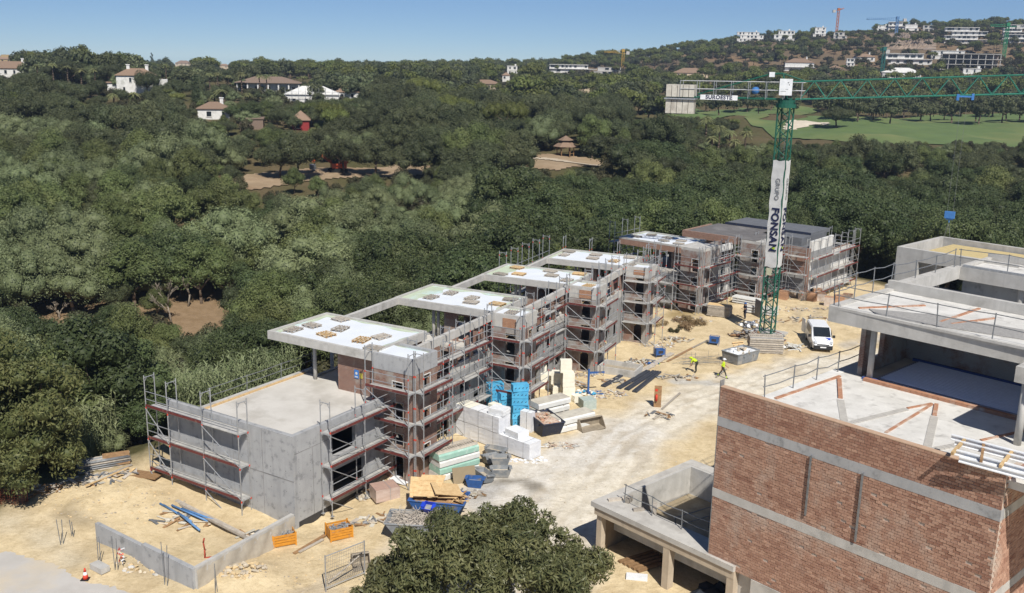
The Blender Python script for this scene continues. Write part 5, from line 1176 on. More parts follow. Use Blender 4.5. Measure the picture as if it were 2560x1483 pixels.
def on_slab(pts, w, h, m_, name): return strip(pts,w,h,m_,name,zp-.089)
g_ = lambda x,y: (1960+x/2.355,540+y/2.355)
b = MB(); pl = [Rp(*g_(*q),zp-.06) for q in ((500,548),(900,585),(1413,672),(1413,728),(900,648),(560,590))]; b.prism(pl,zp-.088,zp-.04); part(b,'gravel_strip',GRAVM,bldC,FRC)
on_slab([g_(440,545),g_(830,530)],.14,.06,TANB,'brick_strip'); on_slab([g_(920,628),g_(1150,548)],.14,.06,TANB,'brick_strip'); on_slab([g_(985,640),g_(1240,605)],.14,.06,TANB,'brick_strip')
c = MB(); c.smooth = True
for ca_ in ((3.5,7.35),(10.85,7.1),(11.6,4.2)): c.tube((ca_[0],ca_[1],11.2),(ca_[0],ca_[1],zp-.781),.15,12)
part(c,'column',CONC,bldC,FRC)
b = MB(); wall(b,'y',7.6,12.2,2.7,2.95,11.21,zp-.79,[(8.4,9.6,11.8,13.4)]); b.box(2.7,19,12.2,12.45,11.21,zp-.79); part(b,'pavilion_brick_wall',BRICKD,bldC,FRC)
b = MB(); b.box(1.6,19,7.31,13.0,10.9,11.19); part(b,'pavilion_floor',FLOORC,bldC,FRC)
b = MB(); b.box(3.6,18.5,7.75,12.1,11.191,11.215); part(b,'insulation_sheet',mat('insulation_sheet',(.30,.32,.40),(.26,.28,.36),4,rough=.5),bldC,FRC); b = MB()
for i in range(19): y = 7.95+i*.22; b.tube((3.8,y,11.245),(18.3,y,11.245),.05,5)
o = part(b,'floor_heating_pipes',mat('heating_pipe',(.68,.70,.78),(.62,.64,.72),4,rough=.4),bldC,FRC)
b = MB(); b.box(3.2,3.9,7.15,7.5,11.2,11.3); b.box(3.4,18.5,12.05,12.19,11.2,11.34); part(b,'blue_membrane',mat('blue_membrane',(.06,.10,.28)),bldC,FRC)
b = MB(); b.box(1.5,19,7.31,7.5,3,10.89); part(b,'lower_wall',RENDER,bldC,FRC)
railing('bent tube railing along the street edge of the brick building roof',[(*frame_xy(FRC,1.75,1.0),11.2),(*frame_xy(FRC,1.85,3.2),11.2),(*frame_xy(FRC,1.9,5.2),11.2),(*frame_xy(FRC,1.9,9.2),11.2)],1.15,every=2.0,sag=.12)
railing('railing along the front edge of the pavilion roof',[(*frame_xy(FRC,s0_[0]+.4,s0_[1]+.2),zp),(*frame_xy(FRC,14,s0_[1]+.3),zp)],1.15,every=2.5)
railing('tall railing along the street edge of the pavilion roof',[(*frame_xy(FRC,s0_[0]+.1,s0_[1]+.3),zp),(*frame_xy(FRC,s0_[0]-.05,12.6),zp)],1.35,every=2.2,sag=.12)
# lower deck with sunken basin
DKM = mat('deck_concrete',(.52,.50,.46),(.44,.42,.385),1.3,c3=(.36,.34,.31),sc3=.8,bump=.12)
b = MB(); b.box(-7.6,1.6,-.2,1.25,2.72,3.0); b.box(-7.6,-7.15,1.251,8.6,2.72,3.0); b.box(-7.149,-.2,7.9,8.6,2.72,3.0); part(b,'deck_slab',DKM,bldC,FRC)
b = MB(); b.box(-7.15,-6.95,1.252,8.0,1.0,2.98); b.box(-6.94,1.5,7.7,7.899,1.0,2.98); b.box(-6.94,1.5,1.252,1.45,1.0,2.71); b.box(-6.94,1.5,1.46,7.69,1.0,1.3); part(b,'basin',CONC,bldC,FRC)
b = MB(); b.box(-7.3,-6.95,.0,.35,-.2,2.3); b.box(-2.65,-2.25,-.1,.35,-.2,2.3); b.box(1.2,1.6,-.1,.35,-.2,2.3); b.box(-7.4,1.6,-.12,.3,2.3,2.719); part(b,'pillar',mat('tan_concrete',(.50,.42,.32),(.43,.355,.265),2,streak=True),bldC,FRC); b = MB(); b.box(-6.9,1.4,1.5,7.6,1.301,1.33); part(b,'basin_earth',mat('basin_earth',(.33,.27,.18),(.25,.2,.13),1.5,c3=(.42,.36,.26),sc3=1),bldC,FRC)
b = MB(); b.box(-7.4,-7.2,.36,3.6,0,2.7); b.box(-7.2,1.6,3.6,3.8,0,.99); part(b,'garage_wall',mat('garage_wall',(.33,.25,.16),(.27,.2,.13),2),bldC,FRC); b = MB(); b.box(1.6,12.5,.3,6,.0,2.69); b.box(2.5,LEN,-.05,.25,-.5,2.69); part(b,'lower_front',DKM,bldC,FRC)
railing('thin railing along the inner edge of the concrete deck',[(*frame_xy(FRC,-6.3,1.0),3.0),(*frame_xy(FRC,-.4,.9),3.0)],1.1,every=2.0,sag=.1)
railing('short railing beside the sunken basin',[(*frame_xy(FRC,-3.4,1.7),2.0),(*frame_xy(FRC,-2.4,6.4),2.0)],1.1,every=3)
railing('railing at the far side of the sunken basin',[(*frame_xy(FRC,-1.6,8.3),3.0),(*frame_xy(FRC,.0,8.3),3.0)],1.1,every=1.6)
# ================================================================== building behind it
FD = FRC; bD = thing('concrete_building','concrete frame house behind the brick building, yellow boards on its roof','building',(*frame_xy(FD,0,22),0))
b = MB(); wall(b,'x',-4.1,3.5,24.6,24.9,7.5,14.7,[(-2.6,1.0,11.9,13.9)]); wall(b,'y',24.901,31,-4.1,-3.8,7.5,14.7); b.box(-3.8,3.5,30.7,31,13.9,14.7); part(b,'frame_wall',CONC,bD,FD)
b = MB(); b.box(-3.0,9,26,30.5,14.2,14.35); part(b,'yellow_boarding',mat('shutter_boards',(.55,.44,.22),(.48,.38,.19),3),bD,FD)
b = MB(); b.box(1.2,18,21.2,26.0,13.95,14.5); b.box(1.2,18,21.2,21.45,14.501,14.72); b.box(1.2,1.45,21.46,26,14.501,14.72); b.box(1.2,18,25.75,26,14.501,14.95); part(b,'roof_slab',CONC,bD,FD)
b = MB(); b.box(1.5,17.9,21.5,25.7,14.501,14.53); part(b,'roof_screed',SCREED,bD,FD)
b = MB(); b.box(1.0,1.5,13.01,21.19,14.0,14.72); part(b,'tie_beam',CONC,bD,FD); b = MB(); b.box(4.5,18,22.4,22.65,11.2,13.94); part(b,'brick_wall',BRICKD,bD,FD)
b = MB(); b.box(1.2,4.4,22.5,22.7,11.2,13.94); b.box(1.3,18,13.05,24.5,10.9,11.19); b.box(-3.7,18,24.92,30.6,10.9,11.19); b.box(1.35,18,13.06,13.3,0,10.89); b.box(.5,2.6,19.5,20.5,11.2,13.0); part(b,'terrace',CONCG,bD,FD)
b = MB(); b.tube((4.9,21.6,11.2),(4.9,21.6,13.94),.18,10); part(b,'column',CONC,bD,FD)
b = MB(); b.box(1.6,6.0,21.25,21.42,14.73,14.85); part(b,'metal_trim',STEEL,bD,FD)
railing('railing on the far roof behind the pavilion',[(*frame_xy(FD,1.4,21.4),14.7),(*frame_xy(FD,12,21.5),14.7)],1.1,every=2.6); railing('railing along the tie beam between the roofs',[(*frame_xy(FD,1.3,13.4),14.7),(*frame_xy(FD,1.3,20.8),14.7)],1.1,every=2.5,sag=.1)
railing('railing around the yellow boarded roof',[(*frame_xy(FD,4.0,26.1),14.9),(*frame_xy(FD,4.2,30.6),14.7),(*frame_xy(FD,16,30.6),14.7)],1.3,every=2.6)
# ================================================================== tower crane
cb = on_ground(1917,838); CR = thing('tower_crane','green tower crane rising from the yard with its jib across the hill','crane',cb,math.radians(-35))
MH, MA = 22.2, .57
b = MB(); b.box(-1.6,1.6,-1.6,1.6,-.1,.25); b.build('base_slab',CONC,CR)
for sx in (-1,1):
    for sy in (-1,1): b = MB(); b.tube((sx*MA,sy*MA,.2),(sx*MA,sy*MA,MH),.08,8); b.build('mast_leg',GREENP,CR)
nb = 24
for f in range(4):
    b = MB(); cs = [(-MA,-MA),(MA,-MA),(MA,MA),(-MA,MA)]; (x0,y0),(x1,y1) = cs[f],cs[(f+1)%4]
    for i in range(nb):
        z0,z1 = .3+(MH-.3)*i/nb,.3+(MH-.3)*(i+1)/nb
        if i % 2: x0,y0,x1,y1 = x1,y1,x0,y0
        b.tube((x0,y0,z0),(x1,y1,z1),.05,5)
        if i % 2: x0,y0,x1,y1 = x1,y1,x0,y0
        if i % 6 == 0: b.tube((x0,y0,z0),(x1,y1,z0),.04,5)
    b.build('mast_lattice',GREENP,CR)
b = MB(); b.tube((.15,0,.3),(.15,0,MH),.025,4); b.tube((-.2,0,.3),(-.2,0,MH),.025,4)
for i in range(70): b.tube((-.2,0,.5+i*.31),(.15,0,.5+i*.31),.016,4)
b.build('ladder',STEELD,CR); b = MB(); b.box(-.35,.15,-MA-.12,-MA+.02,6.2,6.9); b.build('power_box',mat('pale_box',(.5,.5,.36)),CR)
JR = math.radians(-19)-CR.rotation_euler[2]; JT = 0.055      # swing of the jib, its slight upward tilt
def jp(x, y, z): return (x*math.cos(JR)-y*math.sin(JR), x*math.sin(JR)+y*math.cos(JR), MH+.75+z+max(x,0)*JT)
b = MB(); b.smooth = False; b.tube((0,0,MH),(0,0,MH+.35),.95,18); b.tube((0,0,MH+.352),(0,0,MH+.7),.8,18); b.build('slew_ring',GREENP,CR)
HB, HJ, PB = .55, 1.6, 2.3
JIBG = mat('jib_green',(.03,.17,.125),(.025,.14,.1),3,rough=.5)
for y in (-HB,HB): b = MB(); b.tube(jp(.8,y,0),jp(34,y,0),.065,6); b.build('jib_lower_chord',JIBG,CR)
b = MB(); b.tube(jp(.2,0,HJ),jp(34,0,HJ),.075,6); b.build('jib_top_chord',JIBG,CR)
for i in range(14):
    x0 = 1.2+i*PB; b = MB()
    for y in (-HB,HB): b.tube(jp(x0,y,0),jp(x0+PB/2,0,HJ),.04,5); b.tube(jp(x0+PB/2,0,HJ),jp(x0+PB,y,0),.04,5)
    b.tube(jp(x0,-HB,0),jp(x0,HB,0),.035,5); b.tube(jp(x0,-HB,0),jp(x0+PB,HB,0),.025,4); b.build('jib_lattice',JIBG,CR)
b = MB(); b.tube(jp(0,-.4,0),jp(-.5,0,2.35),.08,6); b.tube(jp(0,.4,0),jp(-.5,0,2.35),.08,6); b.tube(jp(1.6,0,HJ),jp(-.5,0,2.35),.07,6); b.tube(jp(-.5,0,2.35),jp(-1.6,0,2.3),.1,6); b.tube(jp(-1.6,0,2.3),jp(-8.3,0,.25),.075,6); b.build('tie_bar',GREENP,CR)
for y in (-.55,.55): b = MB(); b.tube(jp(.5,y,-.02),jp(-11.2,y,-.02),.09,5); b.build('counter_jib_beam',GREENP,CR)
b = MB()
for i in range(24): b.tube(jp(-i*.46,-.55,.03),jp(-i*.48,.55,.03),.03,4)
b.build('counter_jib_grating',STEELD,CR)
b = MB()
for y in (-.8,.8):
    for i in range(8): b.tube(jp(-9.9+i*1.6,y,0),jp(-9.9+i*1.6,y,1.55),.03,5)
    for z in (.75,1.5): b.tube(jp(-9.9,y,z),jp(1.6,y,z),.028,5)
b.build('walkway_railing',STEEL,CR)
BAL = mat('ballast_concrete',(.56,.53,.46),(.48,.45,.39),2,c3=(.36,.33,.28),sc3=1.2,streak=True)
for i in range(5):
    b = MB(); M = Matrix.Rotation(JR,4,'Z'); x = -11.0+i*.55
    b.obox(jp(x,0,.55),(.50,1.5,1.15),rz=JR); b.build('ballast_block',BAL,CR); b = MB(); b.obox(jp(x,0,-.95),(.50,1.3,1.3),rz=JR); b.build('ballast_block',BAL,CR)
b = MB(); b.obox(jp(-9.9,0,-.2),(3.0,1.7,.12),rz=JR); b.build('ballast_tray',STEEL,CR)
for y in (-.3,.3): b = MB(); b.smooth = True; b.tube(jp(-2.9,y-.25,.75),jp(-2.9,y+.2,.75),.33,14); b.build('winch_drum',mat('winch_blue',(.05,.17,.42)),CR)
b = MB(); b.obox(jp(-.1,-.95,1.15),(1.15,.06,1.5),rz=JR); sp_ = b.build('control_cabinet',PLASTW,CR); b = MB()
for k,(x,z,w) in enumerate(((.2,1.55,.12),(.3,1.35,.08),(.1,.95,.25),(-.2,.75,.5))): b.obox(jp(-.1+x,-.985,z),(w,.008,.03 if k > 1 else .1),rz=JR)
b.build('cabinet_print',STEELD,sp_); b = MB(); b.obox(jp(-1.5,0,2.25),(.5,.4,.45),rz=JR); b.build('limit_box',PLASTW,CR)
SB_ = mat('sign_white',(.8,.81,.82)); INK = mat('sign_navy',(.012,.016,.06)); LIME = mat('lime_green',(.35,.5,.02))
def text_mesh(txt, size, name, m_, bold=0.0, space=1.0):
    c = bpy.data.curves.new(name,'FONT'); c.body = txt; c.size = size; c.align_x = 'CENTER'; c.align_y = 'CENTER'; c.extrude = .004; c.offset = bold; c.space_character = space; c.materials.append(m_); o = bpy.data.objects.new('tmp',c); COL.objects.link(o); me_ = bpy.data.meshes.new_from_object(o.evaluated_get(bpy.context.evaluated_depsgraph_get())); me_.name = name; bpy.data.objects.remove(o); return me_
b = MB(); b.obox(jp(-6.2,-.68,.02),(3.5,.03,.46),rz=JR); sb = b.build('name_board',SB_,CR)
tx = bpy.data.objects.new('lettering',text_mesh('SUROESTE',.5,'lettering',INK,.02,1.1)); COL.objects.link(tx); tx.parent = sb; tx.location = jp(-6.2,-.70,.02); tx.rotation_euler = (math.pi/2,0,JR)
tj = 15.2; b = MB(); b.obox(jp(tj-.6,-.6,-.15),(.2,.12,.55),rz=JR); b.obox(jp(tj+.6,-.6,-.15),(.2,.12,.55),rz=JR); b.obox(jp(tj,-.6,-.1),(1.2,.1,.14),rz=JR); b.obox(jp(tj,.6,-.1),(1.3,.1,.16),rz=JR); b.obox(jp(tj-.6,0,-.3),(.15,1.2,.2),rz=JR); b.obox(jp(tj+.6,0,-.3),(.15,1.2,.2),rz=JR); tr_ = b.build('trolley',mat('trolley_blue',(.06,.2,.5)),CR)
hx = jp(tj,0,0); hz = 13.0; b = MB()
for dx in (-.25,.25): b.tube((hx[0]+dx,hx[1],MH+1.2),(hx[0]+dx,hx[1],hz+.4),.012,4)
b.build('hoist_rope',STEELD,CR); b = MB(); b.smooth = False; b.obox((hx[0],hx[1],hz+.1),(.85,.3,.62)); b.tube((hx[0]-.3,hx[1],hz-.25),(hx[0]+.3,hx[1],hz-.25),.12,8); b.tube((hx[0],hx[1],hz-.2),(hx[0],hx[1],hz-.6),.05,6); b.build('hook_block',MATS['trolley_blue'],CR)
b = MB()
for dx,dy in ((-.6,-.3),(.6,-.3),(.5,.4),(-.5,.4)): b.tube((hx[0],hx[1],hz-.6),(hx[0]+dx,hx[1]+dy,hz-3.6),.012,4)
b.build('sling_chain',STEELD,CR)
# banner on two faces of the mast
def banner(side, label):
    t = thing('banner',label,'banner',(cb[0],cb[1],cb[2]+7.0),CR.rotation_euler[2]+(0 if side == 0 else math.pi/2),'white banners on the crane mast'); h,w = 10.3,1.16; mb = MB(); mb.smooth = True; n = 40; r = random.Random(side)
    for j in range(n+1):
        for i in range(5):
            x = -w/2+w*i/4+.04*math.sin(j*.7+side); d = .05*math.sin(j*.45+i*.8)+.03*math.sin(j*1.3); mb.v.append((x,-MA-.09-abs(d)*.6,h*j/n+.06*math.sin(i*2+side)))
    mb.f = [(j*5+i,j*5+i+1,(j+1)*5+i+1,(j+1)*5+i) for j in range(n) for i in range(4)]; mb.m = [0]*len(mb.f); mb.build('cloth',mat('banner_cloth',(.58,.58,.57),(.51,.51,.50),2,rough=.6),t)
    for txt,size,z,bold,m_ in (('GRUPO',.58,7.6,.004,STEELD),('FONSAN',1.0,3.7,.035,INK)):
        o = bpy.data.objects.new('lettering',text_mesh(txt,size,'lettering',m_,bold,1.12)); COL.objects.link(o); o.parent = t; o.location = (.06,-MA-.165,z); o.rotation_euler = (math.pi/2,math.pi/2,0)
    b = MB(); b.add([(.32,-MA-.172,2.05),(.32,-MA-.172,1.75),(-.02,-MA-.172,1.9)],[(0,1,2)]); b.build('green_mark',LIME,t)
banner(0,'white vertical banner reading GRUPO FONSAN on the camera-facing side of the crane mast'); banner(1,'white vertical banner reading GRUPO FONSAN on the narrow right side of the crane mast')

# ================================================================== van
vp = on_ground(2046,862); V = thing('van','white delivery van with blue flash on the bonnet, rear doors open','van',vp,math.radians(-98))
VW = mat('van_white',(.78,.79,.80),(.74,.75,.76),2,rough=.3,spec=.5); VB = mat('van_black',(.025,.026,.028),rough=.55)
def loft(secs, m_, name, parent):                            # sections: x, [(half-width, z) from sill to roof centre]
    mb = MB(); mb.smooth = False; n = len(secs[0][1])
    for x,pr in secs:
        mb.v += [(x,w,z) for w,z in pr]+[(x,-w,z) for w,z in reversed(pr)]
    m2 = 2*n
    for i in range(len(secs)-1):
        for j in range(m2): mb.f.append((i*m2+j,i*m2+(j+1)%m2,(i+1)*m2+(j+1)%m2,(i+1)*m2+j)); mb.m.append(0)
    mb.f += [tuple(range(m2)),tuple(range(len(secs)*m2-1,(len(secs)-1)*m2-1,-1))]; mb.m += [0,0]; return mb.build(name,m_,parent)
S = lambda zl,zm,zt,w,wt,bl=0: [(w*.96,zl),(w,zl+.25),(w,zm),(wt,zt-.12),(wt*.9,zt-.03),(wt*.3,zt)]
loft([(-2.5,S(.35,1.15,1.86,.95,.84)),(-2.3,S(.28,1.15,1.93,.96,.86)),(.55,S(.28,1.15,1.95,.97,.86)),(1.68,S(.28,1.06,1.2,.96,.83)),(2.05,S(.28,.95,1.08,.94,.74)),(2.38,S(.28,.78,.92,.88,.66)),(2.5,S(.34,.66,.78,.78,.55))],VW,'body',V)
b = MB(); b.add([(.62,.74,1.90),(.62,-.74,1.90),(1.62,-.76,1.235),(1.62,.76,1.235)],[(0,1,2,3)]); ws = b.build('windscreen',GLASS,V,(.02,0,.04)); b = MB(); b.tube((1.5,.1,1.345),(1.25,.6,1.53),.012,4); b.tube((1.5,-.5,1.345),(1.25,0,1.53),.012,4); b.build('wiper',VB,ws)
for s in (-1,1):
    b = MB(); b.add([(.05,s*.985,1.18),(1.45,s*.98,1.12),(.72,s*.91,1.68),(.05,s*.9,1.76)],[(0,1,2,3)]); b.build('side_window',GLASS,V)
    b = MB(); b.add([(-1.6,s*.985,1.2),(-.1,s*.985,1.2),(-.1,s*.885,1.78),(-1.6,s*.885,1.78)],[(0,1,2,3)]); b.build('side_window',mat('dark_panel',(.1,.11,.12),rough=.3),V)
    b = MB(); b.obox((1.25,s*1.12,1.22),(.16,.22,.24)); b.build('mirror',VB,V)
    b = MB(); b.obox((2.33,s*.66,.86),(.3,.36,.13),rz=-s*.35,ry=.5); b.build('headlight',mat('headlamp',(.5,.52,.55),rough=.15,spec=.7),V)
    for x in (-1.55,1.6):
        b = MB(); b.smooth = False; b.tube((x,s*.74,.33),(x,s*.975,.33),.33,16); wh = b.build('wheel',TYRE,V); b = MB(); b.tube((x,s*.95,.33),(x,s*.985,.33),.2,12); b.build('rim',STEEL,wh)
    b = MB(); b.box(-.8,0,-.02,.02,.45,1.82); dd = b.build('rear_door',VW,V,(-2.52,s*.97,0),s*-.25)
b = MB(); b.box(2.36,2.56,-.86,.86,.26,.62); b.build('bumper',VB,V); b = MB(); b.box(2.42,2.535,-.55,.55,.68,.76); b.build('grille',VB,V); b = MB(); b.box(2.562,2.575,-.27,.27,.42,.53); b.build('number_plate',PLASTW,V)
b = MB(); b.add([(1.75,.2,1.205),(1.75,.75,1.175),(2.15,.66,1.08),(1.95,.5,1.14)],[(0,1,2,3)]); b.add([(2.2,.35,1.05),(1.8,.62,1.19),(1.9,.76,1.14)],[(0,1,2)]); b.build('blue_flash',mat('van_blue',(.03,.08,.5)),V,(0,0,.02)); b = MB(); b.box(-2.48,-2.47,-.8,.8,.5,1.75); b.build('load_shade_plate',DARK,V,(-.035,0,0))  # flat near-black plate painted as the shade inside the open van

# ================================================================== people
SKIN = mat('skin',(.42,.24,.16)); HIVIS = mat('hi_vis_yellow',(.55,.72,.03),(.48,.63,.03),6); TROU = mat('dark_trousers',(.03,.032,.025),(.045,.045,.035),6); BOOT = mat('boots',(.06,.05,.045)); DENIM = mat('navy_overall',(.025,.03,.05),(.035,.04,.06),6)
def person(label, loc, rz, J, shirt, trou, cuffs, helmet):
    """J: joints; one continuous skinned body, coloured by the limb it belongs to"""
    bones = [('pelvis','chest',.15,.17),('chest','neck',.17,.065),('neck','head',.06,.10),('head','crown',.10,.075)]
    for s in 'lr': bones += [('chest',s+'sh',.13,.075),(s+'sh',s+'el',.065,.05),(s+'el',s+'wr',.048,.036),(s+'wr',s+'ha',.038,.03),('pelvis',s+'hip',.14,.10),(s+'hip',s+'kn',.095,.065),(s+'kn',s+'an',.06,.05),(s+'an',s+'to',.05,.04)]
    names = list(J); me = bpy.data.meshes.new('body'); me.from_pydata([J[n] for n in names],[(names.index(a),names.index(b_)) for a,b_,_,_ in bones],[]); o = bpy.data.objects.new('tmp',me); COL.objects.link(o)
    sk = o.modifiers.new('s','SKIN'); sk.use_smooth_shade = True; sb_ = o.modifiers.new('u','SUBSURF'); sb_.levels = 1; sb_.render_levels = 1; rad = {}
    for a,b_,ra,rb_ in bones: rad[a] = max(rad.get(a,0),ra); rad[b_] = max(rad.get(b_,0),rb_)
    for i,n in enumerate(names): v = me.skin_vertices[0].data[i]; v.radius = (rad[n],rad[n]); v.use_root = (n == 'pelvis')
    dg = bpy.context.evaluated_depsgraph_get(); m2 = bpy.data.meshes.new_from_object(o.evaluated_get(dg)); bpy.data.objects.remove(o)
    m2.materials.clear()
    for q in (shirt,trou,SKIN,BOOT,cuffs): m2.materials.append(q)
    def seg(p,a,b_): ab = b_-a; t_ = max(0,min(1,(p-a).dot(ab)/ab.length_squared)); return (p-a-ab*t_).length,t_
    for f in m2.polygons:
        bn,bt,bd = None,0,9
        for a,b_,_,_ in bones:
            d,t_ = seg(f.center,Vector(J[a]),Vector(J[b_]))
            if d < bd: bd,bn,bt = d,(a,b_),t_
        e = bn[1]; f.material_index = 0
        if e in ('head','crown') or (e == 'neck' and bt > .75): f.material_index = 2
        elif e[1:] in ('wr','ha'): f.material_index = 2
        elif e[1:] in ('hip','kn') : f.material_index = 1
        elif e[1:] == 'an': f.material_index = 4 if bt > .6 else 1
        elif e[1:] == 'to': f.material_index = 3
    t = thing('person',label,'person',loc,rz); link('body',m2,t); hd = Vector(J['head'])
    b = MB(); b.smooth = True; b.sphere(hd+Vector((0,0,.055)),.125,1.12,1,.85,12,8); b.obox(hd+Vector((.12,0,.05)),(.12,.2,.02)); b.build('helmet',helmet,t)
    b = MB(); b.sphere(hd+Vector((.095,.035,-.01)),.016,1,1,1,6,4); b.sphere(hd+Vector((.095,-.035,-.01)),.016,1,1,1,6,4); b.sphere(hd+Vector((.115,0,-.045)),.02,1,.8,1.2,6,4); b.build('face',DARK,t)
    for s in 'lr':                                           # hands: palm and five fingers
        b = MB(); b.smooth = True; w_,h_ = Vector(J[s+'wr']),Vector(J[s+'ha']); d = (h_-w_).normalized(); u = d.orthogonal().normalized()
        for k in range(4): q = h_+u*(.027*(k-1.5)); b.tube(q,q+d*(.05+.012*(k in (1,2))),.010,5,.009); b.tube(q+d*(.05+.012*(k in (1,2))),q+d*.075+Vector((.025,0,-.02)),.009,5,.007)
        b.tube(w_.lerp(h_,.5)+u*.04,h_+u*.075,.011,5,.009); b.build('hand',SKIN,t)
    return t
STAND = dict(pelvis=(0,0,.95),chest=(.02,0,1.32),neck=(.03,0,1.50),head=(.05,0,1.62),crown=(.05,0,1.72),lsh=(.02,.2,1.42),lel=(.10,.27,1.15),lwr=(.28,.25,.98),lha=(.36,.24,.93),rsh=(.02,-.2,1.42),rel=(-.12,-.27,1.16),rwr=(-.10,-.28,.92),rha=(-.08,-.28,.83),lhip=(0,.1,.92),lkn=(-.16,.11,.52),lan=(-.44,.11,.16),lto=(-.30,.11,.05),rhip=(0,-.1,.92),rkn=(.24,-.11,.5),ran=(.36,-.11,.08),rto=(.52,-.11,.04))
person('worker in yellow vest and white helmet walking past the grey skip',on_ground(1806,945),math.radians(-20),STAND,HIVIS,TROU,HIVIS,PLASTW)
BEND = dict(STAND); BEND.update(chest=(.30,0,1.14),neck=(.45,0,1.2),head=(.56,0,1.2),crown=(.66,0,1.22),lsh=(.36,.2,1.16),lel=(.46,.24,.9),lwr=(.50,.2,.66),lha=(.52,.2,.57),rsh=(.36,-.2,1.16),rel=(.45,-.24,.88),rwr=(.52,-.2,.64),rha=(.54,-.2,.55),lkn=(.08,.12,.5),lan=(.0,.12,.08),lto=(.16,.12,.04),rkn=(.10,-.12,.5),ran=(.05,-.12,.08),rto=(.2,-.12,.04))
person('worker in yellow vest bending over the reinforcing bars',on_ground(1741,932),math.radians(150),BEND,HIVIS,TROU,TROU,HIVIS)
ST2 = dict(STAND); ST2.update(lkn=(.05,.12,.5),lan=(.0,.12,.08),lto=(.16,.12,.04),rkn=(.06,-.12,.5),ran=(-.06,-.12,.08),rto=(.1,-.12,.04),lwr=(.32,.2,1.12),lha=(.40,.2,1.12),rel=(.06,-.28,1.17),rwr=(.28,-.22,1.1),rha=(.36,-.2,1.1))
person('worker in dark clothes and blue helmet beside the stacked panels',on_ground(1862,797),math.radians(200),ST2,DENIM,DENIM,DENIM,BLUEP)
# ================================================================== things in the yard
rg = random.Random(21)
def skip(label, loc, rz, L_, W, H, m_, taper=.45, fill=None, fm=None, fz=.85):
    t = thing('skip',label,'skip',loc,rz,'open skips in the yard'); b = MB(); th = .04; tp = taper
    P = [(-L_/2+tp,-W/2+.12,0.03),(L_/2-tp,-W/2+.12,.03),(L_/2-tp,W/2-.12,.03),(-L_/2+tp,W/2-.12,.03),(-L_/2,-W/2,H),(L_/2,-W/2,H),(L_/2,W/2,H),(-L_/2,W/2,H)]
    I = [(x*.955,y*.95,z+(.05 if z < .5 else .0)) for x,y,z in P]
    b.add(P+I,[(0,3,2,1),(0,1,5,4),(1,2,6,5),(2,3,7,6),(3,0,4,7),(8,9,10,11),(8,12,13,9),(9,13,14,10),(10,14,15,11),(11,15,12,8),(4,5,13,12),(5,6,14,13),(6,7,15,14),(7,4,12,15)]); b.build('bin',m_,t)
    r = MB()
    for p,q in ((4,5),(5,6),(6,7),(7,4)): r.tube(P[p],P[q],.05,6)
    r.build('rim',m_,t)
    for s in (-1,1):
        for x in (-L_*.22,L_*.22): l = MB(); l.tube((x,s*(W/2-.03),H*.72),(x,s*(W/2+.12),H*.72),.05,8); l.build('lifting_lug',m_,t)
    for s in (-1,1): k = MB(); k.box(-L_/2+tp,L_/2-tp,s*W*.25-.06,s*W*.25+.06,-.04,.03); k.build('skid',m_,t)
    if fill:
        g = MB(); nx,ny = 14,9
        for j in range(ny+1):
            for i in range(nx+1):
                u,v_ = i/nx,j/ny; x = (u-.5)*L_*.93; y = (v_-.5)*W*.93; g.v.append((x,y,H*fz+fill*math.sin(math.pi*u)*math.sin(math.pi*v_)*rg.uniform(.5,1.3)+rg.uniform(-.03,.05)))
        g.f = [(j*(nx+1)+i,j*(nx+1)+i+1,(j+1)*(nx+1)+i+1,(j+1)*(nx+1)+i) for j in range(ny) for i in range(nx)]; g.m = [0]*len(g.f); g.build('fill',fm,t)
    return t
def rock(mb, c, s, mi=0):
    iv,it_ = ico(1); k = np.random.RandomState(rg.randrange(10**6)); v = iv*(1+.25*k.normal(size=(len(iv),1)))*np.array([s*k.uniform(.7,1.3),s*k.uniform(.6,1.1),s*k.uniform(.4,.8)]); mb.add((v+np.array(c)).tolist(),it_.tolist(),mi)
def heap(name, label, cx_, cy_, rx_, ry_, n, s, m_, h=.25, cat='rubble', z=None, rz=0, boards=0):
    mb = MB()
    for _ in range(n):
        a = rg.uniform(0,6.28); d = math.sqrt(rg.random()); x,y = d*rx_*math.cos(a),d*ry_*math.sin(a); x,y = x*math.cos(rz)-y*math.sin(rz)+cx_,x*math.sin(rz)+y*math.cos(rz)+cy_
        zz = (gz(x,y) if z is None else z)+h*(1-d*d)*rg.random()
        if rg.random() < boards: mb.obox((x,y,zz+.04),(s*rg.uniform(2,7),s*rg.uniform(.4,1.6),.025),rz=rg.uniform(0,3.1),rx=rg.uniform(-.25,.25),ry=rg.uniform(-.2,.2),mi=rg.randrange(len(m_)) if isinstance(m_,list) else 0)
        else: rock(mb,(x,y,zz),s*rg.uniform(.4,1.3),rg.randrange(len(m_)) if isinstance(m_,list) else 0)
    o = mb.build(name,m_); o['kind'] = 'stuff'; tag(o,label,cat); return o
def gp(px, py): return on_ground(px,py)
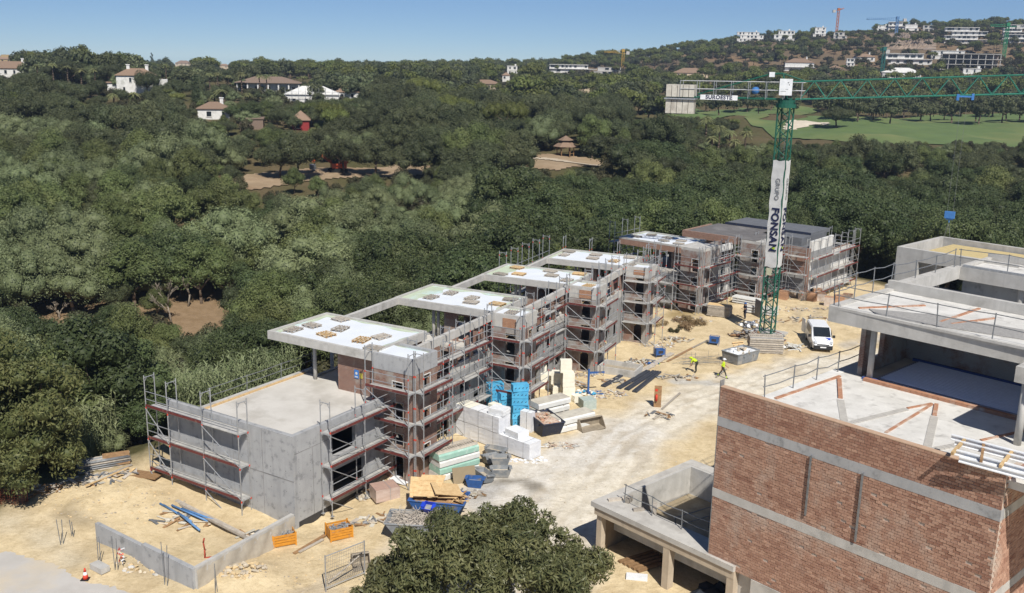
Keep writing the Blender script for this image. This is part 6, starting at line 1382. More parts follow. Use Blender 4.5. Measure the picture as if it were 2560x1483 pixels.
# --- skips with what is in them
p = gp(1098,1282); sk = skip('blue skip heaped with broken boards and timber offcuts',p,math.radians(-9),3.3,1.8,1.05,BLUEP,.6,.25,WOODB,.8)
for k,(x,y,z,sx,sy,a,r1,r2,lb) in enumerate(((-.6,.1,1.62,1.5,1.8,-.25,.35,-.1,'pale plywood sheet leaning in the blue skip'),(.45,0,1.55,1.7,1.3,.35,.14,.22,'square board lying across the blue skip'),(.2,-.15,1.3,1.7,.9,.1,.1,.05,'board under the square board in the blue skip'),(-1.4,.2,1.4,.8,1.5,.1,.5,.1,'slotted crate side at the left of the blue skip'))):
    b = MB(); b.obox((0,0,0),(sx,sy,.035)); 
    if k in (0,3):
        for i in range(3): b.obox((0,-.4+i*.4,.03),(sx*.9,.06,.02))
    t = link('board',b.mesh('board',WOOD),None,(p[0]+x*math.cos(-.157)-y*math.sin(-.157),p[1]+x*math.sin(-.157)+y*math.cos(-.157),p[2]+z)); t.rotation_euler = (r1,r2,a); tag(t,lb,'board')
heap('timber_offcuts','short timber offcuts at the right end of the blue skip',p[0]+1.2,p[1]-.2,.55,.6,40,.09,[WOOD,WOODB],.35,'timber',p[2]+1.0,boards=.9)
p = gp(1040,1338); skip('grey skip of sticks and plaster waste beside the blue skip',p,math.radians(-4),3.2,1.8,1.05,GREYP,.75,.2,mat('plaster_waste',(.42,.38,.33),(.32,.28,.24),5,bump=.4),.85)
b = MB()
for _ in range(90): a = rg.uniform(0,3.14); x,y = rg.uniform(-1.2,1.2),rg.uniform(-.7,.7); L_ = rg.uniform(.2,.6); b.tube((p[0]+x-L_*math.cos(a),p[1]+y-L_*math.sin(a),p[2]+1.0+rg.uniform(0,.25)),(p[0]+x+L_*math.cos(a),p[1]+y+L_*math.sin(a),p[2]+1.1+rg.uniform(0,.35)),.015,4)
o = b.build('sticks',WOODG); o['kind'] = 'stuff'; tag(o,'dry sticks and wire in the grey skip','sticks')
p = gp(1363,1078); skip('navy skip full of brick rubble by the foam blocks',p,math.radians(-66),2.9,1.7,1.1,NAVY,.5,.3,RUBBLE,.85); heap('rubble','broken brick piled in the navy skip',p[0],p[1],.65,1.1,120,.11,[RUBBLE,TANB,STONE],.45,'rubble',p[2]+.95)
p = gp(1850,902); skip('dark grey skip of white sacks near the crane foot',p,math.radians(38),3.0,1.9,1.0,GREYP,.12,.15,PLASTW,.9); heap('sacks','crumpled white plastic sacks in the dark grey skip',p[0],p[1],.8,.8,26,.26,[PLASTW,PLASTW,STONE],.45,'sacks',p[2]+.9)
# --- mortar tubs
def tub(label, px, py, rz, m_=None, tilt=0, L_=1.25, W=.85, H=.55, dz=0):
    x,y,z = gp(px,py); t = thing('mortar_tub',label,'tub',(x,y,z+.03+dz+abs(math.sin(tilt))*.3),rz,'steel mortar tubs by the green-edged panels'); t.rotation_euler = (tilt,0,rz); b = MB(); k = .74
    P = [(sx*L_/2*(k if z_ == 0 else 1),sy*W/2*(k if z_ == 0 else 1),z_*H) for z_ in (0,1) for sx,sy in ((-1,-1),(1,-1),(1,1),(-1,1))]; I = [(x_*.93,y_*.91,z_+(.06 if z_ < .1 else 0)) for x_,y_,z_ in P]
    b.add(P+I,[(0,3,2,1),(0,1,5,4),(1,2,6,5),(2,3,7,6),(3,0,4,7),(8,9,10,11),(8,12,13,9),(9,13,14,10),(10,14,15,11),(11,15,12,8),(4,5,13,12),(5,6,14,13),(6,7,15,14),(7,4,12,15)]); b.build('tray',m_ or GREYP,t)
    b = MB(); b.box(-L_*.42,L_*.42,-W*.42,W*.42,H*.45,H*.5); b.build('dried_mortar',STONE if not m_ else GREYP,t)
    for s in (-1,1): b = MB(); b.box(s*L_/2-.1,s*L_/2+.1,-W*.3,W*.3,H-.02,H+.04); b.build('rim_handle',m_ or GREYP,t)
tub('tilted mortar tub showing its dried bed, nearest the track',1208,1202,math.radians(-58),tilt=-.15,L_=1.5); tub('grey mortar tub stacked on another by the puddle',1250,1178,math.radians(4),dz=.48); tub('lower mortar tub under the stacked one by the puddle',1252,1190,math.radians(4)); tub('empty dark mortar tub behind the tilted one',1232,1158,math.radians(28),tilt=-.2,L_=1.4); tub('open mortar tub against the white wrapped blocks',1240,1140,math.radians(-25),L_=1.4); tub('blue-rimmed mortar tub beside the blue skip',1188,1216,math.radians(-8),BLUEP,0,1.1,.8)
tub('bright blue plastic tub standing in the grey skip',1075,1330,math.radians(-20),mat('bright_blue',(.02,.06,.55),rough=.4),.5,.65,.55,.45,1.15); tub('white and blue tub on the ground below the grey skip',1022,1358,math.radians(70),mat('pale_blue_tub',(.3,.33,.5),(.06,.08,.35),2,rough=.4),0,.8,.6,.6)
# --- orange stillages of scaffold fittings
for k,(px,py,a,lb) in enumerate(((707,1358,-32,'orange slatted crate of scaffold fittings close to the retaining wall'),(848,1342,-32,'orange slatted crate of scaffold fittings nearer the skips'))):
    x,y,z = gp(px,py); t = thing('crate',lb,'crate',(x,y,z),math.radians(a+58 if k == 0 else a+60),'orange stillages'); L_,W,H = 1.25,.95,.72
    for s in (-1,1):
        for j in range(4): b = MB(); b.box(-L_/2,L_/2,s*W/2-.015,s*W/2+.015,.14+j*.155,.14+j*.155+.12); b.build('slat',ORANGE,t)
        for j in range(4): b = MB(); b.box(s*L_/2-.015,s*L_/2+.015,-W/2+.02,W/2-.02,.14+j*.155,.14+j*.155+.12); b.build('slat',ORANGE,t)
    for sx in (-1,1):
        for sy in (-1,1): b = MB(); b.box(sx*L_/2-.04,sx*L_/2+.04,sy*W/2-.04,sy*W/2+.04,0,H+.06); b.build('post',ORANGE,t)
    b = MB(); b.box(-L_/2,L_/2,-W/2,W/2,.08,.13); b.build('floor',ORANGE,t); b = MB()
    for _ in range(60): a_ = rg.uniform(0,3.14); b.obox((rg.uniform(-.5,.5),rg.uniform(-.36,.36),rg.uniform(.45,.72)),(rg.uniform(.1,.35),.05,.05),rz=a_,ry=rg.uniform(-.3,.3))
    o = b.build('fittings',STEEL,t); o['kind'] = 'stuff'
# --- foam and wrapped blocks
def cube(name, label, cat, x, y, z, sx, sy, sz, rz, m_, group, wrap=None, n=3):
    t = thing(name,label,cat,(x,y,z),rz,group); h = sz/n
    for i in range(n): b = MB(); o_ = rg.uniform(-.015,.015); b.box(-sx/2+o_,sx/2+o_,-sy/2,sy/2,i*h+.004,(i+1)*h-.004); b.build('slab',m_,t)
    if wrap:
        b = MB(); b.smooth = False; e = .012; nz = 8
        vs_ = []
        for j in range(nz+1):
            for (u,v_) in [(-1,-1),(-.33,-1),(.33,-1),(1,-1),(1,-.33),(1,.33),(1,1),(0,1),(-1,1),(-1,0)]: vs_.append((u*(sx/2+e+rg.uniform(0,.015)),v_*(sy/2+e+rg.uniform(0,.015)),sz*1.0*j/nz))
        b.v = vs_; b.f = [(j*10+i,j*10+(i+1)%10,(j+1)*10+(i+1)%10,(j+1)*10+i) for j in range(nz) for i in range(10)]; b.m = [0]*len(b.f); b.build('plastic_wrap',wrap,t)
        for u in (.1,): b = MB(); b.box(sx*u-.015,sx*u+.015,-sy/2-.035,-sy/2-.03,0,sz); b.box(sx*u-.015,sx*u+.015,-sy/2-.03,sy/2+.03,sz+.004,sz+.01); b.build('strap',STEEL,t)
    return t
WRAP = mat('film_wrap',(.66,.67,.70),(.58,.595,.63),2.2,rough=.35,c3=(.74,.75,.77),sc3=1.0)
p0 = np.array(gp(1172,1086)[:2]); p1 = np.array(gp(1318,1140)[:2]); dv = (p1-p0)/np.linalg.norm(p1-p0); ang = math.atan2(dv[1],dv[0]); nv = np.array([-dv[1],dv[0]]); step = np.linalg.norm(p1-p0)/4
for i in range(5):
    q = p0+dv*step*i; cube('foam_block',f'film-wrapped white block, {ORD[i]} from the scaffold in the bottom row','block',q[0],q[1],.03,step*.97,1.15,1.12,ang,PLASTW,'film-wrapped white blocks',WRAP)
for i in range(3):
    q = p0+dv*step*i; cube('foam_block',f'film-wrapped white block, {ORD[i]} from the scaffold in the top row','block',q[0]-.03,q[1],1.17,step*.96,1.15,1.15,ang,EPS if i == 0 else PLASTW,'film-wrapped white blocks',WRAP)
q = p0+dv*step*2.1; cube('foam_block','loose pile of white slabs on top of the wrapped blocks','block',q[0],q[1]+.1,2.34,1.2,1.0,.42,ang+.2,PLASTW,None,None,4)
q = p0+dv*step*3.3; cube('foam_block','torn white slabs on the lower end of the wrapped blocks','block',q[0],q[1]+.1,1.17,1.3,1.0,.45,ang-.1,PLASTW,None,None,4)
q = p0+dv*step*.6+nv*.9; cube('foam_block','small cream foam block behind the wrapped blocks','block',q[0]+.6,q[1]+.6,1.2,.8,.6,.9,ang,EPS,None)
heap('plastic_scraps','torn white film and foam scraps at the foot of the wrapped blocks',*gp(1330,1150)[:2],.9,.6,26,.14,[PLASTW,WRAP],.1,'scraps')
heap('plastic_scraps','white film rags between the wrapped blocks and the tubs',*gp(1275,1150)[:2],.8,.4,16,.14,[PLASTW,WRAP],.1,'scraps')
for si,(px,py,n,lb,a) in enumerate(((1300,1062,6,'tallest stack beside wrapped blocks',8),(1262,1046,4,'leaning middle stack',-14),(1238,1040,5,'stack against the scaffold',24))):
    x,y,z = gp(px,py)
    for i in range(n):
        t = thing('foam_pack',f'blue foam pack, {ORD[i]} from the ground, {lb}','foam pack',(x+.04*i*(1 if si == 1 else -.3),y,z+.02+i*.53),math.radians(a+rg.uniform(-8,8)+(12*i if si == 1 else 0)),'blue foam packs'); b = MB(); b.box(-.6,.6,-.33,.33,0,.5); b.build('foam',BLUEF,t); b = MB()
        for k in range(4): b.obox((-.42+k*.28,-.334,.27),(.13,.006,.05),ry=-.7)
        for k in range(2): b.obox((.604,-.12+k*.26,.27),(.006,.13,.05),rx=.7)
        b.build('print_mark',NAVY,t)
x,y,z = gp(1330,1070); cube('foam_block','white wrapped sheet stack beside the tallest blue foam stack','block',x-.35,y-.5,z,.9,.5,1.5,math.radians(-32),PLASTW,None,WRAP)
for (px,py,dz,sx,sy,sz,a,lb) in ((1418,1000,0,1.0,.9,1.2,12,'cream foam block at the foot of the tall foam pile'),(1418,1000,1.22,.95,.85,1.1,8,'cream foam block in the middle of the tall foam pile'),(1412,1000,2.34,.9,.6,1.0,4,'cream foam block at the top of the tall foam pile'),(1400,992,0,1.1,.8,.9,-10,'cream foam block leaning behind the foam pile'),(1390,985,.92,.8,.8,1.0,-6,'cream foam block second in the leaning foam pile'),(1365,970,0,1.0,.8,1.3,4,'pale foam block against the scaffold behind the foam pile'),(1345,958,0,1.2,.9,1.7,10,'tall pale foam block behind the scaffold posts'),(1440,1005,0,.7,.6,.6,30,'small white foam block right of the foam pile')):
    x,y,z = gp(px,py); cube('foam_block',lb,'block',x,y,z+dz,sx,sy,sz,math.radians(a),EPS,'cream foam blocks')
heap('plastic_scraps','white and pale blue foam scraps right of the foam pile',*gp(1465,985)[:2],1.0,.9,34,.16,[PLASTW,EPS,BLUEF],.25,'scraps')
# --- stacks of sheet panels
def panel_stack(label, px, py, rz, L_, W, n, th, m_top, m_side, group, crate=False, gap=.1):
    x,y,z = gp(px,py); t = thing('panel_stack',label,'panel stack',(x,y,z),rz,group); zz = .08
    for i in range(n):
        b = MB(); s = rg.uniform(-.06,.06); b.prism_x([(-W/2,zz),(W/2,zz),(W/2,zz+th*.7),(W/2-.1,zz+th),(-W/2+.1,zz+th),(-W/2,zz+th*.7)],-L_/2+s,L_/2+s); b.build('panel_pack',[WEDG if (m_side is GRN and i % 2 == 0) else m_side],t)
        b = MB(); b.box(-L_/2+s+.01,L_/2+s-.01,-W/2+.08,W/2-.08,zz+th+.001,zz+th+.02); b.build('cover_sheet',m_top,t); zz += th+gap
        if i < n-1:
            for xx in (-L_*.3,L_*.3): b = MB(); b.box(xx-.05,xx+.05,-W/2,W/2,zz-gap+.021,zz); b.build('bearer',WOODG,t)
    for xx in (-L_*.3,L_*.3): b = MB(); b.box(xx-.06,xx+.06,-W/2,W/2,-.02,.08); b.build('bearer',WOODG,t)
    if crate:
        for k in range(16): b = MB(); b.box(-L_*.46+k*L_*.92/15-.03,-L_*.46+k*L_*.92/15+.03,-.35,.1,zz,zz+.06); b.build('slat',WOODG,t)
        for yy in (-.38,.1,.4): b = MB(); b.box(-L_/2,L_/2,yy-.04,yy+.04,zz-.08,zz+.08); b.build('rail',WOODG,t)
    return t
GRN = mat('green_panel_edge',(.27,.45,.37),(.34,.52,.44),2,c3=(.6,.6,.56),sc3=2,lo3=.58,hi3=.72); BEI = mat('panel_beige',(.55,.52,.44),(.48,.45,.38),2,c3=(.38,.35,.3),sc3=1.2); WEDG = mat('panel_white_edge',(.66,.66,.63),(.56,.56,.54),2)
panel_stack('stack of green-edged panels with slatted crate on top near the first stair tower',1135,1185,math.radians(38),3.1,1.25,4,.42,BEI,GRN,'sheet panel stacks',True,.04)
b = MB(); b.obox((0,0,.5),(1.5,.05,1.0),rx=-.35); x,y,z = gp(1160,1205); o = b.build('board',mat('hardboard',(.28,.22,.14),(.24,.19,.12),2),None,(x,y,z),math.radians(22)); tag(o,'brown hardboard sheet leaning on the green-edged panels','board')
panel_stack('stack of pale panels with brown cover boards behind the navy skip',1372,1045,math.radians(36),3.0,1.3,3,.42,BEI,WEDG,'sheet panel stacks'); panel_stack('low stack of panels with green strap right of the navy skip',1430,1068,math.radians(34),3.3,1.3,2,.45,BEI,WEDG,'sheet panel stacks')
x,y,z = gp(1468,1020); cube('sack_pallet','pallet of grey-green bags under film right of the pale panels','sacks',x,y,z,1.1,1.0,.8,math.radians(20),mat('greygreen_bags',(.33,.4,.37),(.42,.47,.44),4),None,None,5)
panel_stack('tall stack of grey formwork panels with open frame on top at the crane foot',1912,880,math.radians(-4),3.1,1.5,7,.16,STEEL,WOODG,'sheet panel stacks',True,.05)
panel_stack('stack of timber-edged formwork panels before the far brick tower',1798,790,math.radians(-24),2.4,1.2,9,.11,WOOD,WOODG,'sheet panel stacks',False,.02)
panel_stack('low pile of grey planks beside the worker in dark clothes',1905,785,math.radians(-30),3.2,1.0,3,.18,BEI,WEDG,'sheet panel stacks'); panel_stack('pile of white panels at the corner of the far block',1868,760,math.radians(-38),3.2,1.2,3,.15,WEDG,WEDG,'sheet panel stacks')
x,y,z = gp(1895,792); b = MB(); b.obox((0,0,.9),(.12,1.6,1.8)); o = b.build('concrete_slab',CONCD,None,(x,y,z),.2); tag(o,'dark upright slab behind the worker in dark clothes','slab')
# --- black sheets, boards, stray timber: each its own thing
def plank(label, a, b_, w, th, m_, z=.03, cat='board', group=None, name='plank', tiltx=0):
    A_,B2 = Vector(gp(*a)),Vector(gp(*b_)); d = B2-A_; m2 = (A_+B2)/2; b = MB(); L_ = d.length; b.obox((0,0,0),(L_,w,th)); o = b.build(name,m_,None,(m2[0],m2[1],max(m2[2],gz(m2[0],m2[1]))+z+th/2),math.atan2(d[1],d[0])); o.rotation_euler[0] = tiltx; tag(o,label,cat,group); return o
SLATE = mat('black_roof_sheet',(.035,.04,.052),(.055,.06,.075),5,rough=.6)
for i,(a,b_) in enumerate((((1507,968),(1578,926)),((1546,973),(1620,929)),((1566,976),(1636,930)),((1586,982),(1648,931)))):
    A_,B2 = Vector(gp(*a)),Vector(gp(*b_)); t = thing('roof_sheet',f'long black corrugated sheet on the sand, {ORD[i]} from the left','sheet',tuple((A_+B2)/2),math.atan2((B2-A_)[1],(B2-A_)[0]),'black sheets laid on the sand'); L_ = (B2-A_).length
    for k in range(2): b = MB(); b.prism_x([(-.22+k*.22,.02),(-.01+k*.22,.02),(-.04+k*.22,.16),(-.19+k*.22,.16)],-L_/2,L_/2); b.build('rib',SLATE,t)
for i,(a,b_,w,m_,lb) in enumerate((((735,1386),(812,1343),.2,WOODB,'dark timber beam beside the second orange crate'),((748,1384),(808,1352),.16,WOODG,'pale timber beam beside the second orange crate'),((1605,930),(1680,885),.5,WOODG,'wide grey board propped by the blue generator'),((1668,905),(1730,872),.22,WOODB,'long brown plank pointing to the crane'),((1690,892),(1770,852),.18,WOODG,'grey plank continuing towards the crane'),((330,1180),(398,1200),.9,WOODB,'flat reddish pallet section beside the scaffold foot'),((205,1215),(330,1165),.14,WOODG,'pale batten on the ground by the prop stack'),((215,1222),(322,1175),.12,WOOD,'second batten on the ground by the prop stack'),((440,1250),(610,1345),.28,WOODG,'grey scaffold plank along the foot of the concrete block'),((452,1262),(640,1362),.22,WOODG,'second grey scaffold plank along the foot of the concrete block'),((1790,945),(1815,925),.16,WOODG,'short plank behind the walking worker'),((1655,1025),(1700,985),.16,WOODG,'short board behind the fire board'))): plank(lb,a,b_,w,.06,m_,.03+.012*(i%3))
b = MB(); b.obox((0,0,.02),(1.2,.9,.03),ry=.1); o = b.build('board',PLASTW,None,gp(1000,1205),-.4); o.location[2] += .12; tag(o,'white sheet lying by the wrapped tile stack','board')
x,y,z = gp(962,1243); cube('tile_pallet','film-wrapped pallet of pinkish tiles below the first stair tower','tiles',x,y,z,1.5,1.15,.8,math.radians(28),mat('pink_tiles',(.42,.28,.22),(.36,.24,.2),4),None,mat('tile_film',(.44,.33,.28),(.5,.4,.35),3,rough=.3),5)
# blue pipes
for i,(a,b_) in enumerate((((400,1262),(470,1300)),((410,1268),(480,1310)),((430,1270),(520,1310)),((445,1290),(500,1335)),((455,1282),(560,1320)))):
    A_,B2 = Vector(gp(*a)),Vector(gp(*b_)); b = MB(); b.smooth = True; b.tube((0,0,0),B2-A_,.06,8); o = b.build('pipe',mat('blue_pipe',(.12,.26,.5),rough=.4),None,(A_[0],A_[1],A_[2]+.08+.05*i)); tag(o,f'blue plastic pipe, {ORD[i]} of those at the foot of the concrete block','pipe','blue pipes')
A_ = gp(512,1395); b = MB(); b.smooth = True; b.path([(0,0,-.1),(.02,0,.5),(-.03,0,.9),(.03,0,1.15)],.045,8); b.path([(0,0,.0),(.25,0,.05),(.6,.1,.0)],.045,8); o = b.build('pipe',mat('red_conduit',(.38,.07,.04)),None,A_); tag(o,'red conduit sticking up inside the retaining wall','pipe')
# loader buckets
def bucket(label, px, py, rz, L_, s=1.0):
    t = thing('loader_bucket',label,'bucket',gp(px,py),rz); b = MB(); pr = [(-.45*s,.02),(.35*s,.0),(.55*s,.06*s),(.42*s,.75*s),(.15*s,.85*s),(.05*s,.80*s),(.34*s,.68*s),(.42*s,.14*s),(.3*s,.07*s),(-.45*s,.06*s)]
    b.prism_x(pr,-L_/2,L_/2); b.build('shell',mat('rusty_steel',(.24,.2,.15),(.33,.28,.21),4,rough=.7),t)
    for sx in (-1,1): e = MB(); e.prism_x([(-.45*s,.03),(.5*s,.03),(.4*s,.75*s),(.1*s,.82*s)],sx*L_/2-.02,sx*L_/2+.02); e.build('end_plate',MATS['rusty_steel'],t)
    for k in range(3): e = MB(); e.obox((-L_*.3+k*L_*.3,.53*s,.4*s),(.1,.15,.5*s)); e.build('bracket',MATS['rusty_steel'],t)
bucket('loader bucket lying on the pale track',1478,1072,math.radians(30),2.0); bucket('small digger bucket behind the mesh fence panel',903,1418,math.radians(20),.9,.9)
# crane fork, fire point, generators
x,y,z = gp(1470,985); t = thing('crane_fork','blue C-shaped crane fork standing by the foam pile','crane fork',(x,y,z),.2); b = MB(); b.box(-.07,.07,-.07,.07,0,2.1); b.build('stem',BLUEP,t); b = MB(); b.box(.071,1.3,-.06,.06,1.72,1.86); b.build('arm',BLUEP,t)
for s in (-1,1): b = MB(); b.box(-.05,1.2,s*.3-.05,s*.3+.05,.02,.1); b.build('tine',BLUEP,t)
b = MB(); b.box(-.06,.06,-.36,.36,.10,.2); b.build('foot',BLUEP,t)
x,y,z = gp(1643,1018); t = thing('fire_point','brown upright board carrying a red fire extinguisher','fire point',(x,y,z),-.15); b = MB(); b.box(-.28,.28,-.03,.03,0,1.75); b.build('board',WOODB,t); b = MB(); b.smooth = True; b.tube((-.1,-.14,.55),(-.1,-.14,1.05),.09,10); b.tube((-.1,-.14,1.05),(-.1,-.14,1.14),.03,6); b.build('extinguisher',REDC,t); b = MB(); b.box(-.22,-.02,-.04,-.031,1.3,1.5); b.build('sign',REDC,t); b = MB(); b.obox((0,.5,.5),(.5,.05,1.3),rx=.7); b.build('brace',WOODB,t)
for (px,py,a,lb) in ((1785,862,-20,'blue generator beside the dry weeds'),(1648,892,15,'blue compressor beside the propped grey board')):
    x,y,z = gp(px,py); t = thing('generator',lb,'generator',(x,y,z),math.radians(a)); t.scale = (.75,.75,.8); b = MB(); b.box(-.55,.55,-.4,.4,.3,.95); b.build('housing',BLUEP,t); b = MB()
    for sx in (-1,1):
        for sy in (-1,1): b.tube((sx*.6,sy*.44,0),(sx*.6,sy*.44,1.05),.03,6)
    b.path([(-.6,-.44,1.05),(.6,-.44,1.05),(.6,.44,1.05),(-.6,.44,1.05),(-.6,-.44,1.05)],.03,6); b.build('frame',BLUEP,t); b = MB(); b.box(-.3,.3,-.42,-.401,.5,.8); b.build('vent',DARK,t)
heap('cable_tangle','green and blue hoses in a tangle by the compressor',*gp(1632,912)[:2],.8,.5,16,.16,[BLUEP,mat('lime_hose',(.3,.45,.08)),STONE],.15,'hose')
# pallets of bricks along the far block
for i,(px,py) in enumerate(((1958,748),(1985,742),(2008,748),(2030,752),(2052,752),(2072,764),(2096,760),(2118,756),(1972,735),(2042,742))):
    x,y,z = gp(px,py); cube('brick_pallet',f'pallet of bricks under film, {ORD[i]} counted along the far block','bricks',x,y,z,1.0,.95,rg.uniform(.85,1.05),math.radians(-20+rg.uniform(-14,14)),mat('palletised_brick',(.42,.25,.15),(.34,.19,.115),6,vary=.15),'brick pallets before the far block',mat('dusty_film',(.5,.4,.32),(.58,.5,.43),3,rough=.35) if i % 3 else None,6)
# crane-foot clutter
heap('scrap_heap','brown rusty scrap and timber heap at the crane foot',*gp(1872,842)[:2],1.9,1.3,90,.2,[WOODB,mat('rust',(.14,.07,.045),(.1,.05,.035),4),WOODG,STEELD],.8,'scrap',boards=.65); heap('sacks','white sacks on the scrap heap left of the crane mast',*gp(1873,815)[:2],.9,.7,14,.3,[PLASTW],.7,'sacks'); heap('scrap_heap','pale boards and wire scraps right of the crane foot',*gp(1980,870)[:2],1.2,.9,40,.22,[WEDG,BEI,WOODG],.25,'scrap',boards=.8); heap('scrap_heap','rusty red shutter clamps right of the crane foot',*gp(1948,850)[:2],.5,.9,30,.16,[mat('rust_red',(.2,.05,.04)),STEELD],.9,'scrap',boards=.7)
pallet('tilted pallet leaning behind the grey skip',(*gp(1845,880)[:2],.5),math.radians(20),True).rotation_euler[0] = .9
for k,(px,py) in enumerate(((1985,1012),(2010,1000))): x,y,z = gp(px,py); pallet(f'pallet on the ground behind the brick wall top, {ORD[k]} from the left',(x,y,z+.02),.4,k == 0)
x,y,z = gp(1905,1010); heap('cable_drum_scrap','blue pipes and yellow battens behind the brick wall top',x,y,.9,.5,24,.16,[BLUEP,WOOD,STEELD],.3,'scrap',boards=.6)
# reinforcing steel on the sand
b = MB(); x0,y0,z0 = gp(1745,905)
for i in range(16): a = rg.uniform(-.3,.3); x,y = x0+rg.uniform(-2.2,2.2),y0+rg.uniform(-1.5,1.5); L_ = rg.uniform(.6,2.0); b.tube((x-L_*math.cos(a),y-L_*math.sin(a),.12),(x+L_*math.cos(a),y+L_*math.sin(a),.2+rg.uniform(0,.4)),.014,4)
for i in range(8): x,y = x0+rg.uniform(-2,2),y0+rg.uniform(-1.3,1.3); b.tube((x,y,0),(x,y,rg.uniform(.4,1.0)),.014,4)
o = b.build('rebar_mats',STEELD); o['kind'] = 'stuff'; tag(o,'tangle of reinforcing bars on the sand by the bending worker','rebar')
# rubble and litter at the feet of the towers
LIT = [STONE,RUBBLE,WEDG,CONC,WOODG]
for (px,py,rx_,ry_,n,lb) in ((1500,985,2.2,1.2,90,'white plaster rubble at the third stair tower'),(1445,935,1.8,1.0,60,'rubble at the foot of the scaffold by the foam pile'),(1570,915,2.4,1.2,90,'litter between the third and fourth stair towers'),(1640,862,2.0,1.0,60,'broken stone at the fourth stair tower'),(985,1175,1.6,1.1,70,'broken plaster at the first stair tower'),(930,1215,1.4,1.0,50,'stones on the sand before the block scaffold'),(1400,1115,1.3,.6,60,'brick crumbs spilled beside the navy skip'),(1730,800,2.2,1.5,60,'rocks and sticks in the weeds before the far tower'),(2000,775,4.0,1.0,70,'pale stones before the brick pallets')): heap('rubble',lb,*gp(px,py)[:2],rx_,ry_,n,.11,LIT,.12,'rubble',boards=.3)
heap('rubble','heap of yellow stones outside the retaining wall',*gp(610,1425)[:2],1.3,.8,70,.15,[SANDM,STONE],.25); heap('rubble','broken concrete along the foot of the retaining wall',*gp(380,1420)[:2],1.8,.9,60,.12,[STONE,CONC,SANDM],.12); heap('rubble','loose stones scattered over the front yard',*gp(830,1430)[:2],5,2.2,120,.06,[STONE,SANDM],.02); heap('rubble','loose stones scattered on the sand left of the block',*gp(290,1250)[:2],4,2.5,110,.07,[STONE,SANDM],.03); heap('rubble','small stones scattered along the track',*gp(1480,1180)[:2],7,5,160,.05,[STONE,CONC],.01); heap('rubble','stones scattered round the van',*gp(2060,850)[:2],8,5,150,.07,[STONE,SANDM],.02)
heap('brush_pile','brown brushwood at the edge of the trees',*gp(110,1225)[:2],1.6,.8,70,.1,[WOODB,WOODG],.35,'brushwood',boards=.9)
for k,(px,py,rx_,ry_,n,lb) in enumerate(((1010,1190,1.3,.8,40,'boards and plaster sheets thrown down below the first stair tower'),(905,1235,1.0,.6,24,'offcuts beside the block scaffold'),(1430,960,1.2,.7,34,'broken panels behind the foam pile'),(1535,955,1.3,.8,36,'boards dumped at the third stair tower'),(1610,905,1.6,.8,44,'planks and sheets between the towers and the compressor'),(1690,850,1.6,.9,36,'boards strewn before the fourth stair tower'),(1770,775,1.8,.8,36,'planks dumped at the brick-fascia tower'),(1920,805,1.6,.8,40,'shuttering boards behind the crane mast'),(1170,1235,1.0,.5,26,'scraps between the mortar tubs and the blue skip'),(1110,1245,1.2,.6,22,'timber scraps behind the blue skip'),(940,1300,1.6,.7,40,'sticks and slats on the sand before the grey skip'),(450,1300,1.8,.8,30,'boards and offcuts at the foot of the concrete block'),(640,1340,1.2,.5,20,'planks lying between block and retaining wall'),(230,1200,1.6,.7,30,'timber offcuts left of the prop stack'),(1700,945,1.8,.9,30,'thin boards and bars on the sand near the walking worker'),(1650,1040,1.6,.7,18,'sticks on the sand by the fire board'),(2010,800,2.5,1.0,30,'stones and boards on the sand beyond the crane'))): heap('debris',lb,*gp(px,py)[:2],rx_,ry_,n,.17,[WOODG,BEI,WOODB,STEELD,STONE],.12,'debris',boards=.75)
# concrete trough by the third tower
x,y,z = gp(1550,930); t = thing('planter','low concrete trough between the third and fourth stair towers','planter',(x,y,z),math.radians(-25)); b = MB(); b.box(-1.7,1.7,-1.1,-.95,0,.6); b.box(-1.7,1.7,.95,1.1,0,.6); b.box(-1.7,-1.55,-.949,.949,0,.6); b.box(1.55,1.7,-.949,.949,0,.6); b.build('walls',CONC,t); b = MB(); b.box(-1.54,1.54,-.94,.94,.05,.2); b.build('soil',STONE,t)
# retaining wall, posts, fence, cone
c0,c1,c2 = G(490,1478),G(246,1353),G(733,1338)
t = thing('retaining_wall','L-shaped bare concrete retaining wall in the corner of the yard','wall',c0)
def wseg(a,b_,z1,th,name,m_):
    A_,B2 = Vector(a)-Vector(c0),Vector(b_)-Vector(c0); d = B2-A_; w = MB(); w.box(0,d.length,-th/2,th/2,-.6,z1); w.build(name,m_,t,tuple(A_),math.atan2(d[1],d[0]))
cm = tuple(np.array(c0)*.5+np.array(c1)*.5); wseg(c0,cm,1.25,.25,'wall_panel',CONCG); wseg(tuple(np.array(cm)+np.array([-.02,.02,0])),c1,1.12,.22,'wall_panel',CONCG); wseg(c0,c2,1.3,.24,'wall_panel',CONC)
d = Vector(c2)-Vector(c0); b = MB(); b.smooth = True; n = 30
for i in range(n+1):
    f = i/n; q = d*f; nn = Vector((d[1],-d[0],0)).normalized()
    for k in range(6): b.v.append(tuple(q+nn*(.14+.05*k/5+.04*math.sin(i*1.3+k))+Vector((0,0,1.18-.27*k+.03*math.sin(i*.9)))))
b.f = [(i*6+k,(i+1)*6+k,(i+1)*6+k+1,i*6+k+1) for i in range(n) for k in range(5)]; b.m = [0]*len(b.f); b.build('geotextile',mat('geotextile',(.44,.40,.33),(.38,.34,.28),3),t)
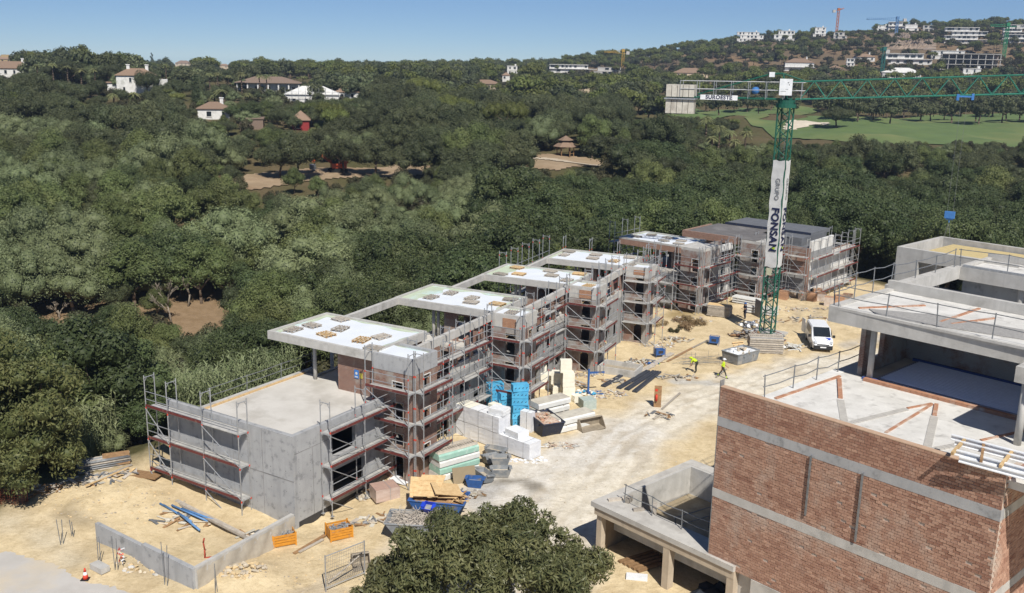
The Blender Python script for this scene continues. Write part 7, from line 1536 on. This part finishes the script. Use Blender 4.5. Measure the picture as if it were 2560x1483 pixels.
for i,(px,py,h) in enumerate(((152,1362,1.5),(158,1360,1.4),(180,1340,1.0),(184,1342,.9),(246,1405,1.4),(252,1408,1.5),(288,1425,1.9),(295,1425,1.8),(412,1462,2.3),(418,1465,2.2),(538,1483,1.6),(544,1480,1.2))):
    x,y,z = gp(px,py); b = MB(); b.tube((0,0,-.1),(rg.uniform(-.1,.1),rg.uniform(-.1,.1),h),.022,6); o = b.build('fence_post',STEELD,None,(x,y,z)); tag(o,f'thin steel stake, {ORD[i]} from the left along the foot of the retaining wall','post','steel stakes')
x,y,z = gp(214,1448); t = thing('traffic_cone','red and white traffic cone on the road edge','cone',(x,y,z)); b = MB(); b.smooth = True; b.tube((0,0,.03),(0,0,.26),.15,14,.105); b.tube((0,0,.42),(0,0,.62),.075,14,.03); b.build('cone',REDC,t); b = MB(); b.tube((0,0,.26),(0,0,.42),.105,14,.075); b.build('white_band',PLASTW,t); b = MB(); b.box(-.2,.2,-.2,.2,0,.03); b.build('base',VB,t)
x,y,z = gp(305,1420); t = thing('warning_tape','crumpled red and white tape bundle on the stakes','tape',(x,y,z)); b = MB()
for i in range(14): b.obox((rg.uniform(-.12,.12),rg.uniform(-.1,.1),.35+.06*i+rg.uniform(-.03,.03)),(.2,.02,.07),rz=rg.uniform(0,3),rx=rg.uniform(-.6,.6),mi=i%2)
b.build('tape',[PLASTW,REDC],t)
x,y,z = gp(250,1425); b = MB(); b.box(-.5,.5,-.25,.25,0,.3); o = b.build('kerb_block',CONC,None,(x,y,z),-.6); tag(o,'loose pale concrete kerb block beside the traffic cone','block')
A_,B2 = Vector(gp(815,1480)),Vector(gp(912,1440)); t = thing('mesh_fence','steel mesh fence panel standing at the bottom edge','fence',tuple(A_),math.atan2((B2-A_)[1],(B2-A_)[0])); L_ = (B2-A_).length; L_ = max(L_,2.2)
for xx in (0,L_): b = MB(); b.tube((xx,0,-.1),(xx,0,2.0),.035,8); b.build('post',STEEL,t)
for zz in (.2,1.95): b = MB(); b.tube((0,0,zz),(L_,0,zz),.025,6); b.build('rail',STEEL,t)
b = MB()
for i in range(1,22): b.tube((L_*i/22,0,.2),(L_*i/22,0,1.95),.006,3)
for i in range(1,9): b.tube((0,0,.2+i*.2),(L_,0,.2+i*.2),.006,3)
b.build('mesh',STEELD,t); b = MB(); b.tube((L_*.9,.1,1.2),(L_*.2,.5,.1),.04,6); b.build('stay',WOODG,t)
# prop stack, plywood and orange netting at the left
x,y,z = gp(262,1168); t = thing('prop_stack','stack of grey steel props by the reeds','props',(x,y,z),math.radians(30)); 
for i in range(34): j = i//7; b = MB(); b.smooth = True; b.tube((-1.5+rg.uniform(-.12,.12),-.5+(i%7)*.15,.08+j*.14),(1.5+rg.uniform(-.12,.12),-.5+(i%7)*.15,.08+j*.14),.06,7); b.build('prop',STEELD if i%3 else WOODG,t)
b = MB(); b.obox((0,0,.42),(1.6,.03,.85),rx=-.5); o = b.build('board',WOODB,None,gp(292,1162),math.radians(25)); tag(o,'tan plywood sheet leaning on the prop stack','board')
heap('timber_offcuts','untidy pile of pale battens below the prop stack',*gp(272,1190)[:2],1.7,.4,40,.16,[WOODG,WOOD,STEEL],.25,'timber',rz=.5,boards=1.0)
x,y,z = gp(12,1262); t = thing('safety_net','orange plastic safety netting round the reddish tree','net',(x,y,z)); b = MB()
for i in range(16): b.tube((-1.2+i*.17,.1*math.sin(i),0),(-1.2+i*.17,.1*math.sin(i),1.0),.008,3)
for j in range(9): b.path([(-1.2+i*.17,.1*math.sin(i),.05+j*.115) for i in range(16)],.008,3)
b.build('mesh',mat('net_orange',(.4,.12,.06)),t)
# garage clutter, roof table, flat slab by the deck
for i in range(5): o = plank(f'long timber in the shaded garage, {ORD[i]} from the pillar',(1580+i*9,1420+i*3),(1650+i*9,1385+i*3),.2,.12,WOODB,.02); o.location = (*frame_xy(FRC,-5.4+i*.32,1.2),.12); o.rotation_euler = (0,0,math.radians(-47.5+78))
heap('tarpaulin','dark tarpaulin heap in the shaded garage',*frame_xy(FRC,-.4,1.2),1.0,.8,18,.45,[mat('dark_tarp',(.02,.025,.035))],.5,'tarpaulin',0)
x,y,z = gp(1592,1445); b = MB(); b.obox((0,0,.06),(1.1,.55,.12)); o = b.build('concrete_slab',PLASTW,None,(x,y,z),-.15); tag(o,'white slab lying on the sand before the garage','slab')
for k,(a,b_,lx,rzz) in enumerate(((-6.8,.9,.9,.3),(-6.2,1.3,.5,1.0),(-5.2,.9,.6,.2),(-4.6,1.5,.8,1.4))): w = frame_xy(FRC,a,b_); m_ = MB(); m_.obox((0,0,.06+.1*(k%2)),(lx,.22,.12+.2*(k%2))); o = m_.build('timber_block',WOODG,None,(w[0],w[1],3.0),rzz); tag(o,f'timber block on the concrete deck, {ORD[k]} from its outer corner','timber','timber blocks on the deck')
# formwork table resting on the brick parapet
A_ = at_z(2375,1120,11.6); t = thing('formwork_table','white formwork beams with timber cross pieces resting on the brick parapet','formwork',tuple(A_),math.radians(-42)); 
for k,(y,z) in enumerate(((0,.35),(-.35,.3),(-1.05,.18),(-1.3,.05))): b = MB(); b.prism_x([(y-.07,z),(y+.07,z),(y+.07,z+.04),(y+.02,z+.06),(y+.02,z+.16),(y+.07,z+.18),(y+.07,z+.22),(y-.07,z+.22),(y-.07,z+.18),(y-.02,z+.16),(y-.02,z+.06),(y-.07,z+.04)],-.0+.25*k,5.2); b.build('beam',PLASTW,t)
for k in range(6): b = MB(); b.obox((.5+k*.85,-.65,.42),(.1,1.5,.12),rz=.25*(k%2),rx=.12); b.build('cross_timber',WOODB if k%2 else WOOD,t)
# dry weeds before the far tower
for k in range(12):
    x,y = rg.gauss(17.5,1.5),rg.gauss(94.5,1.6); plant_tree('dry_shrub','dry_bush' if k % 4 else 'bush','dry brown weed clump on the sand before the far stair tower' if k % 4 else 'low green weed clump on the sand before the far stair tower','shrub',(x,y,gz(x,y)-.05),rg.uniform(.5,1.0) if k % 4 else rg.uniform(.2,.32),group='weeds before the far tower')
# ================================================================== the air: faint summer haze over the valley
b = MB(); b.box(-1600,1600,-90,1850,-14,125); hz_ = b.build('haze',[]); hz_['kind'] = 'stuff'; hz_['label'] = 'thin summer haze over the valley'
mt = bpy.data.materials.new('haze_air'); mt.use_nodes = True; nt = mt.node_tree; nt.nodes.remove(nt.nodes['Principled BSDF']); v = nt.nodes.new('ShaderNodeVolumePrincipled')
v.inputs['Color'].default_value = (.64,.79,1,1); v.inputs['Density'].default_value = .00022; v.inputs['Anisotropy'].default_value = .3
nt.links.new(v.outputs[0],nt.nodes['Material Output'].inputs['Volume']); hz_.data.materials.append(mt)
